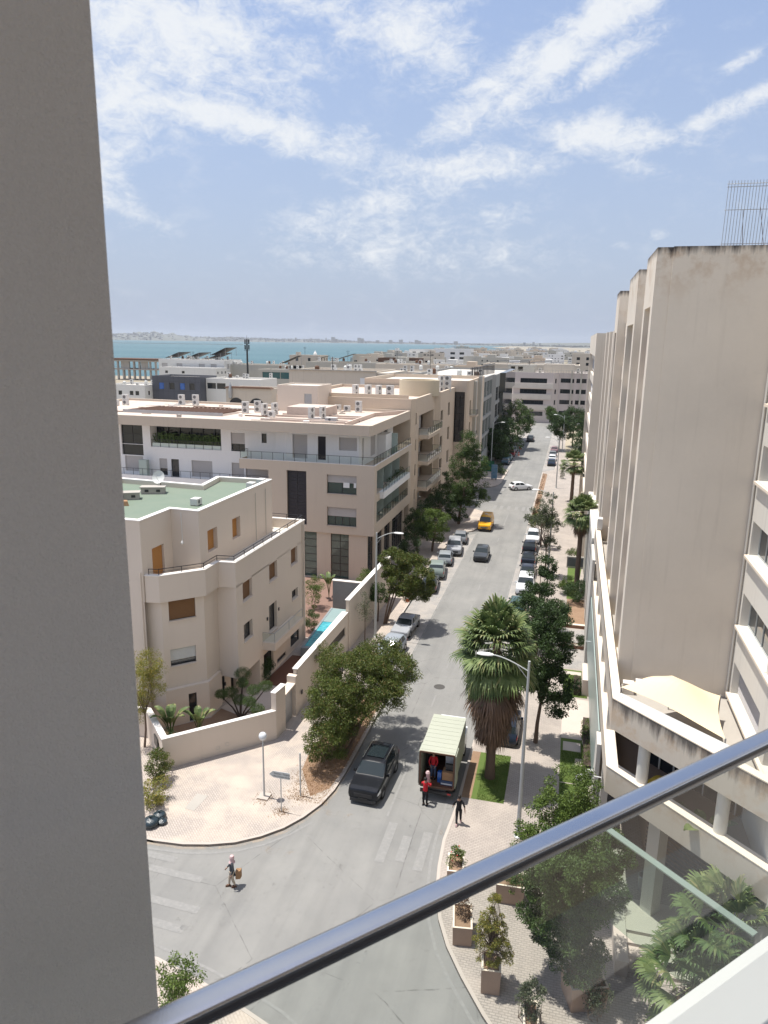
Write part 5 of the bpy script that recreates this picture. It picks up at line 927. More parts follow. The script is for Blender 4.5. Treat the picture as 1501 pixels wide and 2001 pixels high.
# low town houses that the photo shows only as small pale boxes
TG = 'small flat roofed houses of the low town'; occ = []
def town_xy():
    while True:
        y = 260+rr.random()**1.6*1900; x0 = -.68*y if y < 400 else -.30*y; x = rr.uniform(max(x0, -.70*y), .16*y+10)
        if y > 395 and x < -.295*y: continue
        if y > 860 and x < -215-(y-880)*.1: continue
        if y < 600 and x < -470+(y-400)*.3: continue
        if y < 400 and (x > -300 and x < 45): continue
        if any(abs(x-a) < (w+22)/2 and abs(y-b) < 22 for a, b, w in occ): continue
        return x, y
made = 0
for k in range(190):
    x, y = town_xy(); w_ = rr.uniform(12, 26)*(1 if y < 900 else 1.4); occ.append((x, y, w_)); dep = rr.uniform(10, 18); zt = rr.choice((7, 9.5, 10, 12.5, 13, 15))*(1.0 if y < 700 else 1.05)
    wm = rr.choice(('white', 'beige', 'beige', 'grey', 'aptw', 'peach', 'grey')); rrm = rr.random() < .6; lbt = 'small %s flat roofed house %s roof room, low town %s' % ({'white': 'chalk white', 'aptw': 'bright white', 'beige': 'beige', 'grey': 'grey', 'peach': 'peach'}[wm], 'with' if rrm else 'without', 'near the street' if y < 700 else 'towards the hills')
    t = thing('town_house', lbt, 'house', (x, y, 0), TG); pts = [(x-w_/2, y), (x+w_/2, y), (x+w_/2, y+dep), (x-w_/2, y+dep)]; a = MB(); walls(a, pts, 0, zt); parapet(a, pts, zt, .5, .3); a.build('wall', M[wm], t); b = MB(); b.q(*[(px_, py_, zt-.4) for px_, py_ in pts]); b.build('roof', M['roofw'], t)
    if rrm: ra = rr.uniform(-.3, .1)*w_; MB().box(x+ra, x+ra+w_*.3, y+1, y+dep*.7, zt-.4, zt+2.2).build('roof_room', M[wm], t)
    c = MB(); nw = int(w_/3.5)
    for z in np.arange(zt-3.0, 2, -3.1):
        for j in range(nw): 
            if rr.random() < .55: u = x-w_/2+1+j*(w_-1)/nw; c.box(u, u+rr.choice((.9, 1.3, 2.4)), y-.05, y+.02, z+.1, z+1.2)
    c.build('window', M['glass'], t)
# trees in the town
V = []; n_ = 0; Cs = []; Rs = []
for k in range(420):
    y = 420+rr.random()**1.3*2600; x = rr.uniform(-.32*y+ (40 if y < 900 else 0), .17*y); 
    if x < -.21*y-20 or (y > 900 and x < -230-(y-900)*.08): continue
    for q in range(4): Cs.append((x+rr.uniform(-5, 5), y+rr.uniform(-4, 4), rr.uniform(1, 4.2))); Rs.append(rr.uniform(2.2, 4.2))
V, Fq = leaves(np.array(Cs), np.array(Rs), 26000, 1.3, 1.0, 77); tag(npmesh('town_trees', V, Fq, M['leafE']), kind='stuff')
# far shore hills, city on them, sea wall
def hill(az): 
    a = az; return (64*math.exp(-((a+31.5)/2.6)**2)*1.25 + 40*math.exp(-((a+35.5)/3)**2) + 38*math.exp(-((a+26)/3)**2) + 30*math.exp(-((a+20)/4)**2)+10+3*sin(a*3.1)+2*sin(a*7.7+1))
def shore_r(a): return 8200 + (a+36)*70 if a < -14 else 9700-(a+14)*260
V = []; Fq = []; A_ = np.linspace(-50, 30, 240); Rk = (0, 250, 600, 1100, 1700, 2400, 3300, 4600); pf = (0, .12, .35, .62, .86, 1.0, .8, .2)
for i, a in enumerate(A_):
    for k, rk in enumerate(Rk):
        r_ = shore_r(a)+rk; z = -1.4 if k == 0 else max(6, hill(a)*pf[k]*(1+.18*sin(a*5+k*1.7)+.1*sin(a*13+k)))*(1 if a < -12 else .8)
        if a > -12 and k >= 4: z += 45*math.exp(-((a-2)/9)**2)*(k/7)
        V.append((sin(radians(a))*r_, cos(radians(a))*r_, z))
nk = len(Rk)
for i in range(len(A_)-1):
    for k in range(nk-1): Fq.append((i*nk+k, (i+1)*nk+k, (i+1)*nk+k+1, i*nk+k+1))
M['hill'] = mat('far_hillside', (.15, .15, .13), .95, .25, .0016, .2, .006, 0, col2=(.06, .075, .055))
ho = npmesh('hills', V, Fq, M['hill']); tag(ho, kind='structure')
fc = MB(); fm = [mat('far_wall_pale', (.42, .40, .37), .9, .1, .01, 0, 1, 0), mat('far_wall_sand', (.34, .30, .26), .9, .1, .01, 0, 1, 0), mat('far_wall_grey', (.24, .23, .22), .9, .1, .01, 0, 1, 0)]
for k in range(2600):
    a = rr.uniform(-38, 14); 
    if -31 < a < -27.5 and rr.random() < .75: continue
    f = rr.random()**.8; r_ = shore_r(a)+60+f*1900; z = max(2, hill(a)*np.interp(f*1900+60, Rk, pf))*(1 if a < -12 else .8); w_ = rr.uniform(10, 30); hh = rr.uniform(5, 13)*(3 if rr.random() < .015 else 1); x, y = sin(radians(a))*r_, cos(radians(a))*r_; fc.cur = rr.randrange(3); fc.box(x-w_/2, x+w_/2, y, y+20, z-3, z+hh)
for a, hh in ((-18.4, 62), (-18.2, 40), (-16.4, 58), (-16.2, 50), (-14.0, 36), (-13.2, 42), (-12, 40), (-11.8, 30), (-15, 30), (-9, 30)): r_ = shore_r(a)+120; x, y = sin(radians(a))*r_, cos(radians(a))*r_; fc.box(x-22, x+22, y, y+30, 0, hh+10)
tag(fc.build('far_city', fm), kind='stuff')
tag(band(MB(), [(-2790, 2960), (-1660, 3530)], 9, -1.8, .2).build('sea_wall', M['concrete'], org=(-2200, 3250, -1.6)), 'thin dark breakwater lying far out across the bay', 'breakwater')
# ---------------------------------------------------------------- fin tower complex on the right
def stained(name, col, zt, dep, dark=(.05, .045, .045), warm=(.42, .27, .15), amt=.85, v2=.1):
    m = mat(name, col, .9, v2, .22, .04, 9, .12, streak=.16, dirt=(.30, .25, .20)); t = m.node_tree; b = t.nodes['Principled BSDF']; src = b.inputs['Base Color'].links[0].from_socket
    oc = t.nodes.new('ShaderNodeTexCoord').outputs['Object']; sp_ = t.nodes.new('ShaderNodeSeparateXYZ'); t.links.new(oc, sp_.inputs[0]); mp = t.nodes.new('ShaderNodeMapping'); mp.inputs['Scale'].default_value = (1.6, 1.6, .18); t.links.new(oc, mp.inputs[0])
    s_ = noise(t, mp.outputs[0], 1.8, 5, .65); g = t.nodes.new('ShaderNodeMapRange'); g.inputs[1].default_value = zt-dep; g.inputs[2].default_value = zt; t.links.new(sp_.outputs[2], g.inputs[0])
    k = MN(t, 'MULTIPLY', MN(t, 'SUBTRACT', MN(t, 'ADD', g.outputs[0], MN(t, 'MULTIPLY', s_, 1.5)), 1.25), 2.2, clamp=True); k = MN(t, 'MULTIPLY', k, MN(t, 'GREATER_THAN', g.outputs[0], .001))
    w_ = t.nodes.new('ShaderNodeMapRange'); w_.inputs[1].default_value = zt-dep*3; w_.inputs[2].default_value = zt; t.links.new(sp_.outputs[2], w_.inputs[0])
    kw = MN(t, 'MULTIPLY', MN(t, 'MULTIPLY', ramp(t, noise(t, oc, .9, 5, .7), [(.48, 0), (.62, 1)]), w_.outputs[0]), .55)
    c = mixc(t, kw, src, warm); c = mixc(t, MN(t, 'MULTIPLY', k, amt), c, dark); t.links.new(c, b.inputs['Base Color']); return m
M['tower'] = stained('tower_render', (.76, .685, .585), 29.7, .9, amt=.95, v2=.16); M['ledge'] = stained('ledge_render', (.58, .52, .44), 10.5, 1.3); M['ledge2'] = stained('lower_ledge_render', (.58, .51, .42), 7.3, .35)
M['cream'] = mat('cream_coping', (.78, .68, .56), .9, .06, .8, .03, 10, .1)
M['wing'] = mat('wing_render', (.68, .65, .59), .9, .05, .3, .02, 14, .08, streak=.15)
tw = thing('office_tower', 'tall beige office tower of stepped vertical fins above a stained terrace', 'office tower', (10, 50, 0))
def fin(x0, x1, y0, y1, z0, zt, slot=True, s0=.75, s1=.75, zl=2.3, nm='fin', brown=False):
    t_ = MB(); pts = [(x0, y0), (x1, y0), (x1, y1), (x0, y1)]; l = y1-y0; ops = {3: [(s0, l-s1, z0+.3, zt-zl, .75)]} if slot else {}
    walls(t_, pts, z0, zt, ops); t_.q(*[(x, y, zt-.12) for x, y in offs(pts, .2)]); parapet(t_, pts, zt, .12, .2); f = t_.build(nm, M['tower'], tw)
    if slot:
        zz = z0+.3; 
        while zz < zt-zl-.5:
            h = min(3.34, zt-zl-zz); window(tw, (x0, y1), (0, -1), (s0, l-s1, zz+1.0, zz+h-.02, .72), .72, M['glass'], M['dark'], mull=2, tr=0, shut=rnd.choice((0, .4, .9)), sm=M['shutb'] if brown else M['shut'], name='slot_window')
            MB().box(x0+.35, x0+.76, y0+s1+.01, y1-s0-.01, zz-.2, zz+1.0).build('slot_spandrel', M['tower'], tw); zz += 3.34
    return f
fin(3.07, 14, 34.7, 39.3, 9.35, 29.6, True, .8, .9, 2.4, brown=True)
MB().box(3.72, 8.4, 34.62, 34.71, 9.35, 29.62).build('front_panel', M['tower'], tw)
fin(3.07, 14, 44.4, 51.5, 9.35, 29.6, True, 1.0, 1.0, 2.9); fin(3.07, 14, 62.9, 67.4, 9.35, 29.7, True, .8, .8, 3.2, brown=True)
fin(3.3, 14, 73.5, 75.2, 0, 26.8, False); fin(3.15, 14, 77.5, 79.2, 0, 26.8, False); fin(3.0, 14, 82, 83.5, 0, 26.8, False)
fin(2.15, 14, 88.5, 126, 0, 26.8, True, 1.2, 1.2, 2.6)
cb = MB(); cb.box(4.3, 16, 39.2, 88, 0, 27.6); cb.box(4.3, 16, 36, 39.3, 9.35, 29); cb.build('core', M['tower'], tw)
for i, y0 in enumerate((40.2, 52.6, 57.8, 68.5)):
    for z in np.arange(10.4, 27, 3.35): window(tw, (4.3, y0+3.4), (0, -1), (0, 3.4, z, z+1.9, .02), -.02, M['glass'], M['dark'], mull=3, shut=rnd.choice((0, 0, .4, .8)), sm=M['shut'], name='recess_window')
for i, (y0, y1) in enumerate(((39.35, 44.35), (51.55, 62.85), (67.45, 73.4))):
    for z in np.arange(9.4, 27, 3.35): MB().box(3.7, 4.29, y0+.05, y1-.05, z, z+1.05).build('recess_sill', M['cream'] if i else M['tower'], tw)
wgp = [(8.1, 34.61), (8.1, 12), (24, 12), (24, 34.61)]
wo = {0: [(.42, 5.4, z, z+1.55, .4, dict(mull=4)) for z in (23.2, 19.85, 16.5, 13.15, 9.8)]+[(6.6, 11, z, z+1.55, .4, dict(mull=4)) for z in (23.2, 19.85, 16.5, 13.15, 9.8)]}
m = MB(); walls(m, wgp[::1], 0, 34, wo, .4); parapet(m, wgp, 34, .5, .3); m.build('wing_wall', M['wing'], tw)
for k, o in enumerate(wo[0]): window(tw, wgp[0], (0, -1), o[:5], .4, M['glass'], M['galv'], mull=4, shut=(0, .35, 0, .0, 1)[k % 5], sm=M['shut'], name='wing_window', sill=M['cream'])
for z in (23.15, 19.8, 16.45, 13.1, 9.75): MB().box(7.92, 8.09, 23.2, 34.3, z-.1, z+.02).build('window_ledge', M['cream'], tw)
MB().tube([(8.0, 34.5, 9.4), (8.0, 34.5, 33)], .05, 6).build('downpipe', M['wing'], tw)
# podium ledges
DG = (.7021, -.7121); Pc = (2.65, 30.7); path = [(2.65, 63.0), Pc, (Pc[0]+DG[0]*7.76, Pc[1]+DG[1]*7.76)]
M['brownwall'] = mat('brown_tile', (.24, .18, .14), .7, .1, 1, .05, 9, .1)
band(MB(), path, .36, 9.03, 10.45).build('upper_ledge', M['ledge'], tw); band(MB(), [(x-.02, y) for x, y in path], .40, 10.453, 10.50).build('ledge_coping', M['cream'], tw)
band(MB(), path, .52, 5.9, 7.15).build('lower_ledge', M['ledge2'], tw); band(MB(), [(x-.02, y) for x, y in path], .56, 7.153, 7.19).build('ledge_coping', M['cream'], tw)
MB().prism([(3.0, 31), (8.1, 25.9), (8.1, 34.7), (4.3, 62), (3.0, 62)], 8.95, 9.34).build('terrace_slab', M['concrete'], tw); MB().prism([(3.15, 31.1), (8.1, 26.1), (8.1, 34.7), (4.3, 62), (3.15, 62)], 5.75, 6.25).build('floor_slab', M['brownwall'], tw)
for k in (1.6, 5.4): x, y = Pc[0]+DG[0]*k+.28, Pc[1]+DG[1]*k+.32; MB().tube([(x, y, 6.2), (x, y, 9.0)], .25, 14).build('column', M['wing'], tw, smooth=30)
for k in (2.2, 6.0): x, y = Pc[0]+DG[0]*k+.8, Pc[1]+DG[1]*k+.9; MB().obox((x, y, 2.9), .3, .3, 2.85, radians(-45)).build('column', M['wing'], tw)
for y in (34, 38, 42, 46, 50, 54, 58): MB().box(2.75, 3.1, y, y+.3, .1, 9.0).build('column', M['wing'], tw)
gz = MB(); gz.q((4.6, 63, 6.25), (4.6, 33.2, 6.25), (4.6, 33.2, 8.95), (4.6, 63, 8.95)); gz.q((4.6, 33.2, 6.25), (8.1, 29.7, 6.25), (8.1, 29.7, 8.95), (4.6, 33.2, 8.95)); gz.build('recessed_glazing', M['glass'], tw)
mm = MB()
for k in range(7): x, y = 4.6+k*.55, 33.2-k*.55; mm.obox((x-.02, y-.02, 7.6), .03, .03, 1.34, radians(-45))
mm.build('glazing_mullion', M['wing'], tw)
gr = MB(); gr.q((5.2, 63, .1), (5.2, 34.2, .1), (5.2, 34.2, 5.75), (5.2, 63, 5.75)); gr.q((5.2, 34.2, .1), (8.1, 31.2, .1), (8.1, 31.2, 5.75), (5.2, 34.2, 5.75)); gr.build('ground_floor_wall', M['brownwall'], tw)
gl = MB()
for k in range(22): z = .4+k*.24; gl.q((5.1, 34.0, z), (8.0, 31.1, z), (8.0, 31.1, z+.15), (5.1, 34.0, z+.15))
gl.build('roller_grille', M['louvre'], tw)
MB().box(2.56, 2.62, 36.2, 57.5, 1.6, 5.85).build('glass_screen', M['frost'], tw)
MB().box(2.45, 2.66, 34.8, 36.1, .1, 5.85).build('screen_pier', M['wing'], tw); MB().box(2.45, 2.66, 57.6, 62.5, .1, 8.9).build('screen_pier', M['wing'], tw)
pr = MB()
for y, z in ((63.5, 8.6), (67, 8.6), (70.5, 8.6), (74, 8.6), (78, 8.6), (82, 8.6)): pr.box(2.55, 3.4, y, y+1.3, .1, z)
pr.box(2.5, 3.5, 63, 84, 8.6, 9.3); pr.box(3.3, 3.5, 63, 84, 0, 8.6); pr.build('rear_pier', M['wing'], tw)
ch = MB().tube([(2.2, 52, 4.3), (2.6, 52, 4.3)], .04, 6).box(2.62, 2.66, 51.7, 52.3, 3.9, 4.7); ch.build('wall_sign_bracket', M['galv'], tw)
MB().prism([(2.2, 44.5), (3.0, 44.5), (3.0, 47.9), (2.2, 47.9)], .14, .32).prism([(2.2, 51.6), (3.0, 51.6), (3.0, 54.6), (2.2, 54.6)], .14, 1.4).build('planter_wall', M['villa'], tw)
fe = thing('rooftop_mesh_fence', 'tall thin metal bar fence leaning on the roof edge of the right tower', 'fence', (8, 35.2, 29.6)); b = MB(); rl = MB()
for k in range(22): x = 5.66+k*.12; b.tube([(x, 35.2, 29.55), (x+.02, 35.2, 32.25)], .012, 5)
for z in (29.75, 31.1, 32.0, 32.12): rl.tube([(5.62, 35.2, z), (8.3, 35.2, z)], .014, 5)
b.build('bar', M['steel'], fe); rl.build('rail', M['steel'], fe); MB().tube([(7.4, 35.6, 29.6), (7.0, 35.22, 31.2)], .012, 5).tube([(6.6, 35.8, 29.6), (6.35, 35.22, 31.1)], .012, 5).build('brace', M['rust'], fe)
# shade sail on the terrace
sl_ = thing('shade_sail', 'cream stretched shade sail over the terrace between tower and stained parapet', 'shade sail', (5.2, 31, 9.35)); V = MB(); c4 = [Vector((2.98, 31.25, 10.72)), Vector((5.24, 32.6, 10.95)), Vector((7.25, 32.2, 10.5)), Vector((6.95, 29.1, 10.08))]
nn = 14; gp = {}
for i in range(nn+1):
    for j in range(nn+1):
        u, v_ = i/nn, j/nn; p = c4[0]*(1-u)*(1-v_)+c4[3]*u*(1-v_)+c4[2]*u*v_+c4[1]*(1-u)*v_; ce = (c4[0]+c4[1]+c4[2]+c4[3])/4; e = .16*(4*u*(1-u)*(abs(v_-.5)*2)**3+4*v_*(1-v_)*(abs(u-.5)*2)**3*(1 if u > .5 else .3)); p = p.lerp(ce, e*.7); p.z += .62*math.exp(-((u-.35)**2+(v_-.5)**2)*6)-.1*u*(1-u); gp[i, j] = p
for i in range(nn):
    for j in range(nn): V.q(gp[i, j], gp[i+1, j], gp[i+1, j+1], gp[i, j+1])
V.build('canvas', M['canvas'], sl_, smooth=True)
ps = MB()
for c in c4: ps.tube([(c.x, c.y, 9.35), (c.x, c.y, c.z+.05)], .035, 6)
ps.build('pole', M['steel'], sl_)
V = MB(); a0, a1 = c4[0]+Vector((.02, -.12, -.15)), c4[3]+Vector((.35, -.45, -.1)); o_ = Vector((-.30, -.30, -.42)); V.q(a0, a1, a1+o_*.9, a0+o_*.25); V.build('lower_flap', M['shutw'], sl_)
for k, (x, y, lb) in enumerate(((3.3, 33.9, 'left of the pale blocks at the foot of the tower'), (3.9, 34.2, 'right of the pale blocks at the foot of the tower'))): tag(MB().box(x, x+.5, y-.3, y+.1, 9.35, 9.9).build('terrace_block', M['white_trim'], org=(x+.25, y, 9.35)), 'small pale box, '+lb, 'box')
acunit('air_conditioner', 'white air conditioner standing on the far end of the sunlit tower ledge', (2.95, 61.5, 10.5), -pi/2, 1, .8, .9, .4)
cam_ = thing('security_camera', 'white security cameras on an arm sticking out of the podium near the handrail', 'security camera', (2.3, 33.2, 5)); MB().tube([(2.66, 33.2, 5.0), (1.7, 33.25, 5.02)], .03, 6).build('arm', M['white_gloss'], cam_); MB().obox((1.75, 33.1, 4.9), .1, .2, .08, .5).obox((2.1, 33.3, 5.18), .18, .1, .07, .2).obox((1.6, 33.35, 4.75), .12, .09, .08, .9).build('housing', M['white_gloss'], cam_)
yl = MB().lathe((4.9, 30.6, 6.25), [(.0, .8), (.25, .75), (.5, .45), (.55, .1), (.5, 0)], 12); tag(yl.build('folded_parasol', mat('yellow_cloth', (.55, .38, .04), .8), org=(4.9, 30.6, 6.25)), 'yellow cloth bundle in the shaded loggia under the stained parapet', 'cloth')
# ground level under the building: steps, bin
stp = thing('entrance_steps', 'pale stone entrance steps with a broad side wall under the near trees', 'steps', (5, 28.4, .13)); s = MB()
for k, y in enumerate((26.9, 27.45, 28.0, 28.55)): s.box(3.9, 8.0, y, 30.5, .13+k*.16-.02*k, .29+k*.15)
s.build('step', M['slabs'], stp); MB().box(3.35, 3.88, 26.6, 30.3, .13, .85).build('side_wall', M['slabs'], stp)
bn = thing('trash_bin', 'grey round litter bin standing in the shade by the building columns', 'litter bin', (4.95, 32.0, .13)); MB().lathe((4.95, 32.0, .13), [(.24, 0), (.29, .75), (.31, .78), (.29, .82), (.25, .8), (.24, .5), (0, .5)], 16).build('bucket', M['steel'], bn, smooth=30)
# ---------------------------------------------------------------- vehicles
def lerp(xs, ys, x): return float(np.interp(x, xs, ys))
SHP = dict(
 suv=dict(L=4.75, W=1.88, H=1.68, x=[0, .06, .35, 1.0, 1.25, 2.05, 2.5, 3.6, 4.1, 4.5, 4.7, 4.75], top=[.86, .96, 1.02, 1.08, 1.12, 1.58, 1.67, 1.68, 1.62, 1.32, 1.0, .7], belt=[.80, .88, .93, .98, 1.02, 1.04, 1.05, 1.07, 1.08, 1.06, .95, .68], w=[.80, .88, .92, .94, .94, .94, .94, .94, .93, .88, .84, .78], ws=(1.30, 2.0), rw=(4.12, 4.48), sw=(1.75, 4.0), wr=.37, wb=(.98, 3.74)),
 hatch=dict(L=4.05, W=1.74, H=1.48, x=[0, .06, .3, .85, 1.1, 1.75, 2.2, 3.1, 3.5, 3.85, 4.02, 4.05], top=[.70, .79, .85, .92, .96, 1.38, 1.48, 1.46, 1.38, 1.05, .8, .55], belt=[.66, .74, .79, .86, .89, .92, .93, .95, .96, .93, .76, .53], w=[.72, .81, .85, .87, .87, .87, .87, .87, .86, .82, .78, .7], ws=(1.13, 1.72), rw=(3.52, 3.84), sw=(1.5, 3.4), wr=.31, wb=(.8, 3.3)),
 sedan=dict(L=4.4, W=1.70, H=1.4, x=[0, .05, .3, 1.2, 1.4, 1.95, 2.3, 3.0, 3.25, 3.7, 4.25, 4.4], top=[.70, .77, .82, .88, .90, 1.30, 1.38, 1.37, 1.32, .97, .92, .6], belt=[.66, .73, .78, .83, .85, .87, .88, .89, .89, .9, .88, .58], w=[.70, .79, .83, .85, .85, .85, .85, .85, .85, .84, .80, .74], ws=(1.42, 1.92), rw=(3.27, 3.68), sw=(1.7, 3.3), wr=.31, wb=(.85, 3.5)),
 van=dict(L=4.7, W=1.85, H=1.95, x=[0, .06, .3, .75, .95, 1.6, 2.0, 3.0, 4.3, 4.6, 4.68, 4.7], top=[.85, .95, 1.02, 1.1, 1.15, 1.78, 1.92, 1.95, 1.93, 1.85, 1.2, .8], belt=[.80, .89, .95, 1.0, 1.05, 1.08, 1.1, 1.12, 1.12, 1.1, 1.0, .78], w=[.74, .84, .90, .92, .92, .92, .92, .92, .92, .9, .88, .82], ws=(1.0, 1.6), rw=(4.61, 4.67), sw=(1.25, 2.5), wr=.33, wb=(.85, 3.9)))
def car(name, label, cat, loc, rz, paint_, kind, group=None, rack=False, taxi=False, low=False):
    s = SHP[kind]; t = thing(name, label, cat, (0, 0, 0), group); Ln = s['L']; X_ = s['x']
    if isinstance(paint_, tuple): paint_ = carpaint(paint_)
    def ring(x):
        top, belt, w = lerp(X_, s['top'], x), lerp(X_, s['belt'], x), lerp(X_, s['w'], x); cab = max(0, min(1, (top-belt)/(s['H']-1.0))); wt = w*(.93-.17*cab); lo = .2+.12*max(0, 1-x/.5)+.12*max(0, 1-(Ln-x)/.5)
        r = [(0, lo), (w*.86, lo), (w*.97, lo+.12), (w, lo+.3 if lo+.3 < belt-.1 else (lo+belt)/2), (w*.985, belt-.03), (w*.96, belt), (wt, belt+(top-belt)*.88), (wt*.86, top-.012), (wt*.45, top), (0, top+.008)]
        return r
    def Sf(x, k, sd):
        r = ring(x); i = min(int(k), 8); f = k-i; a, b = r[i], r[i+1]; return Vector((sd*(a[0]*(1-f)+b[0]*f), Ln/2-x, a[1]*(1-f)+b[1]*f))
    xs = sorted(set(list(np.linspace(0, Ln, 34))+X_)); b = MB(); ks = list(range(10)); n = len(ks)
    for x in xs:
        for sd in (1, -1):
            for k in ks: p = Sf(x, min(k, 9-1e-6), sd) if k else Sf(x, 0, sd); b.v.append(tuple(p))
    for i in range(len(xs)-1):
        for sd in (0, 1):
            for k in range(n-1):
                a = i*2*n+sd*n+k; c = a+2*n; f = (a, c, c+1, a+1); b.f.append(f if sd == 0 else f[::-1]); b.m.append(0)
    for e in (0, len(xs)-1):
        a = e*2*n; f = tuple(a+k for k in range(n))+tuple(a+n+k for k in range(n-1, 0, -1)); b.f.append(f if e == 0 else f[::-1]); b.m.append(0)
    b.build('body', paint_, t, smooth=35)
    def patch(nm, m, x0, x1, k0, k1, sides=(1, -1), off=.012, nx=6, nk=4, par=None, xr=None):
        g = MB()
        for sd in sides:
            P = {}
            for i in range(nx+1):
                for j in range(nk+1):
                    k = k0+(k1-k0)*j/nk; xx0, xx1 = (x0, x1) if xr is None else (x0+(xr[0]-x0)*j/nk, x1+(xr[1]-x1)*j/nk); x = xx0+(xx1-xx0)*i/nx; p = Sf(x, k, sd); e = .02; nv = (Sf(min(x+e, Ln), k, sd)-Sf(max(x-e, 0), k, sd)).cross(Sf(x, min(k+.05, 8.99), sd)-Sf(x, max(k-.05, 0), sd)); nv = nv.normalized() if nv.length > 1e-9 else Vector((0, 0, 1))
                    if nv.dot(p-Vector((0, p.y, .6))) < 0: nv = -nv
                    P[i, j] = p+nv*off
            for i in range(nx):
                for j in range(nk): q = [P[i, j], P[i+1, j], P[i+1, j+1], P[i, j+1]]; g.q(*(q if sd > 0 else q[::-1]))
        return g.build(nm, m, par or t)
    patch('windscreen', M['carglass'], s['ws'][0], s['ws'][1], 6.25, 8.999); patch('rear_window', M['carglass'], s['rw'][0], s['rw'][1], 6.3, 8.999)
    a, c = s['sw']; h = (a+c)/2+.1
    for sd in (1, -1): patch('side_window', M['carglass'], a, h-.04, 5.15, 5.95, (sd,), xr=(a+.42, h-.04)); patch('side_window', M['carglass'], h+.04, c, 5.15, 5.95, (sd,), xr=(h+.04, c-.12))
    for sd in (1, -1): patch('headlight', M['lampw'], .03, .42, 3.55, 4.3, (sd,), nk=2, xr=(.05, .5)); patch('tail_light', M['lampr'], Ln-.3, Ln-.03, 3.5, 4.6, (sd,), nk=2)
    fr = MB(); fr.obox((0, Ln/2+.012, s['top'][0]*.74), s['w'][0]*.66, .014, .1); fr.build('grille', M['dark'], t); MB().obox((0, Ln/2+.03, .42), .26, .01, .055).build('number_plate', M['shutw'] if low else M['plate'], t); MB().obox((0, -Ln/2-.02, .55), .26, .01, .055).build('number_plate', M['plate'], t)
    bp_ = MB(); bp_.obox((0, Ln/2-.02, .31), s['w'][1]*.86, .06, .09).obox((0, -Ln/2+.02, .35), s['w'][-2]*.9, .06, .1); bp_.build('bumper', M['dark'], t)
    for sd in (1, -1): q = MB().obox((sd*(s['W']/2+.07), Ln/2-s['ws'][0]-.35, s['belt'][4]+.06), .09, .05, .07); q.build('wing_mirror', paint_, t)
    for yy in s['wb']:
        for sd in (1, -1):
            r = s['wr']; cx0 = sd*(s['W']/2-.11); w = MB(); pr = [(0, -.11), (r*.62, -.11), (r*.95, -.10), (r, -.05), (r, .05), (r*.95, .10), (r*.66, .10), (r*.62, .08)]
            nS = 20; b0 = 0
            for rad, off_ in pr:
                for k in range(nS): w.v.append((cx0+sd*off_*1.15, Ln/2-yy+rad*cos(2*pi*k/nS), r+rad*sin(2*pi*k/nS)))
            for i in range(len(pr)-1):
                for k in range(nS): k2 = (k+1) % nS; w.f.append((i*nS+k, i*nS+k2, (i+1)*nS+k2, (i+1)*nS+k)); w.m.append(0)
            wo_ = w.build('wheel', M['tyre'], t, smooth=30); g = MB(); g.q(*[(cx0+sd*.095, Ln/2-yy+r*.63*cos(2*pi*k/nS), r+r*.63*sin(2*pi*k/nS)) for k in range(nS)]); g.build('rim', M['rim'], wo_)
            a_ = MB(); nA = 16; xo = sd*(s['W']/2+.004)
            for k in range(nA):
                p0, p1 = pi*k/nA, pi*(k+1)/nA; q = [(xo, Ln/2-yy+cos(p)*rr_, r+sin(p)*rr_) for p, rr_ in ((p0, r*1.02), (p1, r*1.02), (p1, r*1.16), (p0, r*1.16))]; a_.q(*(q if sd > 0 else q[::-1]))
            a_.build('wheel_arch', M['dark'], t)
    if rack:
        q = MB()
        for sd in (1, -1): q.tube([(sd*s['W']*.36, Ln/2-2.1, s['H']+.05), (sd*s['W']*.36, Ln/2-3.9, s['H']+.04)], .025, 6)
        q.build('roof_rail', M['chrome'], t); q = MB(); q.q(*[(x_, y_, s['H']+.02) for x_, y_ in ((-.52, Ln/2-2.35), (-.52, Ln/2-3.6), (.52, Ln/2-3.6), (.52, Ln/2-2.35))]); q.build('sunroof', M['carglass'], t)
    if taxi: MB().obox((0, -.2, s['H']+.06), .2, .08, .06).build('roof_lamp', M['lampw'], t); MB().obox((0, Ln/2+.02, .62), .7, .015, .02).build('chrome_strip', M['chrome'], t)
    t.location = loc; t.rotation_euler = (0, 0, rz); return t
CP = {}
def carpaint(c):
    if c not in CP: CP[c] = mat('car_paint', c, .35, 0, 1, 0, 1, 0, metal=0, spec=.1, coat=.5)
    return CP[c]
BLK, SIL, GRY, DGR, WHT, YEL, BLU, GRN = (.012, .013, .016), (.34, .35, .37), (.20, .21, .225), (.055, .06, .065), (.72, .73, .74), (.72, .36, .015), (.05, .09, .17), (.22, .26, .24)
car('suv', 'glossy black SUV driving down the near end of the road beside the truck', 'SUV', (-9.75, 37.15, 0), pi-.035, BLK, 'suv', rack=True)
car('parked_car', 'old silver saloon parked in front of the slim street lamp', 'car', (-13.15, 60.3, 0), pi-.06, SIL, 'sedan', low=True)
car('parked_car', 'silver hatchback half hidden behind the large near tree', 'car', (-13.2, 54.9, 0), pi-.1, (.30, .33, .37), 'hatch')
PG = 'cars parked in the left bay'
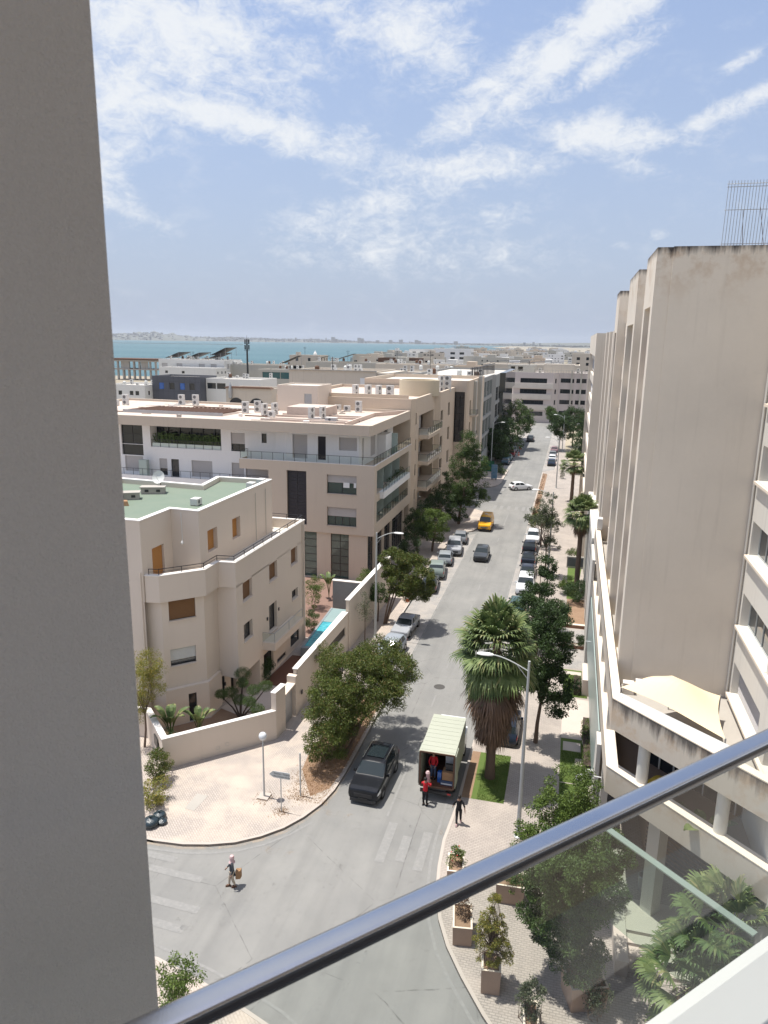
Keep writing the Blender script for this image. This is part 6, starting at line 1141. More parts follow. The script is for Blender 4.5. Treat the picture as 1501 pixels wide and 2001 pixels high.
for k, (x, y, rz, c, kd, lb) in enumerate(((-13.0, 92.3, .1, GRY, 'hatch', 'grey hatchback parked at the far end of the left row, nearest the yellow van'), (-13.0, 87.1, .12, SIL, 'suv', 'silver estate second from the far end of the left parked row'), (-13.35, 82.4, .12, (.26, .28, .3), 'hatch', 'pale grey hatchback, middle one of the five in the left parked row'), (-13.45, 77.6, .12, GRN, 'suv', 'greenish grey off roader, second nearest of the left parked row'), (-13.3, 72.7, .1, DGR, 'sedan', 'dark grey car nearest us in the left row, half under the round tree'))):
    car('parked_car', lb, 'car', (x, y, 0), (rz if k in (0, 3, 4) else pi+rz)*1.0 if k != 2 else rz, c, kd, PG)
car('moving_car', 'dark grey hatchback driving towards us along the middle of the left lane', 'car', (-9.35, 85.3, 0), pi+.02, DGR, 'hatch')
car('yellow_van', 'bright yellow taxi van parked by the left kerb before the crossing', 'van', (-10.6, 100.3, 0), pi, YEL, 'van', taxi=True)
car('turning_car', 'white hatchback turning across the road beyond the zebra crossing', 'car', (-7.9, 130, 0), -1.05, WHT, 'hatch')
RG = 'cars parked in the right bay'
for k, (x, y, rz, c, kd, lb) in enumerate(((-3.75, 95.3, pi, WHT, 'hatch', 'white car at the far end of the right parked row under the thin tree'), (-3.9, 90.3, 0, BLK, 'hatch', 'black hatchback with red tail lamps, second from the far end of the right row'), (-3.7, 85.2, 0, BLK, 'sedan', 'black saloon with red tail lamps, middle of the right parked row'), (-3.5, 80.2, 0, (.03, .035, .05), 'sedan', 'dark blue saloon squeezed between the black saloon and the near white car'), (-3.4, 74.8, pi, WHT, 'suv', 'large white car facing us beside the dark leafy tree'), (-3.7, 68.6, 0, (.06, .10, .10), 'hatch', 'dark car with a red tail lamp hidden under the dark leafy tree'))):
    car('parked_car', lb, 'car', (x, y, 0), rz, c, kd, RG)
car('parked_car', 'dark blue car in the shade behind the big palm skirt', 'car', (-2.9+.2, 44.9, .0), 0, (.02, .03, .05), 'hatch')
for k, (x, y, c, kd, lb) in enumerate(((-3.4, 159.8, (.035, .05, .08), 'hatch', 'dark blue car nearest us in the far right row by the double lamps'), (-3.45, 165.9, WHT, 'hatch', 'white car second in the far right row'), (-3.5, 172, GRY, 'hatch', 'grey car third in the far right row'), (-3.4, 180, (.3, .2, .22), 'hatch', 'pinkish car furthest in the far right row under the trees'))): car('parked_car', lb, 'car', (x, y, 0), 0, c, kd, 'cars parked in the far right bay')
for k, (x, y, c, kd, lb) in enumerate(((-13.1, 158, (.05, .09, .12), 'hatch', 'dark blue car nearest us in the far left row beyond the kiosk'), (-13.0, 163.8, (.12, .2, .22), 'hatch', 'teal grey car second in the far left row'), (-12.9, 170, (.3, .05, .05), 'hatch', 'dark red car third in the far left row under the trees'), (-12.9, 177, SIL, 'sedan', 'silver car furthest in the far left row'))): car('parked_car', lb, 'car', (x, y, 0), 0, c, kd, 'cars parked in the far left bay')
car('far_car', 'dark car with red tail lamps driving away near the end of the street', 'car', (-10.2, 198.5, 0), 0, (.05, .06, .07), 'suv')
car('far_parked_car', 'white car parked on the waste ground at the far right beside the end building', 'car', (4.2, 240, .14), 1.3, WHT, 'hatch')
# box truck with open rear
tr = thing('box_truck', 'pale box truck standing with its rear doors open and loaded with furniture', 'truck', (-5.92, 38.6, 0)); x0, x1, y0, y1 = -6.92, -4.94, 36.3, 40.6
cr_ = mat('truck_panel', (.38, .41, .33), .6, .06, 1.2, .03, 12, 0); b = MB(); b.box(x0, x0+.05, y0, y1, .95, 3.0).box(x1-.05, x1, y0, y1, .95, 3.0).box(x0+.05, x1-.05, y1-.05, y1, .95, 3.0); b.build('cargo_box', cr_, tr)
r = MB(); r.box(x0-.02, x1+.02, y0-.02, y1+.02, 3.003, 3.05)
for k in range(9): r.box(x0+.02, x1-.02, y0+.2+k*.46, y0+.25+k*.46, 3.05, 3.062)
r.build('roof', mat('truck_roof', (.43, .445, .36), .6, .06, 1.2, .03, 12, 0), tr)
f = MB(); f.box(x0-.03, x0+.06, y0-.05, y0-.003, .9, 3.06).box(x1-.06, x1+.03, y0-.05, y0-.003, .9, 3.06).box(x0+.06, x1-.06, y0-.05, y0-.003, 2.98, 3.07).box(x0+.06, x1-.06, y0-.05, y0-.003, .84, .97); f.build('rear_frame', M['rust'], tr)
MB().box(x0+.05, x1-.05, y0, y1-.05, .86, .95).build('cargo_floor', M['deck'], tr)
for sd, xx in ((-1, x0-.06), (1, x1+.06)): d_ = MB().box(xx-.02, xx+.02, y0+.02, y0+.98, .97, 2.97); d_.build('rear_door', cr_, tr)
c_ = MB(); c_.prism([(x0+.05, 40.75), (x1-.05, 40.75), (x1-.08, 42.4), (x0+.08, 42.4)], .5, 1.5).prism([(x0+.08, 40.75), (x1-.08, 40.75), (x1-.15, 42.2), (x0+.15, 42.2)], 1.5, 2.25, .92); c_.build('cab', carpaint(WHT), tr); MB().box(x0+.2, x1-.2, 42.22, 42.26, 1.52, 2.1).build('windscreen', M['carglass'], tr)
MB().box(-6.5, -5.4, 36.4, 42.2, .55, .84).build('chassis', M['dark'], tr); q = MB().box(x0+.05, x1-.05, 36.35, 36.43, .42, .62); q.build('bumper', M['dark'], tr); MB().box(-6.1, -5.6, 36.33, 36.345, .47, .58).build('number_plate', M['plate'], tr); MB().box(-5.3, -5.1, 36.32, 36.345, .48, .58).box(-6.75, -6.55, 36.32, 36.345, .48, .58).build('tail_light', M['lampr'], tr)
for yy in (37.6, 41.5):
    for xx in (x0+.18, x1-.18): w = MB().tube([(xx-.12, yy, .38), (xx+.12, yy, .38)], .38, 20); w.build('wheel', M['tyre'], tr, smooth=30)
def crate(nm, lb, x0, x1, y0, y1, z0, z1, m, cat='box', gl=None):
    t = thing(nm, lb, cat, ((x0+x1)/2, (y0+y1)/2, z0)); MB().box(x0, x1, y0, y1, z0, z1).build('casing', M[m], t); MB().box(x0+.05, x1-.05, y0-.012, y0-.002, z0+.06, (z0+z1)/2).build('front_panel', M[gl or m], t)
crate('refrigerator', 'tall white refrigerator standing in the truck on the right', -5.62, -5.05, 37.5, 38.2, .955, 2.6, 'white_gloss', 'refrigerator', 'shutw'); crate('cardboard_box', 'brown cardboard box at the truck opening under the screen', -5.65, -5.05, 36.55, 37.1, 1.25, 1.75, 'cardboard'); crate('folded_blanket_pile', 'pale blue bundle on the truck floor under the cardboard box', -5.75, -5.02, 36.5, 37.2, .955, 1.24, 'jean', 'bundle', 'white_gloss'); crate('television', 'black flat television standing on the cardboard box in the truck', -5.5, -5.05, 36.75, 36.9, 1.755, 2.15, 'dark', 'television'); crate('wardrobe', 'dark wardrobe at the left wall inside the truck', -6.85, -6.45, 38.0, 39.5, .955, 2.7, 'louvre', 'wardrobe'); crate('water_drum', 'blue plastic drum beside the cardboard box in the truck', -5.95, -5.72, 36.7, 36.95, .955, 1.6, 'glassb', 'drum')
# ---------------------------------------------------------------- people (one skinned figure each)
def skinobj(name, J, E, m, par, sub=1, root=0):
    me = bpy.data.meshes.new(name); me.from_pydata([j[:3] for j in J], E, []); me.materials.append(m); o = bpy.data.objects.new(name, me); S.collection.objects.link(o); o.parent = par
    md = o.modifiers.new('skin', 'SKIN'); md.use_smooth_shade = True; me.skin_vertices.new() if not me.skin_vertices else None
    sl = me.skin_vertices[0].data
    for i, j in enumerate(J): r = j[3]; sl[i].radius = (r, r if len(j) < 5 else j[4]); sl[i].use_root = (i == root)
    s2 = o.modifiers.new('sub', 'SUBSURF'); s2.levels = sub; s2.render_levels = sub; return o
def person(label, loc, rz, top, legs, shoes, hairm, pose, k=1.0, coat=False, scarf=False, group=None, sleeve=1):
    t = thing('person', label, 'person', (0, 0, 0), group); P = pose
    hip, kn = .095, .5; J = [(0, 0, .96, .09, .08), (0, .0, 1.12, .10, .08), (0, .01, 1.3, .15, .10), (0, .0, 1.45, .075), (0, -.005, 1.53, .052), (0, -.015, 1.60, .07), (0, -.02, 1.68, .082), (0, -.012, 1.75, .055)]; E = [(0, 1), (1, 2), (2, 3), (3, 4), (4, 5), (5, 6), (6, 7)]
    arms = {}; legsj = {}
    for sd, nm in ((1, 'r'), (-1, 'l')):
        sh = (sd*.175, 0, 1.41); el_, ha = P['el'+nm], P['ha'+nm]; i0 = len(J)
        J += [(*sh, .055), (*el_, .042), (*ha, .028)]; E += [(3, i0), (i0, i0+1), (i0+1, i0+2)]
        v = (Vector(ha)-Vector(el_)).normalized(); sdv = v.cross(Vector((0, 1, 0))); sdv = sdv.normalized() if sdv.length > .1 else Vector((1, 0, 0)); fw = sdv.cross(v)
        pm = Vector(ha)+v*.05; J.append((*pm, .032, .02)); E.append((i0+2, i0+3))
        for q, (off, ln_) in enumerate(((-.027, .062), (-.009, .072), (.009, .068), (.026, .052))):
            b0 = pm+fw*off+v*.035; m1 = b0+v*ln_*.5+sdv*.005*-sd; e1 = b0+v*ln_*.9-sdv*sd*.022; n = len(J); J += [(*b0, .0095), (*m1, .009), (*e1, .007)]; E += [(i0+3, n), (n, n+1), (n+1, n+2)]
        n = len(J); b0 = pm-fw*.03-v*.015; J += [(*b0, .011), (*(b0-fw*.025+v*.03), .009)]; E += [(i0+3, n), (n, n+1)]
        arms[nm] = (sh, el_, ha)
        f = P['fo'+nm]; k_ = P['kn'+nm]; n = len(J); J += [(sd*hip*.8, 0, .90, .07), (*k_, .05), (*f, .042), (f[0], f[1]+.13, .04, .035, .03)]; E += [(0, n), (n, n+1), (n+1, n+2), (n+2, n+3)]; legsj[nm] = (k_, f)
    skinobj('body', J, E, M['skin'], t)
    fc = MB(); 
    for sd in (1, -1): fc.obox((sd*.03, .062, 1.675), .012, .008, .006)
    fc.build('eyes', M['dark'], t); MB().prism([(-.012, .055), (.012, .055), (.004, .09), (-.004, .09)], 1.635, 1.67, .5).build('nose', M['skin'], t); MB().obox((0, .066, 1.605), .022, .006, .005).build('mouth', M['lampr'], t)
    # clothing
    J = [(0, 0, .82, .16, .135), (0, .0, 1.12, .145, .12), (0, .01, 1.3, .165, .12), (0, 0, 1.44, .085)]; E = [(0, 1), (1, 2), (2, 3)]
    if coat: J += [(0, -.01, .78, .17, .14)]; E += [(0, 4)]
    for nm in 'rl':
        sh, el_, ha = arms[nm]; n = len(J); w = Vector(el_).lerp(Vector(ha), .88 if sleeve else .02); J += [(*sh, .07), (*el_, .055), (*w, .042)]; E += [(3, n), (n, n+1), (n+1, n+2)]
    skinobj('coat' if coat else 'shirt', J, E, M[top], t)
    J = [(0, 0, 1.04, .135, .11)]; E = []
    for nm, sd in (('r', 1), ('l', -1)):
        k_, f = legsj[nm]; n = len(J); J += [(sd*hip, 0, .86, .105), (*k_, .078), (f[0], f[1], f[2]+.04, .058)]; E += [(0, n), (n, n+1), (n+1, n+2)]
    skinobj('trousers', J, E, M[legs], t)
    s_ = MB()
    for nm in 'rl': k_, f = legsj[nm]; s_.prism([(f[0]-.045, f[1]-.09), (f[0]+.045, f[1]-.09), (f[0]+.055, f[1]+.1), (f[0]+.02, f[1]+.19), (f[0]-.02, f[1]+.19), (f[0]-.055, f[1]+.1)], f[2]-.075, f[2]+.02, .8)
    s_.build('shoes', M[shoes], t)
    h = MB(); zz = 1.70
    if scarf: h.lathe((0, -.03, 1.42), [(.17, 0), (.13, .06), (.10, .12), (.115, .22), (.12, .28), (.09, .36), (.0, .385)], 14)
    else: h.lathe((0, -.035, 1.62), [(.075, 0), (.095, .04), (.10, .09), (.09, .14), (.05, .175), (0, .18)], 14)
    h.build('headscarf' if scarf else 'hair', M[hairm], t, smooth=True)
    t.scale = (k, k, k); t.location = loc; t.rotation_euler = (0, 0, rz); return t
stand = dict(elr=(.27, -.02, 1.13), har=(.27, .08, .88), ell=(-.27, -.02, 1.13), hal=(-.27, .08, .88), knr=(.1, .02, .5), knl=(-.1, .02, .5), **{'for': (.1, 0, .08), 'fol': (-.1, 0, .08)})
def pz(**k): d = dict(stand); d.update(k); return d
person('man in black clothes walking on the pavement behind the truck', (-4.35, 34.45, .13), .1, 'black', 'black', 'pinkc', 'hair', pz(knr=(.1, .14, .52), **{'for': (.11, .22, .08)}, knl=(-.1, .02, .5), fol=(-.1, -.22, .12), elr=(.30, -.1, 1.14), har=(.33, -.1, .88), ell=(-.30, .05, 1.14), hal=(-.33, .2, .9)), 1.0, sleeve=0)
person('woman in pink headscarf and dark coat crossing the junction with a brown bag', (-14.1, 27.1, 0), 2.2, 'greyc', 'beigec', 'rust', 'pinkc', pz(knr=(.09, .1, .5), **{'for': (.09, .14, .08)}, knl=(-.09, 0, .5), fol=(-.09, -.12, .09), elr=(.25, .02, 1.14), har=(.24, .2, .98)), .95, coat=True, scarf=True)
person('man in red shirt standing behind the truck handing up a wrapped item', (-6.45, 35.75, 0), -.15, 'redc', 'black', 'black', 'hair', pz(elr=(.26, .14, 1.22), har=(.16, .40, 1.3), ell=(-.26, .14, 1.22), hal=(-.10, .42, 1.35)), 1.0)
person('man in orange red top and jeans standing inside the truck box', (-6.25, 37.0, .955), pi+.1, 'redc', 'jean', 'black', 'hair', pz(elr=(.25, .12, 1.15), har=(.14, .36, 1.02), ell=(-.25, .12, 1.15), hal=(-.12, .36, 1.0)), .98)
wi = MB().prism([(-6.5, 36.02), (-6.3, 36.02), (-6.26, 36.2), (-6.5, 36.2)], 1.05, 1.75, .8).lathe((-6.4, 36.1, 1.75), [(.1, 0), (.13, .1), (.08, .2), (0, .22)], 10); tag(wi.build('wrapped_parcel', M['pinkc'], org=(-6.4, 36.1, 1.05)), 'pale wrapped parcel passed between the two men at the truck', 'parcel')
bg_ = thing('shopping_bag', 'brown paper shopping bag carried by the woman in the pink headscarf', 'bag', (-14.35, 27.12, .5)); b = MB().prism([(-13.93, 27.12), (-13.72, 27.2), (-13.74, 27.42), (-13.97, 27.34)], .42, .86); b.build('bag_body', M['cardboard'], bg_); MB().tube([(-13.9, 27.2, .86), (-13.86, 27.23, .98), (-13.8, 27.3, .86)], .008, 5).build('handle', M['cardboard'], bg_)
person('small distant person in red standing by the far left parked cars', (-11.5, 176, 0), 2, 'redc', 'jean', 'black', 'hair', stand, 1.0)
# ---------------------------------------------------------------- street furniture
def lamp(label, base, H_, arm, hd=-1, name='street_lamp', group='street lamps along the road', z0=.13, tilt=.0):
    t = thing(name, label, 'street lamp', (base[0], base[1], z0), group); x, y = base; MB().tube([(x, y, z0-.05), (x, y, z0+H_)], [.115, .06], 14).build('pole', M['galv'], t, smooth=True)
    pts = []; L_ = abs(arm)
    for k in range(9): f = k/8; pts.append((x+arm*f, y, z0+H_-.55+.55*sin(f*pi/2)+.12*f))
    MB().tube(pts, .032, 8).tube([(x, y, z0+H_-1.0), (x+arm*.22, y, z0+H_-.65+.15), (x+arm*.35, y, z0+H_-.2)], .02, 6).build('arm', M['galv'], t, smooth=True)
    hx = x+arm; s_ = 1 if arm > 0 else -1; zz = z0+H_+.1; h = MB(); n = 12
    for i, (dx, ry, rz_) in enumerate(((-.08, .05, .05), (.0, .11, .08), (.2, .15, .10), (.5, .16, .10), (.68, .12, .07), (.76, .04, .03))):
        for k in range(n): a = 2*pi*k/n; h.v.append((hx+s_*dx, y+ry*cos(a), zz+rz_*sin(a)*(1 if sin(a) > 0 else .6)))
    for i in range(5):
        for k in range(n): k2 = (k+1) % n; h.f.append((i*n+k, i*n+k2, (i+1)*n+k2, (i+1)*n+k)); h.m.append(0)
    h.f += [tuple(range(n)), tuple(5*n+k for k in range(n))]; h.m += [0, 0]; h.build('lamp_head', M['white_gloss'], t, smooth=True); MB().lathe((x, y, z0), [(.22, 0), (.22, .05), (.13, .09), (.12, .3)], 12).build('base_plate', M['galv'], t); return t
lamp('tall pale street lamp with its arm reaching left over the big palm', (-1.15, 34.3), 10.0, -1.85); lamp('slim street lamp on the left pavement in front of the round tree', (-15.35, 57.9), 9.5, 1.6)
lamp('street lamp rising through the thin tree by the right parked cars', (-1.3, 80.9), 9.5, -1.6); lamp('street lamp behind the blue kiosk, left side of the far road', (-16.2, 157.5), 8.8, 1.8); lamp('nearer of the two far right street lamps, with a box on its pole', (-1.75, 133), 9.0, -1.7); lamp('further of the two far right street lamps beside the dark trees', (-1.55, 180), 8.8, -1.8)
gl = thing('globe_lamp', 'slim post lamp with a clear glass globe on the corner pavement', 'street lamp', (-15.4, 33.85, .13)); MB().tube([(-15.4, 33.85, .13), (-15.4, 33.85, 3.75)], [.06, .04], 10).build('pole', M['galv'], gl, smooth=True)
MB().lathe((-15.4, 33.85, 3.72), [(.06, 0), (.15, .05), (.215, .15), (.23, .25), (.2, .37), (.12, .45), (0, .48)], 20).build('globe', mat('opal_globe', (.62, .64, .66), .15, 0, 1, 0, 1, 0, spec=.8), gl, smooth=True); MB().obox((-15.4, 33.85, .16), .32, .32, .05).build('base_slab', M['kerb'], gl)
po_ = thing('post', 'bare grey metal post on the corner pavement, right of the arrow sign', 'post', (-13.45, 34.5, .13)); MB().tube([(-13.45, 34.5, .1), (-13.45, 34.5, 2.85)], .045, 10).build('pole', M['galv'], po_)
def text(body, size, loc, rot, m, par, name='lettering', ext=.002):
    c = bpy.data.curves.new(name, 'FONT'); c.body = body; c.size = size; c.extrude = ext; c.align_x = 'CENTER'; c.align_y = 'CENTER'; c.resolution_u = 2
    o = bpy.data.objects.new(name, c); S.collection.objects.link(o); dg = bpy.context.evaluated_depsgraph_get(); me = bpy.data.meshes.new_from_object(o.evaluated_get(dg)); bpy.data.objects.remove(o); me.materials.clear(); me.materials.append(m)
    ob = bpy.data.objects.new(name, me); S.collection.objects.link(ob); ob.parent = par; L0 = origin(par); ob.location = Vector(loc)-L0; ob.rotation_euler = rot; return ob
sg = thing('direction_sign', 'white arrow shaped direction sign pointing left on the corner pavement', 'sign', (-13.95, 32.85, .13)); MB().tube([(-13.95, 32.87, .1), (-13.95, 32.87, 2.5)], .03, 8).build('pole', M['galv'], sg)
s = MB(); s.v = [(-14.62, 32.84, 2.38), (-14.38, 32.84, 2.2), (-13.42, 32.84, 2.2), (-13.42, 32.84, 2.6), (-14.38, 32.84, 2.6)]; s.v += [(x, y+.02, z) for x, y, z in s.v]; s.f = [(0, 1, 2, 3, 4), (9, 8, 7, 6, 5), (0, 5, 6, 1), (1, 6, 7, 2), (2, 7, 8, 3), (3, 8, 9, 4), (4, 9, 5, 0)]; s.m = [0]*7; s.build('arrow_board', M['shutw'], sg)
text('\u2022 Rimma - Tanjour', .135, (-13.9, 32.835, 2.47), (pi/2, 0, 0), M['dark'], sg); text('\u2022 Ben Moussa des Jar', .125, (-13.9, 32.835, 2.31), (pi/2, 0, 0), M['dark'], sg)
MB().lathe((-14.0, 32.9, 2.62), [(0, 0), (.16, 0), (.16, .02), (0, .02)], 14)
tag(MB().lathe((-20.2, 29.9, .13), [(.3, 0), (.42, .08), (.46, .2), (.41, .33), (.28, .42), (.1, .46), (.05, .5), (.09, .58), (0, .56)], 12).lathe((-20.05, 30.5, .13), [(.28, 0), (.37, .1), (.38, .22), (.3, .34), (.12, .39), (.05, .43), (.08, .5), (0, .48)], 12).lathe((-19.7, 30.2, .13), [(.2, 0), (.27, .08), (.26, .18), (.15, .26), (.04, .29), (.06, .34), (0, .33)], 12).build('rubbish_bags', mat('black_plastic', (.02, .035, .045), .25, .1, 3, 0, 1, .5, spec=.6), org=(-20, 30.2, .13), smooth=True), 'dark shiny rubbish bags heaped at the pavement edge beside the left pillar', 'rubbish bags')
kk_ = thing('poster_kiosk', 'small blue poster kiosk on the left pavement beyond the tall tree', 'kiosk', (-13.4, 137.6, .13)); MB().box(-14.0, -12.9, 137.4, 137.75, .4, 3.0).build('panel_body', mat('kiosk_blue', (.04, .16, .28), .5, .3, 2, .1, 8, 0, col2=(.3, .35, .4)), kk_); MB().box(-13.9, -13.75, 137.5, 137.65, .13, .4).box(-13.15, -13.0, 137.5, 137.65, .13, .4).build('leg', M['dark'], kk_)
gn = thing('hoarding', 'green site hoarding panels on the far left pavement', 'hoarding', (-15.5, 146.8, .13)); MB().box(-17.2, -14.4, 146.5, 146.6, .13, 2.3).build('panel', mat('green_sheet', (.01, .13, .07), .6), gn); MB().box(-17.3, -17.2, 146.4, 146.6, .13, 2.5).box(-14.4, -14.3, 146.4, 146.6, .13, 2.5).build('post', M['dark'], gn)
def cone(x, y, lb, z=0): t = thing('traffic_cone', lb, 'traffic cone', (x, y, z)); MB().lathe((x, y, z), [(.25, 0), (.22, .05), (.1, .75), (0, .8)], 10).build('cone_body', mat('cone_orange', (.62, .10, .03), .6), t); MB().lathe((x, y, z+.3), [(.18, 0), (.15, .18)], 10).build('white_band', M['white_gloss'], t)
cone(-11.3, 171.4, 'orange road cone nearer one of the two by the far left cars'); cone(-11.5, 182, 'orange road cone further one of the two by the far left cars'); cone(-14.6, 67.6, 'orange plastic cone on the pavement behind the old silver saloon', .13)
MB_ = MB().box(1.0, 2.2, 77.5, 77.7, .13, 1.5); sb_ = thing('stone_sign', 'low dark slab sign in the planting bed behind the palm trunk', 'sign', (1.7, 84, .13)); MB().box(.7, 3.0, 84, 84.3, .13, 1.5).build('slab', M['concrete'], sb_); MB().box(.8, 2.9, 83.96, 83.99, .35, 1.35).build('panel', M['slate'], sb_)
wb_ = MB().box(1.6, 2.5, 148, 150, .13, .7); tag(wb_.build('low_wall', M['concrete'], org=(2, 149, .13)), 'low concrete wall in front of the waste ground beside the far right pavement', 'wall')
# ---------------------------------------------------------------- planters
def planter(label, pts, h, m='terracotta', z0=.13, soil=True, sc=.94, group='stone planters on the right pavement'):
    cxp = sum(p[0] for p in pts)/len(pts); cyp = sum(p[1] for p in pts)/len(pts); t = thing('planter', label, 'planter', (cxp, cyp, z0), group); bt = [(cxp+(x-cxp)*sc, cyp+(y-cyp)*sc) for x, y in pts]
    b = MB(); n = len(pts); ins = offs(pts, .08)
    for i in range(n):
        j = (i+1) % n; b.q((*bt[i], z0), (*bt[j], z0), (*pts[j], z0+h), (*pts[i], z0+h)); b.q((*ins[j], z0+h), (*ins[j], z0+h-.15), (*ins[i], z0+h-.15), (*ins[i], z0+h))
    b.build('tub', M[m], t); r = MB()
    for i in range(n): j = (i+1) % n; r.q((*pts[i], z0+h), (*pts[j], z0+h), (*ins[j], z0+h), (*ins[i], z0+h))
    r.build('rim', M['cream'], t); flat(ins, z0+h-.1).build('soil', M['soil'], t); return t
def rectp(cx_, cy_, w_, l, rz): return [(cx_+cos(rz)*a-sin(rz)*b, cy_+sin(rz)*a+cos(rz)*b) for a, b in ((-w_/2, -l/2), (w_/2, -l/2), (w_/2, l/2), (-w_/2, l/2))]
planter('square stone planter holding the small conifer', rectp(-1.55, 24.75, .78, 1.0, .1), 1.15); planter('long stone planter with dry plants behind the conifer', rectp(-3.05, 27.05, .85, 1.45, .15), .95); planter('stone planter half hidden behind the big leafy tree', rectp(-1.2, 29.8, 1.3, 1.0, .05), 1.0)
planter('large angular stone tub under the big leafy tree', rectp(2.1, 25.1, 1.5, 1.25, .35), 1.1); planter('stone planter with red flowers beside the kerb', rectp(-3.9, 30.6, .8, 1.3, .12), .7); planter('small white edged planter at the very bottom below the conifer', rectp(.15, 23.1, .6, 1.6, .1), .6, 'wing')
planter('stone planter behind the trunk of the big leafy tree', rectp(1.3, 29.6, 1.4, .9, 0), .9)
# ---------------------------------------------------------------- planting
tree('street_tree', 'large spreading olive green tree overhanging the black SUV', (-12.4, 39.2), [(-11.6, 40.5, 4.4, 2.6, 2.4, 2.1), (-10.0, 42.0, 4.7, 1.6, 2.0, 1.5), (-12.9, 38.6, 3.4, 1.7, 1.7, 2.0), (-12.9, 37.4, 2.0, 1.1, 1.2, 1.5), (-11.3, 43.8, 4.9, 1.5, 1.6, 1.3), (-12.9, 41.5, 4.6, 1.7, 1.7, 1.7), (-13.0, 39.8, 2.8, 1.2, 1.6, 1.4), (-10.4, 40.6, 4.0, 1.5, 1.5, 1.3)], 330, 105000, .145, .05, 'leafA', cr=.5, th=.2, seed=3, trunks=3, limbs=14, droop=.9, fork=.1, shell=.45)
tree('street_tree', 'rounded green tree with reddish stems beside the slim lamp', (-15.3, 61.2), [(-13.2, 61.3, 5.0, 2.3, 2.2, 1.9), (-14.2, 61, 6.2, 1.5, 1.6, 1.4), (-12.6, 61, 3.9, 1.9, 1.8, 1.0)], 150, 42000, .16, .065, 'leafA', cr=.42, th=.12, seed=4, trunks=3, limbs=12, droop=.6)
tree('street_tree', 'small bright green clump at the foot of the round tree', (-16.1, 61.5), [(-16.0, 61.5, 2.9, 1.0, 1.0, .9)], 26, 4500, .13, .06, 'leafF', cr=.3, th=.07, seed=5)
tree('street_tree', 'bright green tree beside the left parked cars', (-15.7, 86), [(-15.9, 86, 4.0, 2.3, 2.0, 1.7), (-15.2, 86, 2.8, 1.6, 1.6, 1.2)], 90, 15000, .17, .075, 'leafB', cr=.45, th=.12, seed=6, trunks=2)
tree('street_tree', 'dark green tree behind the bright green one on the left pavement', (-17.0, 84), [(-17.4, 84.5, 3.6, 1.5, 2, 2.1), (-17.0, 79, 2.5, 1.3, 1.4, 1.6)], 60, 9000, .17, .08, 'leafC', cr=.45, th=.12, seed=7)
tree('street_tree', 'tallest tree on the left pavement with a pointed open crown', (-14.6, 101), [(-13.6, 101, 11.4, 1.5, 1.5, 2.6), (-13.4, 101.5, 8.8, 2.7, 2.6, 2.4), (-14.2, 101, 6.1, 3.2, 3, 2.4), (-12.4, 101, 4.4, 2.0, 2.2, 1.6), (-15.9, 100, 4.6, 1.9, 2.4, 2.2)], 260, 42000, .2, .075, 'leafF', cr=.5, th=.2, seed=8, limbs=20, droop=.3, shell=.35)
tree('street_tree', 'dark shady tree at the foot of the tallest left tree', (-16.4, 97), [(-16.8, 97, 3.4, 2.1, 2.4, 2.4), (-18.0, 92, 3.0, 1.2, 2, 2.4), (-14.6, 99, 2.6, 1.4, 1.4, 1.8)], 90, 13000, .2, .09, 'leafC', cr=.5, th=.13, seed=9)
for k, (x, y, z, r_, lb, lm_) in enumerate(((-13.9, 167, 5.6, 3.6, 'dense dark tree nearest the blue kiosk on the far left pavement', 'leafC'), (-12.6, 182, 8.0, 3.9, 'tall green tree rising over the far left parked cars', 'leafF'), (-15.6, 160, 4.2, 2.6, 'lower dark tree by the far left lamp', 'leafC'))):
    tree('street_tree', lb, (x, y), [(x, y, z, r_, r_, r_*.75), (x+.8, y, z-2, r_*.8, r_, r_*.6), (x-.5, y, z+1.8, r_*.6, r_*.6, r_*.6)], 110, 13000, .3, .14, lm_, cr=.8, th=.18, seed=20+k)
for k, (x, y, z, r_, lb, lm_) in enumerate(((-2.4, 182, 6.4, 3.3, 'dark rounded tree nearest the far right lamps', 'leafC'), (.8, 190, 7.0, 3.5, 'dark tree behind the far right lamps', 'leafC'), (3.6, 172, 3.0, 3.3, 'low dark bushy tree at the edge of the waste ground', 'leafC'), (-6.0, 238, 3.8, 1.9, 'small green tree in front of the pink end building', 'leafF'), (3.5, 215, 4.4, 3.0, 'brownish green tree behind the dark far right trees', 'leafE'))):
    tree('street_tree', lb, (x, y), [(x, y, z, r_, r_, r_*.8), (x+.9, y, z-1.4, r_*.8, r_, r_*.6), (x-.7, y, z+1.4, r_*.6, r_*.6, r_*.6)], 100, 11000, .3, .14, lm_, cr=.7, th=.16, seed=30+k)
tree('street_tree', 'thin sparse tree in front of the right street lamp', (-1.6, 80.2), [(-1.9, 80.2, 8.4, 1.2, 1.2, 1.5), (-2.7, 80, 6.9, 1.4, 1.3, 1.2), (-1.2, 80.2, 6.2, 1.1, 1, 1.2), (-1.2, 80.2, 3.9, 1.0, 1, .9)], 120, 7500, .17, .07, 'leafE', cr=.32, th=.09, seed=10, limbs=18, shell=.2)
tree('street_tree', 'small yellow green tree over the far white car of the right row', (-2.6, 92), [(-2.7, 92, 3.6, 1.7, 1.4, 1.0)], 40, 5000, .17, .08, 'leafB', cr=.4, th=.09, seed=11)
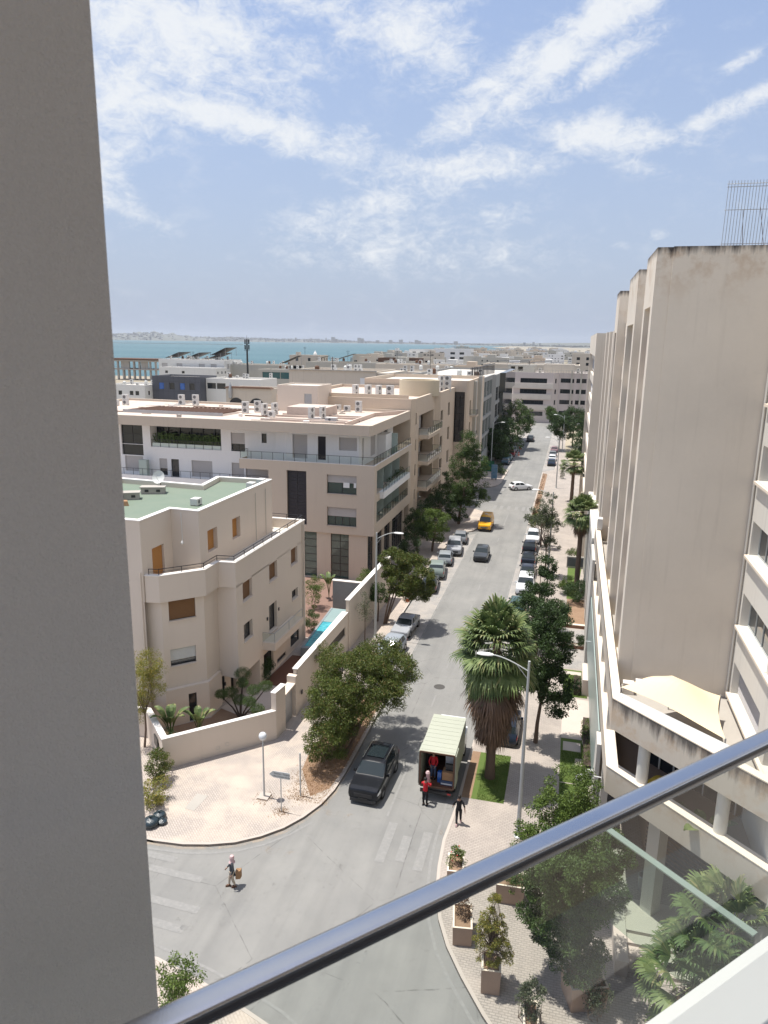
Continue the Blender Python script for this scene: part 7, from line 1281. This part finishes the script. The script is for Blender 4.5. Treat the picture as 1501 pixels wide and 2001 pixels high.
tree('street_tree', 'dark leafy tree hiding the near cars of the right row', (-1.6, 64), [(-1.5, 63, 4.9, 1.2, 1.5, 1.5), (-2.4, 59, 3.6, 1.6, 1.9, 1.5), (-1.2, 64, 6.2, .8, .9, .9), (-.5, 60, 2.8, 1.3, 1.6, 1.5), (-2.3, 55, 2.9, 1.3, 1.8, 1.4)], 180, 30000, .17, .08, 'leafC', cr=.42, th=.16, seed=12, limbs=16)
tree('street_tree', 'dark glossy tree on the pavement right of the big palm', (-.75, 44.0), [(-.7, 44, 6.6, 1.7, 1.7, 1.9), (-.4, 44.5, 8.6, 1.2, 1.2, 1.2), (.1, 43.6, 4.6, 1.3, 1.2, 1.3), (-1.3, 44, 5.0, 1.2, 1.2, 1.4), (.5, 43.6, 3.3, .9, .8, .7)], 170, 26000, .16, .075, 'leafC', cr=.38, th=.13, seed=13, limbs=14)
tree('street_tree', 'big leafy tree seen through the glass balustrade', (1.9, 25.1), [(1.4, 25.6, 5.6, 1.7, 1.7, 1.5), (.5, 25.8, 4.3, 1.4, 1.4, 1.4), (2.3, 26.2, 4.5, 1.3, 1.3, 1.3), (1.2, 25.4, 3.0, 1.4, 1.3, 1.2), (1.9, 25.0, 2.1, 1.1, 1.0, .9), (2.9, 27, 5.6, .9, .9, .9)], 230, 90000, .11, .048, 'leafF', cr=.34, th=.11, seed=14, limbs=22, z0=1.1, shell=.3)
tree('street_tree', 'bright leaved tree top showing just above the handrail', (1.0, 29.6), [(1.15, 29.6, 6.2, 1.2, 1.2, 1.2), (.2, 29.4, 5.0, 1.2, 1.1, 1.2), (1.6, 29.8, 4.8, 1.0, 1, 1.2), (-.6, 29.2, 3.9, .8, .8, .8)], 110, 22000, .11, .05, 'leafB', cr=.32, th=.09, seed=15, limbs=18, z0=.9, shell=.3)
tree('conifer', 'small yellowish conifer in a square planter near the kerb', (-1.55, 24.75), [(-1.55, 24.75, 1.9, .85, .85, .4), (-1.55, 24.75, 2.6, .68, .68, .4), (-1.55, 24.75, 3.3, .48, .48, .4), (-1.55, 24.75, 4.0, .28, .28, .4), (-1.55, 24.75, 4.5, .14, .14, .35)], 90, 11000, .07, .03, 'leafD', cr=.14, th=.05, seed=16, limbs=60, z0=1.15, shell=.5, droop=-.4)
tree('sapling', 'thin grey green sapling by the villa street wall, nearer the tall lamp', (-15.9, 56.4), [(-15.9, 56.4, 3.4, .7, .9, 1.3)], 40, 1500, .1, .04, 'leafE', cr=.3, th=.045, seed=17, shell=.1); tree('sapling', 'small drooping sapling against the villa street wall, nearer the gate', (-16.2, 47.2), [(-16.3, 47.2, 2.9, .8, 1.0, 1.0), (-15.9, 46.2, 3.4, .6, .6, .6)], 45, 3200, .11, .045, 'leafA', cr=.3, th=.045, seed=18, shell=.1)
tree('garden_tree', 'feathery yellow green tree beside the left pillar in front of the villa', (-24.8, 36.6), [(-24.7, 36.8, 5.6, 1.1, 1.1, 1.1), (-24.4, 36.8, 4.4, .9, 1, 1.0), (-25.0, 36.6, 3.0, .7, .8, 1.1), (-23.8, 37, 5.4, .6, .6, .5)], 90, 11000, .12, .03, 'leafD', cr=.36, th=.07, seed=19, z0=.2, shell=.2, droop=.8)
tree('street_tree', 'sparse green tree top at the lower left beside the pillar', (-11.9, 18.2), [(-11.6, 18.2, 4.4, .75, .6, .8), (-11.9, 18.2, 3.2, .8, .7, .9)], 44, 3600, .11, .05, 'leafB', cr=.26, th=.06, seed=21, shell=.2); tree('street_tree', 'green tree tips poking up at the bottom under the handrail', (-7.6, 14.0), [(-8.1, 14.3, 5.7, .5, .5, .8), (-7.2, 14.3, 6.1, .5, .5, .9), (-7.8, 14, 4.6, 1.1, .8, .8)], 60, 5500, .11, .05, 'leafF', cr=.24, th=.07, seed=22, shell=.2)
palm('palm_tree', 'big fan palm with a thick brown skirt of dead fronds beside the truck', (-3.2, 39.3), 8.9, 1.38, 104, 170, .27, 31, skirt=5.6, skr=1.4, pet=.8, R_=1.15, bigp=1); palm('palm_tree', 'slender palm standing by the hedge in front of the fin tower', (1.8, 76), 8.6, 1.2, 54, 40, .26, 32, skirt=1.8, skr=1.1, pet=.75, R_=1.15); palm('palm_tree', 'further palm at the pavement edge behind the slender one', (1.0, 122), 6.6, 1.3, 44, 24, .28, 33, skirt=1.2, skr=1.0)
palm('fan_palm', 'low fan palm at the bottom right behind the glass, nearer the marble sill', (5.9, 24.3), 2.7, 1.2, 34, 20, .2, 34, skirt=.9, skr=.8, pet=1.0, R_=.95); palm('fan_palm', 'low fan palm at the bottom right nearer the building wall', (7.1, 25.4), 4.2, 1.3, 40, 16, .2, 35, skirt=.9, skr=.8, pet=1.0, R_=.95)
# hedges, shrubs
def hedge(label, x0, x1, y0, y1, h, seed, lm_='leafB', name='hedge', n=9000):
    t = thing(name, label, 'hedge', ((x0+x1)/2, (y0+y1)/2, .13)); g = np.random.default_rng(seed); k = int((x1-x0)*(y1-y0)*h*26)+20; C = np.stack([g.uniform(x0+.1, x1-.1, k), g.uniform(y0+.1, y1-.1, k), g.uniform(.3, h, k)], 1); V, Fq = leaves(C, np.full(k, .2), n, .07, .045, seed); npmesh('foliage', V, Fq, M[lm_], t); MB().box(x0+.12, x1-.12, y0+.12, y1-.12, .14, h-.1).build('inner_twigs', M['barkd'], t)
hedge('clipped green hedge along the podium beside the lawn', 2.1, 2.9, 40.6, 46.8, 1.1, 41); hedge('short dark hedge behind the pale slabs', 1.5, 2.2, 51.4, 53.6, .9, 42, 'leafC', n=2500); hedge('clipped hedge below the security cameras', 1.7, 2.5, 34, 38.8, 1.1, 43, 'leafB', n=6000)
for k, (x, y, r_, h, lm_, lb, n) in enumerate(((2.1, 72.3, 1.6, 2.4, 'leafC', 'large dark bush at the foot of the slender palm', 9000), (.9, 74.5, .9, 1.8, 'leafB', 'bright bush left of the slender palm trunk', 5000), (.3, 66.8, 1.0, 1.6, 'leafF', 'rounded bush above the brick edged bed', 5000), (.9, 61, .8, 1.1, 'leafC', 'dark low bush on the left between the two driveways', 3500), (2.3, 60.6, .6, 1.1, 'leafC', 'dark low bush on the right between the two driveways', 2500), (1.4, 88, .8, 1.2, 'leafB', 'small bright bush by the low slab sign', 2500), (-13.6, 147, 1.2, 1.7, 'leafC', 'dark bush beside the green hoarding', 4000), (-12.5, 143.6, .8, 1.2, 'leafF', 'small bush at the kerb in front of the far left cars', 2500), (-.9, 151, .7, 2.6, 'leafB', 'small bright shrub under the double lamps', 2500), (-.9, 143, .6, 1.8, 'leafE', 'pale small shrub on the far right pavement', 1500),
      (-22.6, 36.6, .0, .1, 'leafC', '', 0), (-21.6, 47.6, .85, 1.7, 'leafC', 'spiky dark green bush beside the timber deck', 5000), (-21.2, 57.6, .7, 1.8, 'leafF', 'round bush against the villa wall by the pool', 3500), (-23.0, 63.0, 1.0, 3.0, 'leafB', 'broad leaved plants in the courtyard beyond the villa', 4000), (-18.4, 64.8, .9, 4.0, 'leafB', 'bright palm like plant over the grey blue wall', 3500), (-22.6, 36.0, .6, 1.7, 'leafC', 'dark bush at the left end of the garden wall', 2500), (-22.0, 33.6, .8, 2.2, 'leafA', 'reddish green bush on the pavement beside the left pillar', 4000), (-21.0, 31.7, .8, 1.4, 'leafD', 'yellowish scrub above the rubbish bags', 2500), (-3.9, 30.6, .4, 1.7, 'leafB', 'leafy red flowered plant in the planter by the kerb', 1500), (-3.0, 27.2, .35, 1.7, 'palmd', 'dry brown plant in the long stone planter', 900), (.1, 23.3, .5, 2.0, 'leafE', 'grey green shrub in the bottom planter below the conifer', 2600), (2.6, 24.3, .6, 2.0, 'leafE', 'pale grey green shrub at the foot of the angular tub', 1500), (5.0, 28.9, .0, 0, '', '', 0), (-1.2, 29.8, .5, 1.7, 'leafB', 'low green plant in the half hidden stone planter', 1500))):
    if n: shrub('shrub', lb, (x, y), r_, h, lm_, n, 50+k, None, .11 if r_ > .7 else .08, .05)
fl = MB(); rr = random.Random(3)
for k in range(9): x, y, z = -3.9+rr.gauss(0, .14), 30.6+rr.gauss(0, .2), .95+rr.uniform(0, .65); fl.lathe((x, y, z), [(0, 0), (.025, .01), (.03, .03), (0, .045)], 6)
tag(fl.build('red_flowers', M['flower'], org=(-3.9, 30.6, 1.4)), 'scattered red flowers above the planter beside the kerb', 'flowers')
# cloud pruned shrub and banana plants in the villa garden
cpz = thing('cloud_pruned_tree', 'dark cloud pruned shrub with round leaf pads behind the garden wall', 'shrub', (-20.6, 41.6, .16)); C = [(-22.0, 41.7, 1.7, .35), (-21.2, 41.6, 2.0, .42), (-20.5, 42.0, 2.6, .35), (-20.4, 41.3, 1.7, .4), (-19.6, 41.8, 2.3, .4), (-19.5, 40.9, 1.9, .38), (-18.8, 40.6, 1.6, .4), (-20.9, 42.9, 2.8, .5), (-18.9, 42.2, 2.5, .42)]
for k, c in enumerate(C): V, Fq = leaves(np.array([c[:3]]), np.array([c[3]*1.25]), 2200, .065, .03, 90+k, .7); npmesh('leaf_pad', V, Fq, M['leafF'], cpz)
b = MB()
for c in C: b.tube([(-20.5, 41.5, .1), (-20.5+(c[0]+20.5)*.4, 41.5+(c[1]-41.5)*.3, .9), (c[0], c[1], c[2]-.2)], [.08, .05, .03], 6)
b.build('stem', M['barkd'], cpz)
def banana(label, x, y, h, n, seed, z0=.16, arc_=1.0):
    t = thing('banana_plant', label, 'plant', (x, y, z0)); rr = random.Random(seed); L_ = MB(); st_ = MB()
    for k in range(n):
        a = k*2*pi/n+rr.uniform(-.4, .4); rch = rr.uniform(.6, 1.5)*arc_; pts = []
        for i in range(9): f = i/8; pts.append(Vector((x+cos(a)*rch*f**1.6, y+sin(a)*rch*f**1.6, z0+h*(sin(min(f*1.25, 1.35))*.95-.25*f*f)*rr.uniform(.99, 1.01))))
        st_.tube(pts[:6], .025, 5); sd_ = Vector((-sin(a), cos(a), 0)); wd_ = (.03, .17, .24, .24, .17, .02)
        for i in range(3, 8):
            w0, w1 = wd_[i-3], wd_[min(i-2, 5)]; p, q = pts[i], pts[i+1]; up_ = Vector((0, 0, .06))
            L_.q(p, q, q+sd_*w1+up_, p+sd_*w0+up_); L_.q(p, p-sd_*w0+up_, q-sd_*w1+up_, q)
    L_.build('leaf', M['palm'], t); st_.build('stem', M['leafF'], t)
banana('banana plant with torn upright leaves at the left end of the garden', -23.4, 37.4, 3.5, 9, 1); banana('banana plant with one broad upright leaf in front of the black door', -21.9, 38.3, 3.1, 6, 2, arc_=.8); banana('broad leaved plant in the far courtyard corner beyond the villa', -22.4, 66, 3.6, 7, 4); banana('low plant growing in the loggia behind the lower ledge', 6.3, 27.9, 1.2, 8, 5, 6.25)
shrub('shrub', 'green plants along the loggia behind the lower ledge', (5.3, 28.7), .5, .8, 'leafF', 1500, 99, None, .08, .05, 'shrub', 6.25)
# ---------------------------------------------------------------- the balcony we stand on
dv = Vector((.6886, .7252, 0)); nv = Vector((-.7252, .6886, 0)); RZ = CAM_H-.8; MZ = CAM_H-1.427
def bp3(s_, k, z): p = dv*s_+nv*k; return (p.x, p.y, z)
balu = thing('glass_balustrade', 'clear glass balustrade with a shiny steel handrail in the foreground', 'balustrade', bp3(.9, .745, MZ))
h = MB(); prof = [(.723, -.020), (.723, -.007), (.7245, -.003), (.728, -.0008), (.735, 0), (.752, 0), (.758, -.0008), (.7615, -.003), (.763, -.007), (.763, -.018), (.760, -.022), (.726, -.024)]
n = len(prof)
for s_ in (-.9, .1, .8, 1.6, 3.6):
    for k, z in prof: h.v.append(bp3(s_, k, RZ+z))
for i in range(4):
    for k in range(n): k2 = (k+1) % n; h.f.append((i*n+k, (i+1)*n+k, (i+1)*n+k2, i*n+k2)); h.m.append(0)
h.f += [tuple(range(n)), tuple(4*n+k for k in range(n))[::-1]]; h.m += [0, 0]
rm_ = mat('brushed_steel', (.66, .66, .67), .24, .05, 30, 0, 1, .03, bs=400, metal=1); h.m = [1 if (i_ < 4*n and i_ % n in (11, 0, 10, 1)) else 0 for i_ in range(len(h.f))]; h.build('handrail', [rm_, mat('rail_dark_reflection', (.03, .03, .035), .25, .05, 30, 0, 1, 0, spec=.5)], balu, smooth=50)  # inner side and underside coloured dark, imitating the reflection of a dim interior
gp_ = clearglass('balcony_glass', (.85, .885, .865), .6); g = MB(); g.q(bp3(-.9, .746, MZ), bp3(3.6, .746, MZ), bp3(3.6, .746, RZ-.02), bp3(-.9, .746, RZ-.02)); g.build('glass_pane', gp_, balu)
sp2 = thing('side_glass_panel', 'side glass fin with a pale green polished edge running out below the handrail', 'glass panel', bp3(1.61, 1.2, MZ-.3)); g = MB(); g.q(bp3(1.61, .79, MZ-.30), bp3(1.61, 1.26, MZ-.30), bp3(1.61, 1.26, MZ-.002), bp3(1.61, .79, MZ-.002)); g.build('glass_pane', clearglass('green_side_glass', (.62, .74, .68), .35), sp2)
e = MB(); e.prism([bp3(1.60, .79, 0)[:2], bp3(1.60, 1.26, 0)[:2], bp3(1.622, 1.26, 0)[:2], bp3(1.622, .79, 0)[:2]], MZ-.001, MZ+.003); e.build('polished_edge', mat('glass_edge', (.22, .27, .23), .3, .05, 3, 0, 1, 0), sp2)
ms = MB(); ms.prism([bp3(-.9, .40, 0)[:2], bp3(3.6, .40, 0)[:2], bp3(3.6, .772, 0)[:2], bp3(-.9, .772, 0)[:2]], MZ-.05, MZ); tag(ms.build('marble_sill', M['marble'], org=bp3(1.2, .6, MZ)), 'white marble sill under the glass at the bottom right corner', 'sill')
own = thing('balcony_pillar', 'broad grey beige plastered pillar filling the left side of the view', 'pillar', bp3(-.8, 1.2, 20)); E_ = 1.15; sE = .245*1.0
M['pillar'] = mat('pillar_stucco', (.60, .56, .53), .95, .09, .9, .10, 160, .6, bs=260, streak=.10, dirt=(.45, .38, .32))
er = Vector((-.61898, .90237, 0)); tE = E_/er.dot(nv); sE = (er*tE).dot(dv)
w = MB(); w.prism([bp3(sE, E_, 0)[:2], bp3(sE, E_+.4, 0)[:2], bp3(-3, E_+.4, 0)[:2], bp3(-3, E_, 0)[:2]], 18, 31); w.build('wall', M['pillar'], own)
fl_ = MB(); fl_.prism([bp3(-3, .5, 0)[:2], bp3(-3, -2.4, 0)[:2], bp3(3.6, -2.4, 0)[:2], bp3(3.6, .5, 0)[:2]], MZ-.45, MZ-.3); tag(fl_.build('balcony_floor', M['slabs']), kind='structure')

ce = MB(); ce.prism([bp3(-3, .55, 0)[:2], bp3(-3, -2.6, 0)[:2], bp3(3.6, -2.6, 0)[:2], bp3(3.6, .55, 0)[:2]], CAM_H+1.25, CAM_H+1.45); tag(ce.build('balcony_ceiling', M['pillar'], org=bp3(0, 0, CAM_H+1.25)), 'concrete slab of the balcony overhead', 'ceiling')

for (x0, x1, y0, y1, lb) in ((.3, 3.2, 60.25, 60.5, 'low brick edging on the near side of the strip between the driveways'), (.3, 3.2, 65.0, 65.3, 'low brick edging in front of the bed beyond the second driveway')):
    t = thing('brick_edging', lb, 'edging', ((x0+x1)/2, y0, .13)); MB().box(x0, x1, y0, y1, .13, .42).build('brick_course', mat('brick_red', (.28, .15, .10), .9, .2, 4, .1, 20, .2), t); MB().box(x0-.03, x1+.03, y0-.03, y1+.03, .423, .47).build('cap', M['cream'], t)
stru('planting_bed', flat([(.9, 65.35), (3.2, 65.35), (3.2, 73), (.9, 73)], .139), M['soil']); stru('planting_bed', flat([(.3, 60.5), (3.2, 60.5), (3.2, 61.5), (.3, 61.5)], .1395), M['soil'])

# ---------------------------------------------------------------- air
hzm = bpy.data.materials.new('haze_air'); hzm.use_nodes = True; t = hzm.node_tree; t.nodes.remove(t.nodes['Principled BSDF']); pv = t.nodes.new('ShaderNodeVolumePrincipled')
pv.inputs['Color'].default_value = (.86, .92, 1, 1); pv.inputs['Density'].default_value = .000055; pv.inputs['Anisotropy'].default_value = .2
t.links.new(pv.outputs[0], t.nodes['Material Output'].inputs['Volume'])
tag(MB().box(-13000, 13000, -400, 14000, -3, 150).build('haze', hzm), kind='stuff')
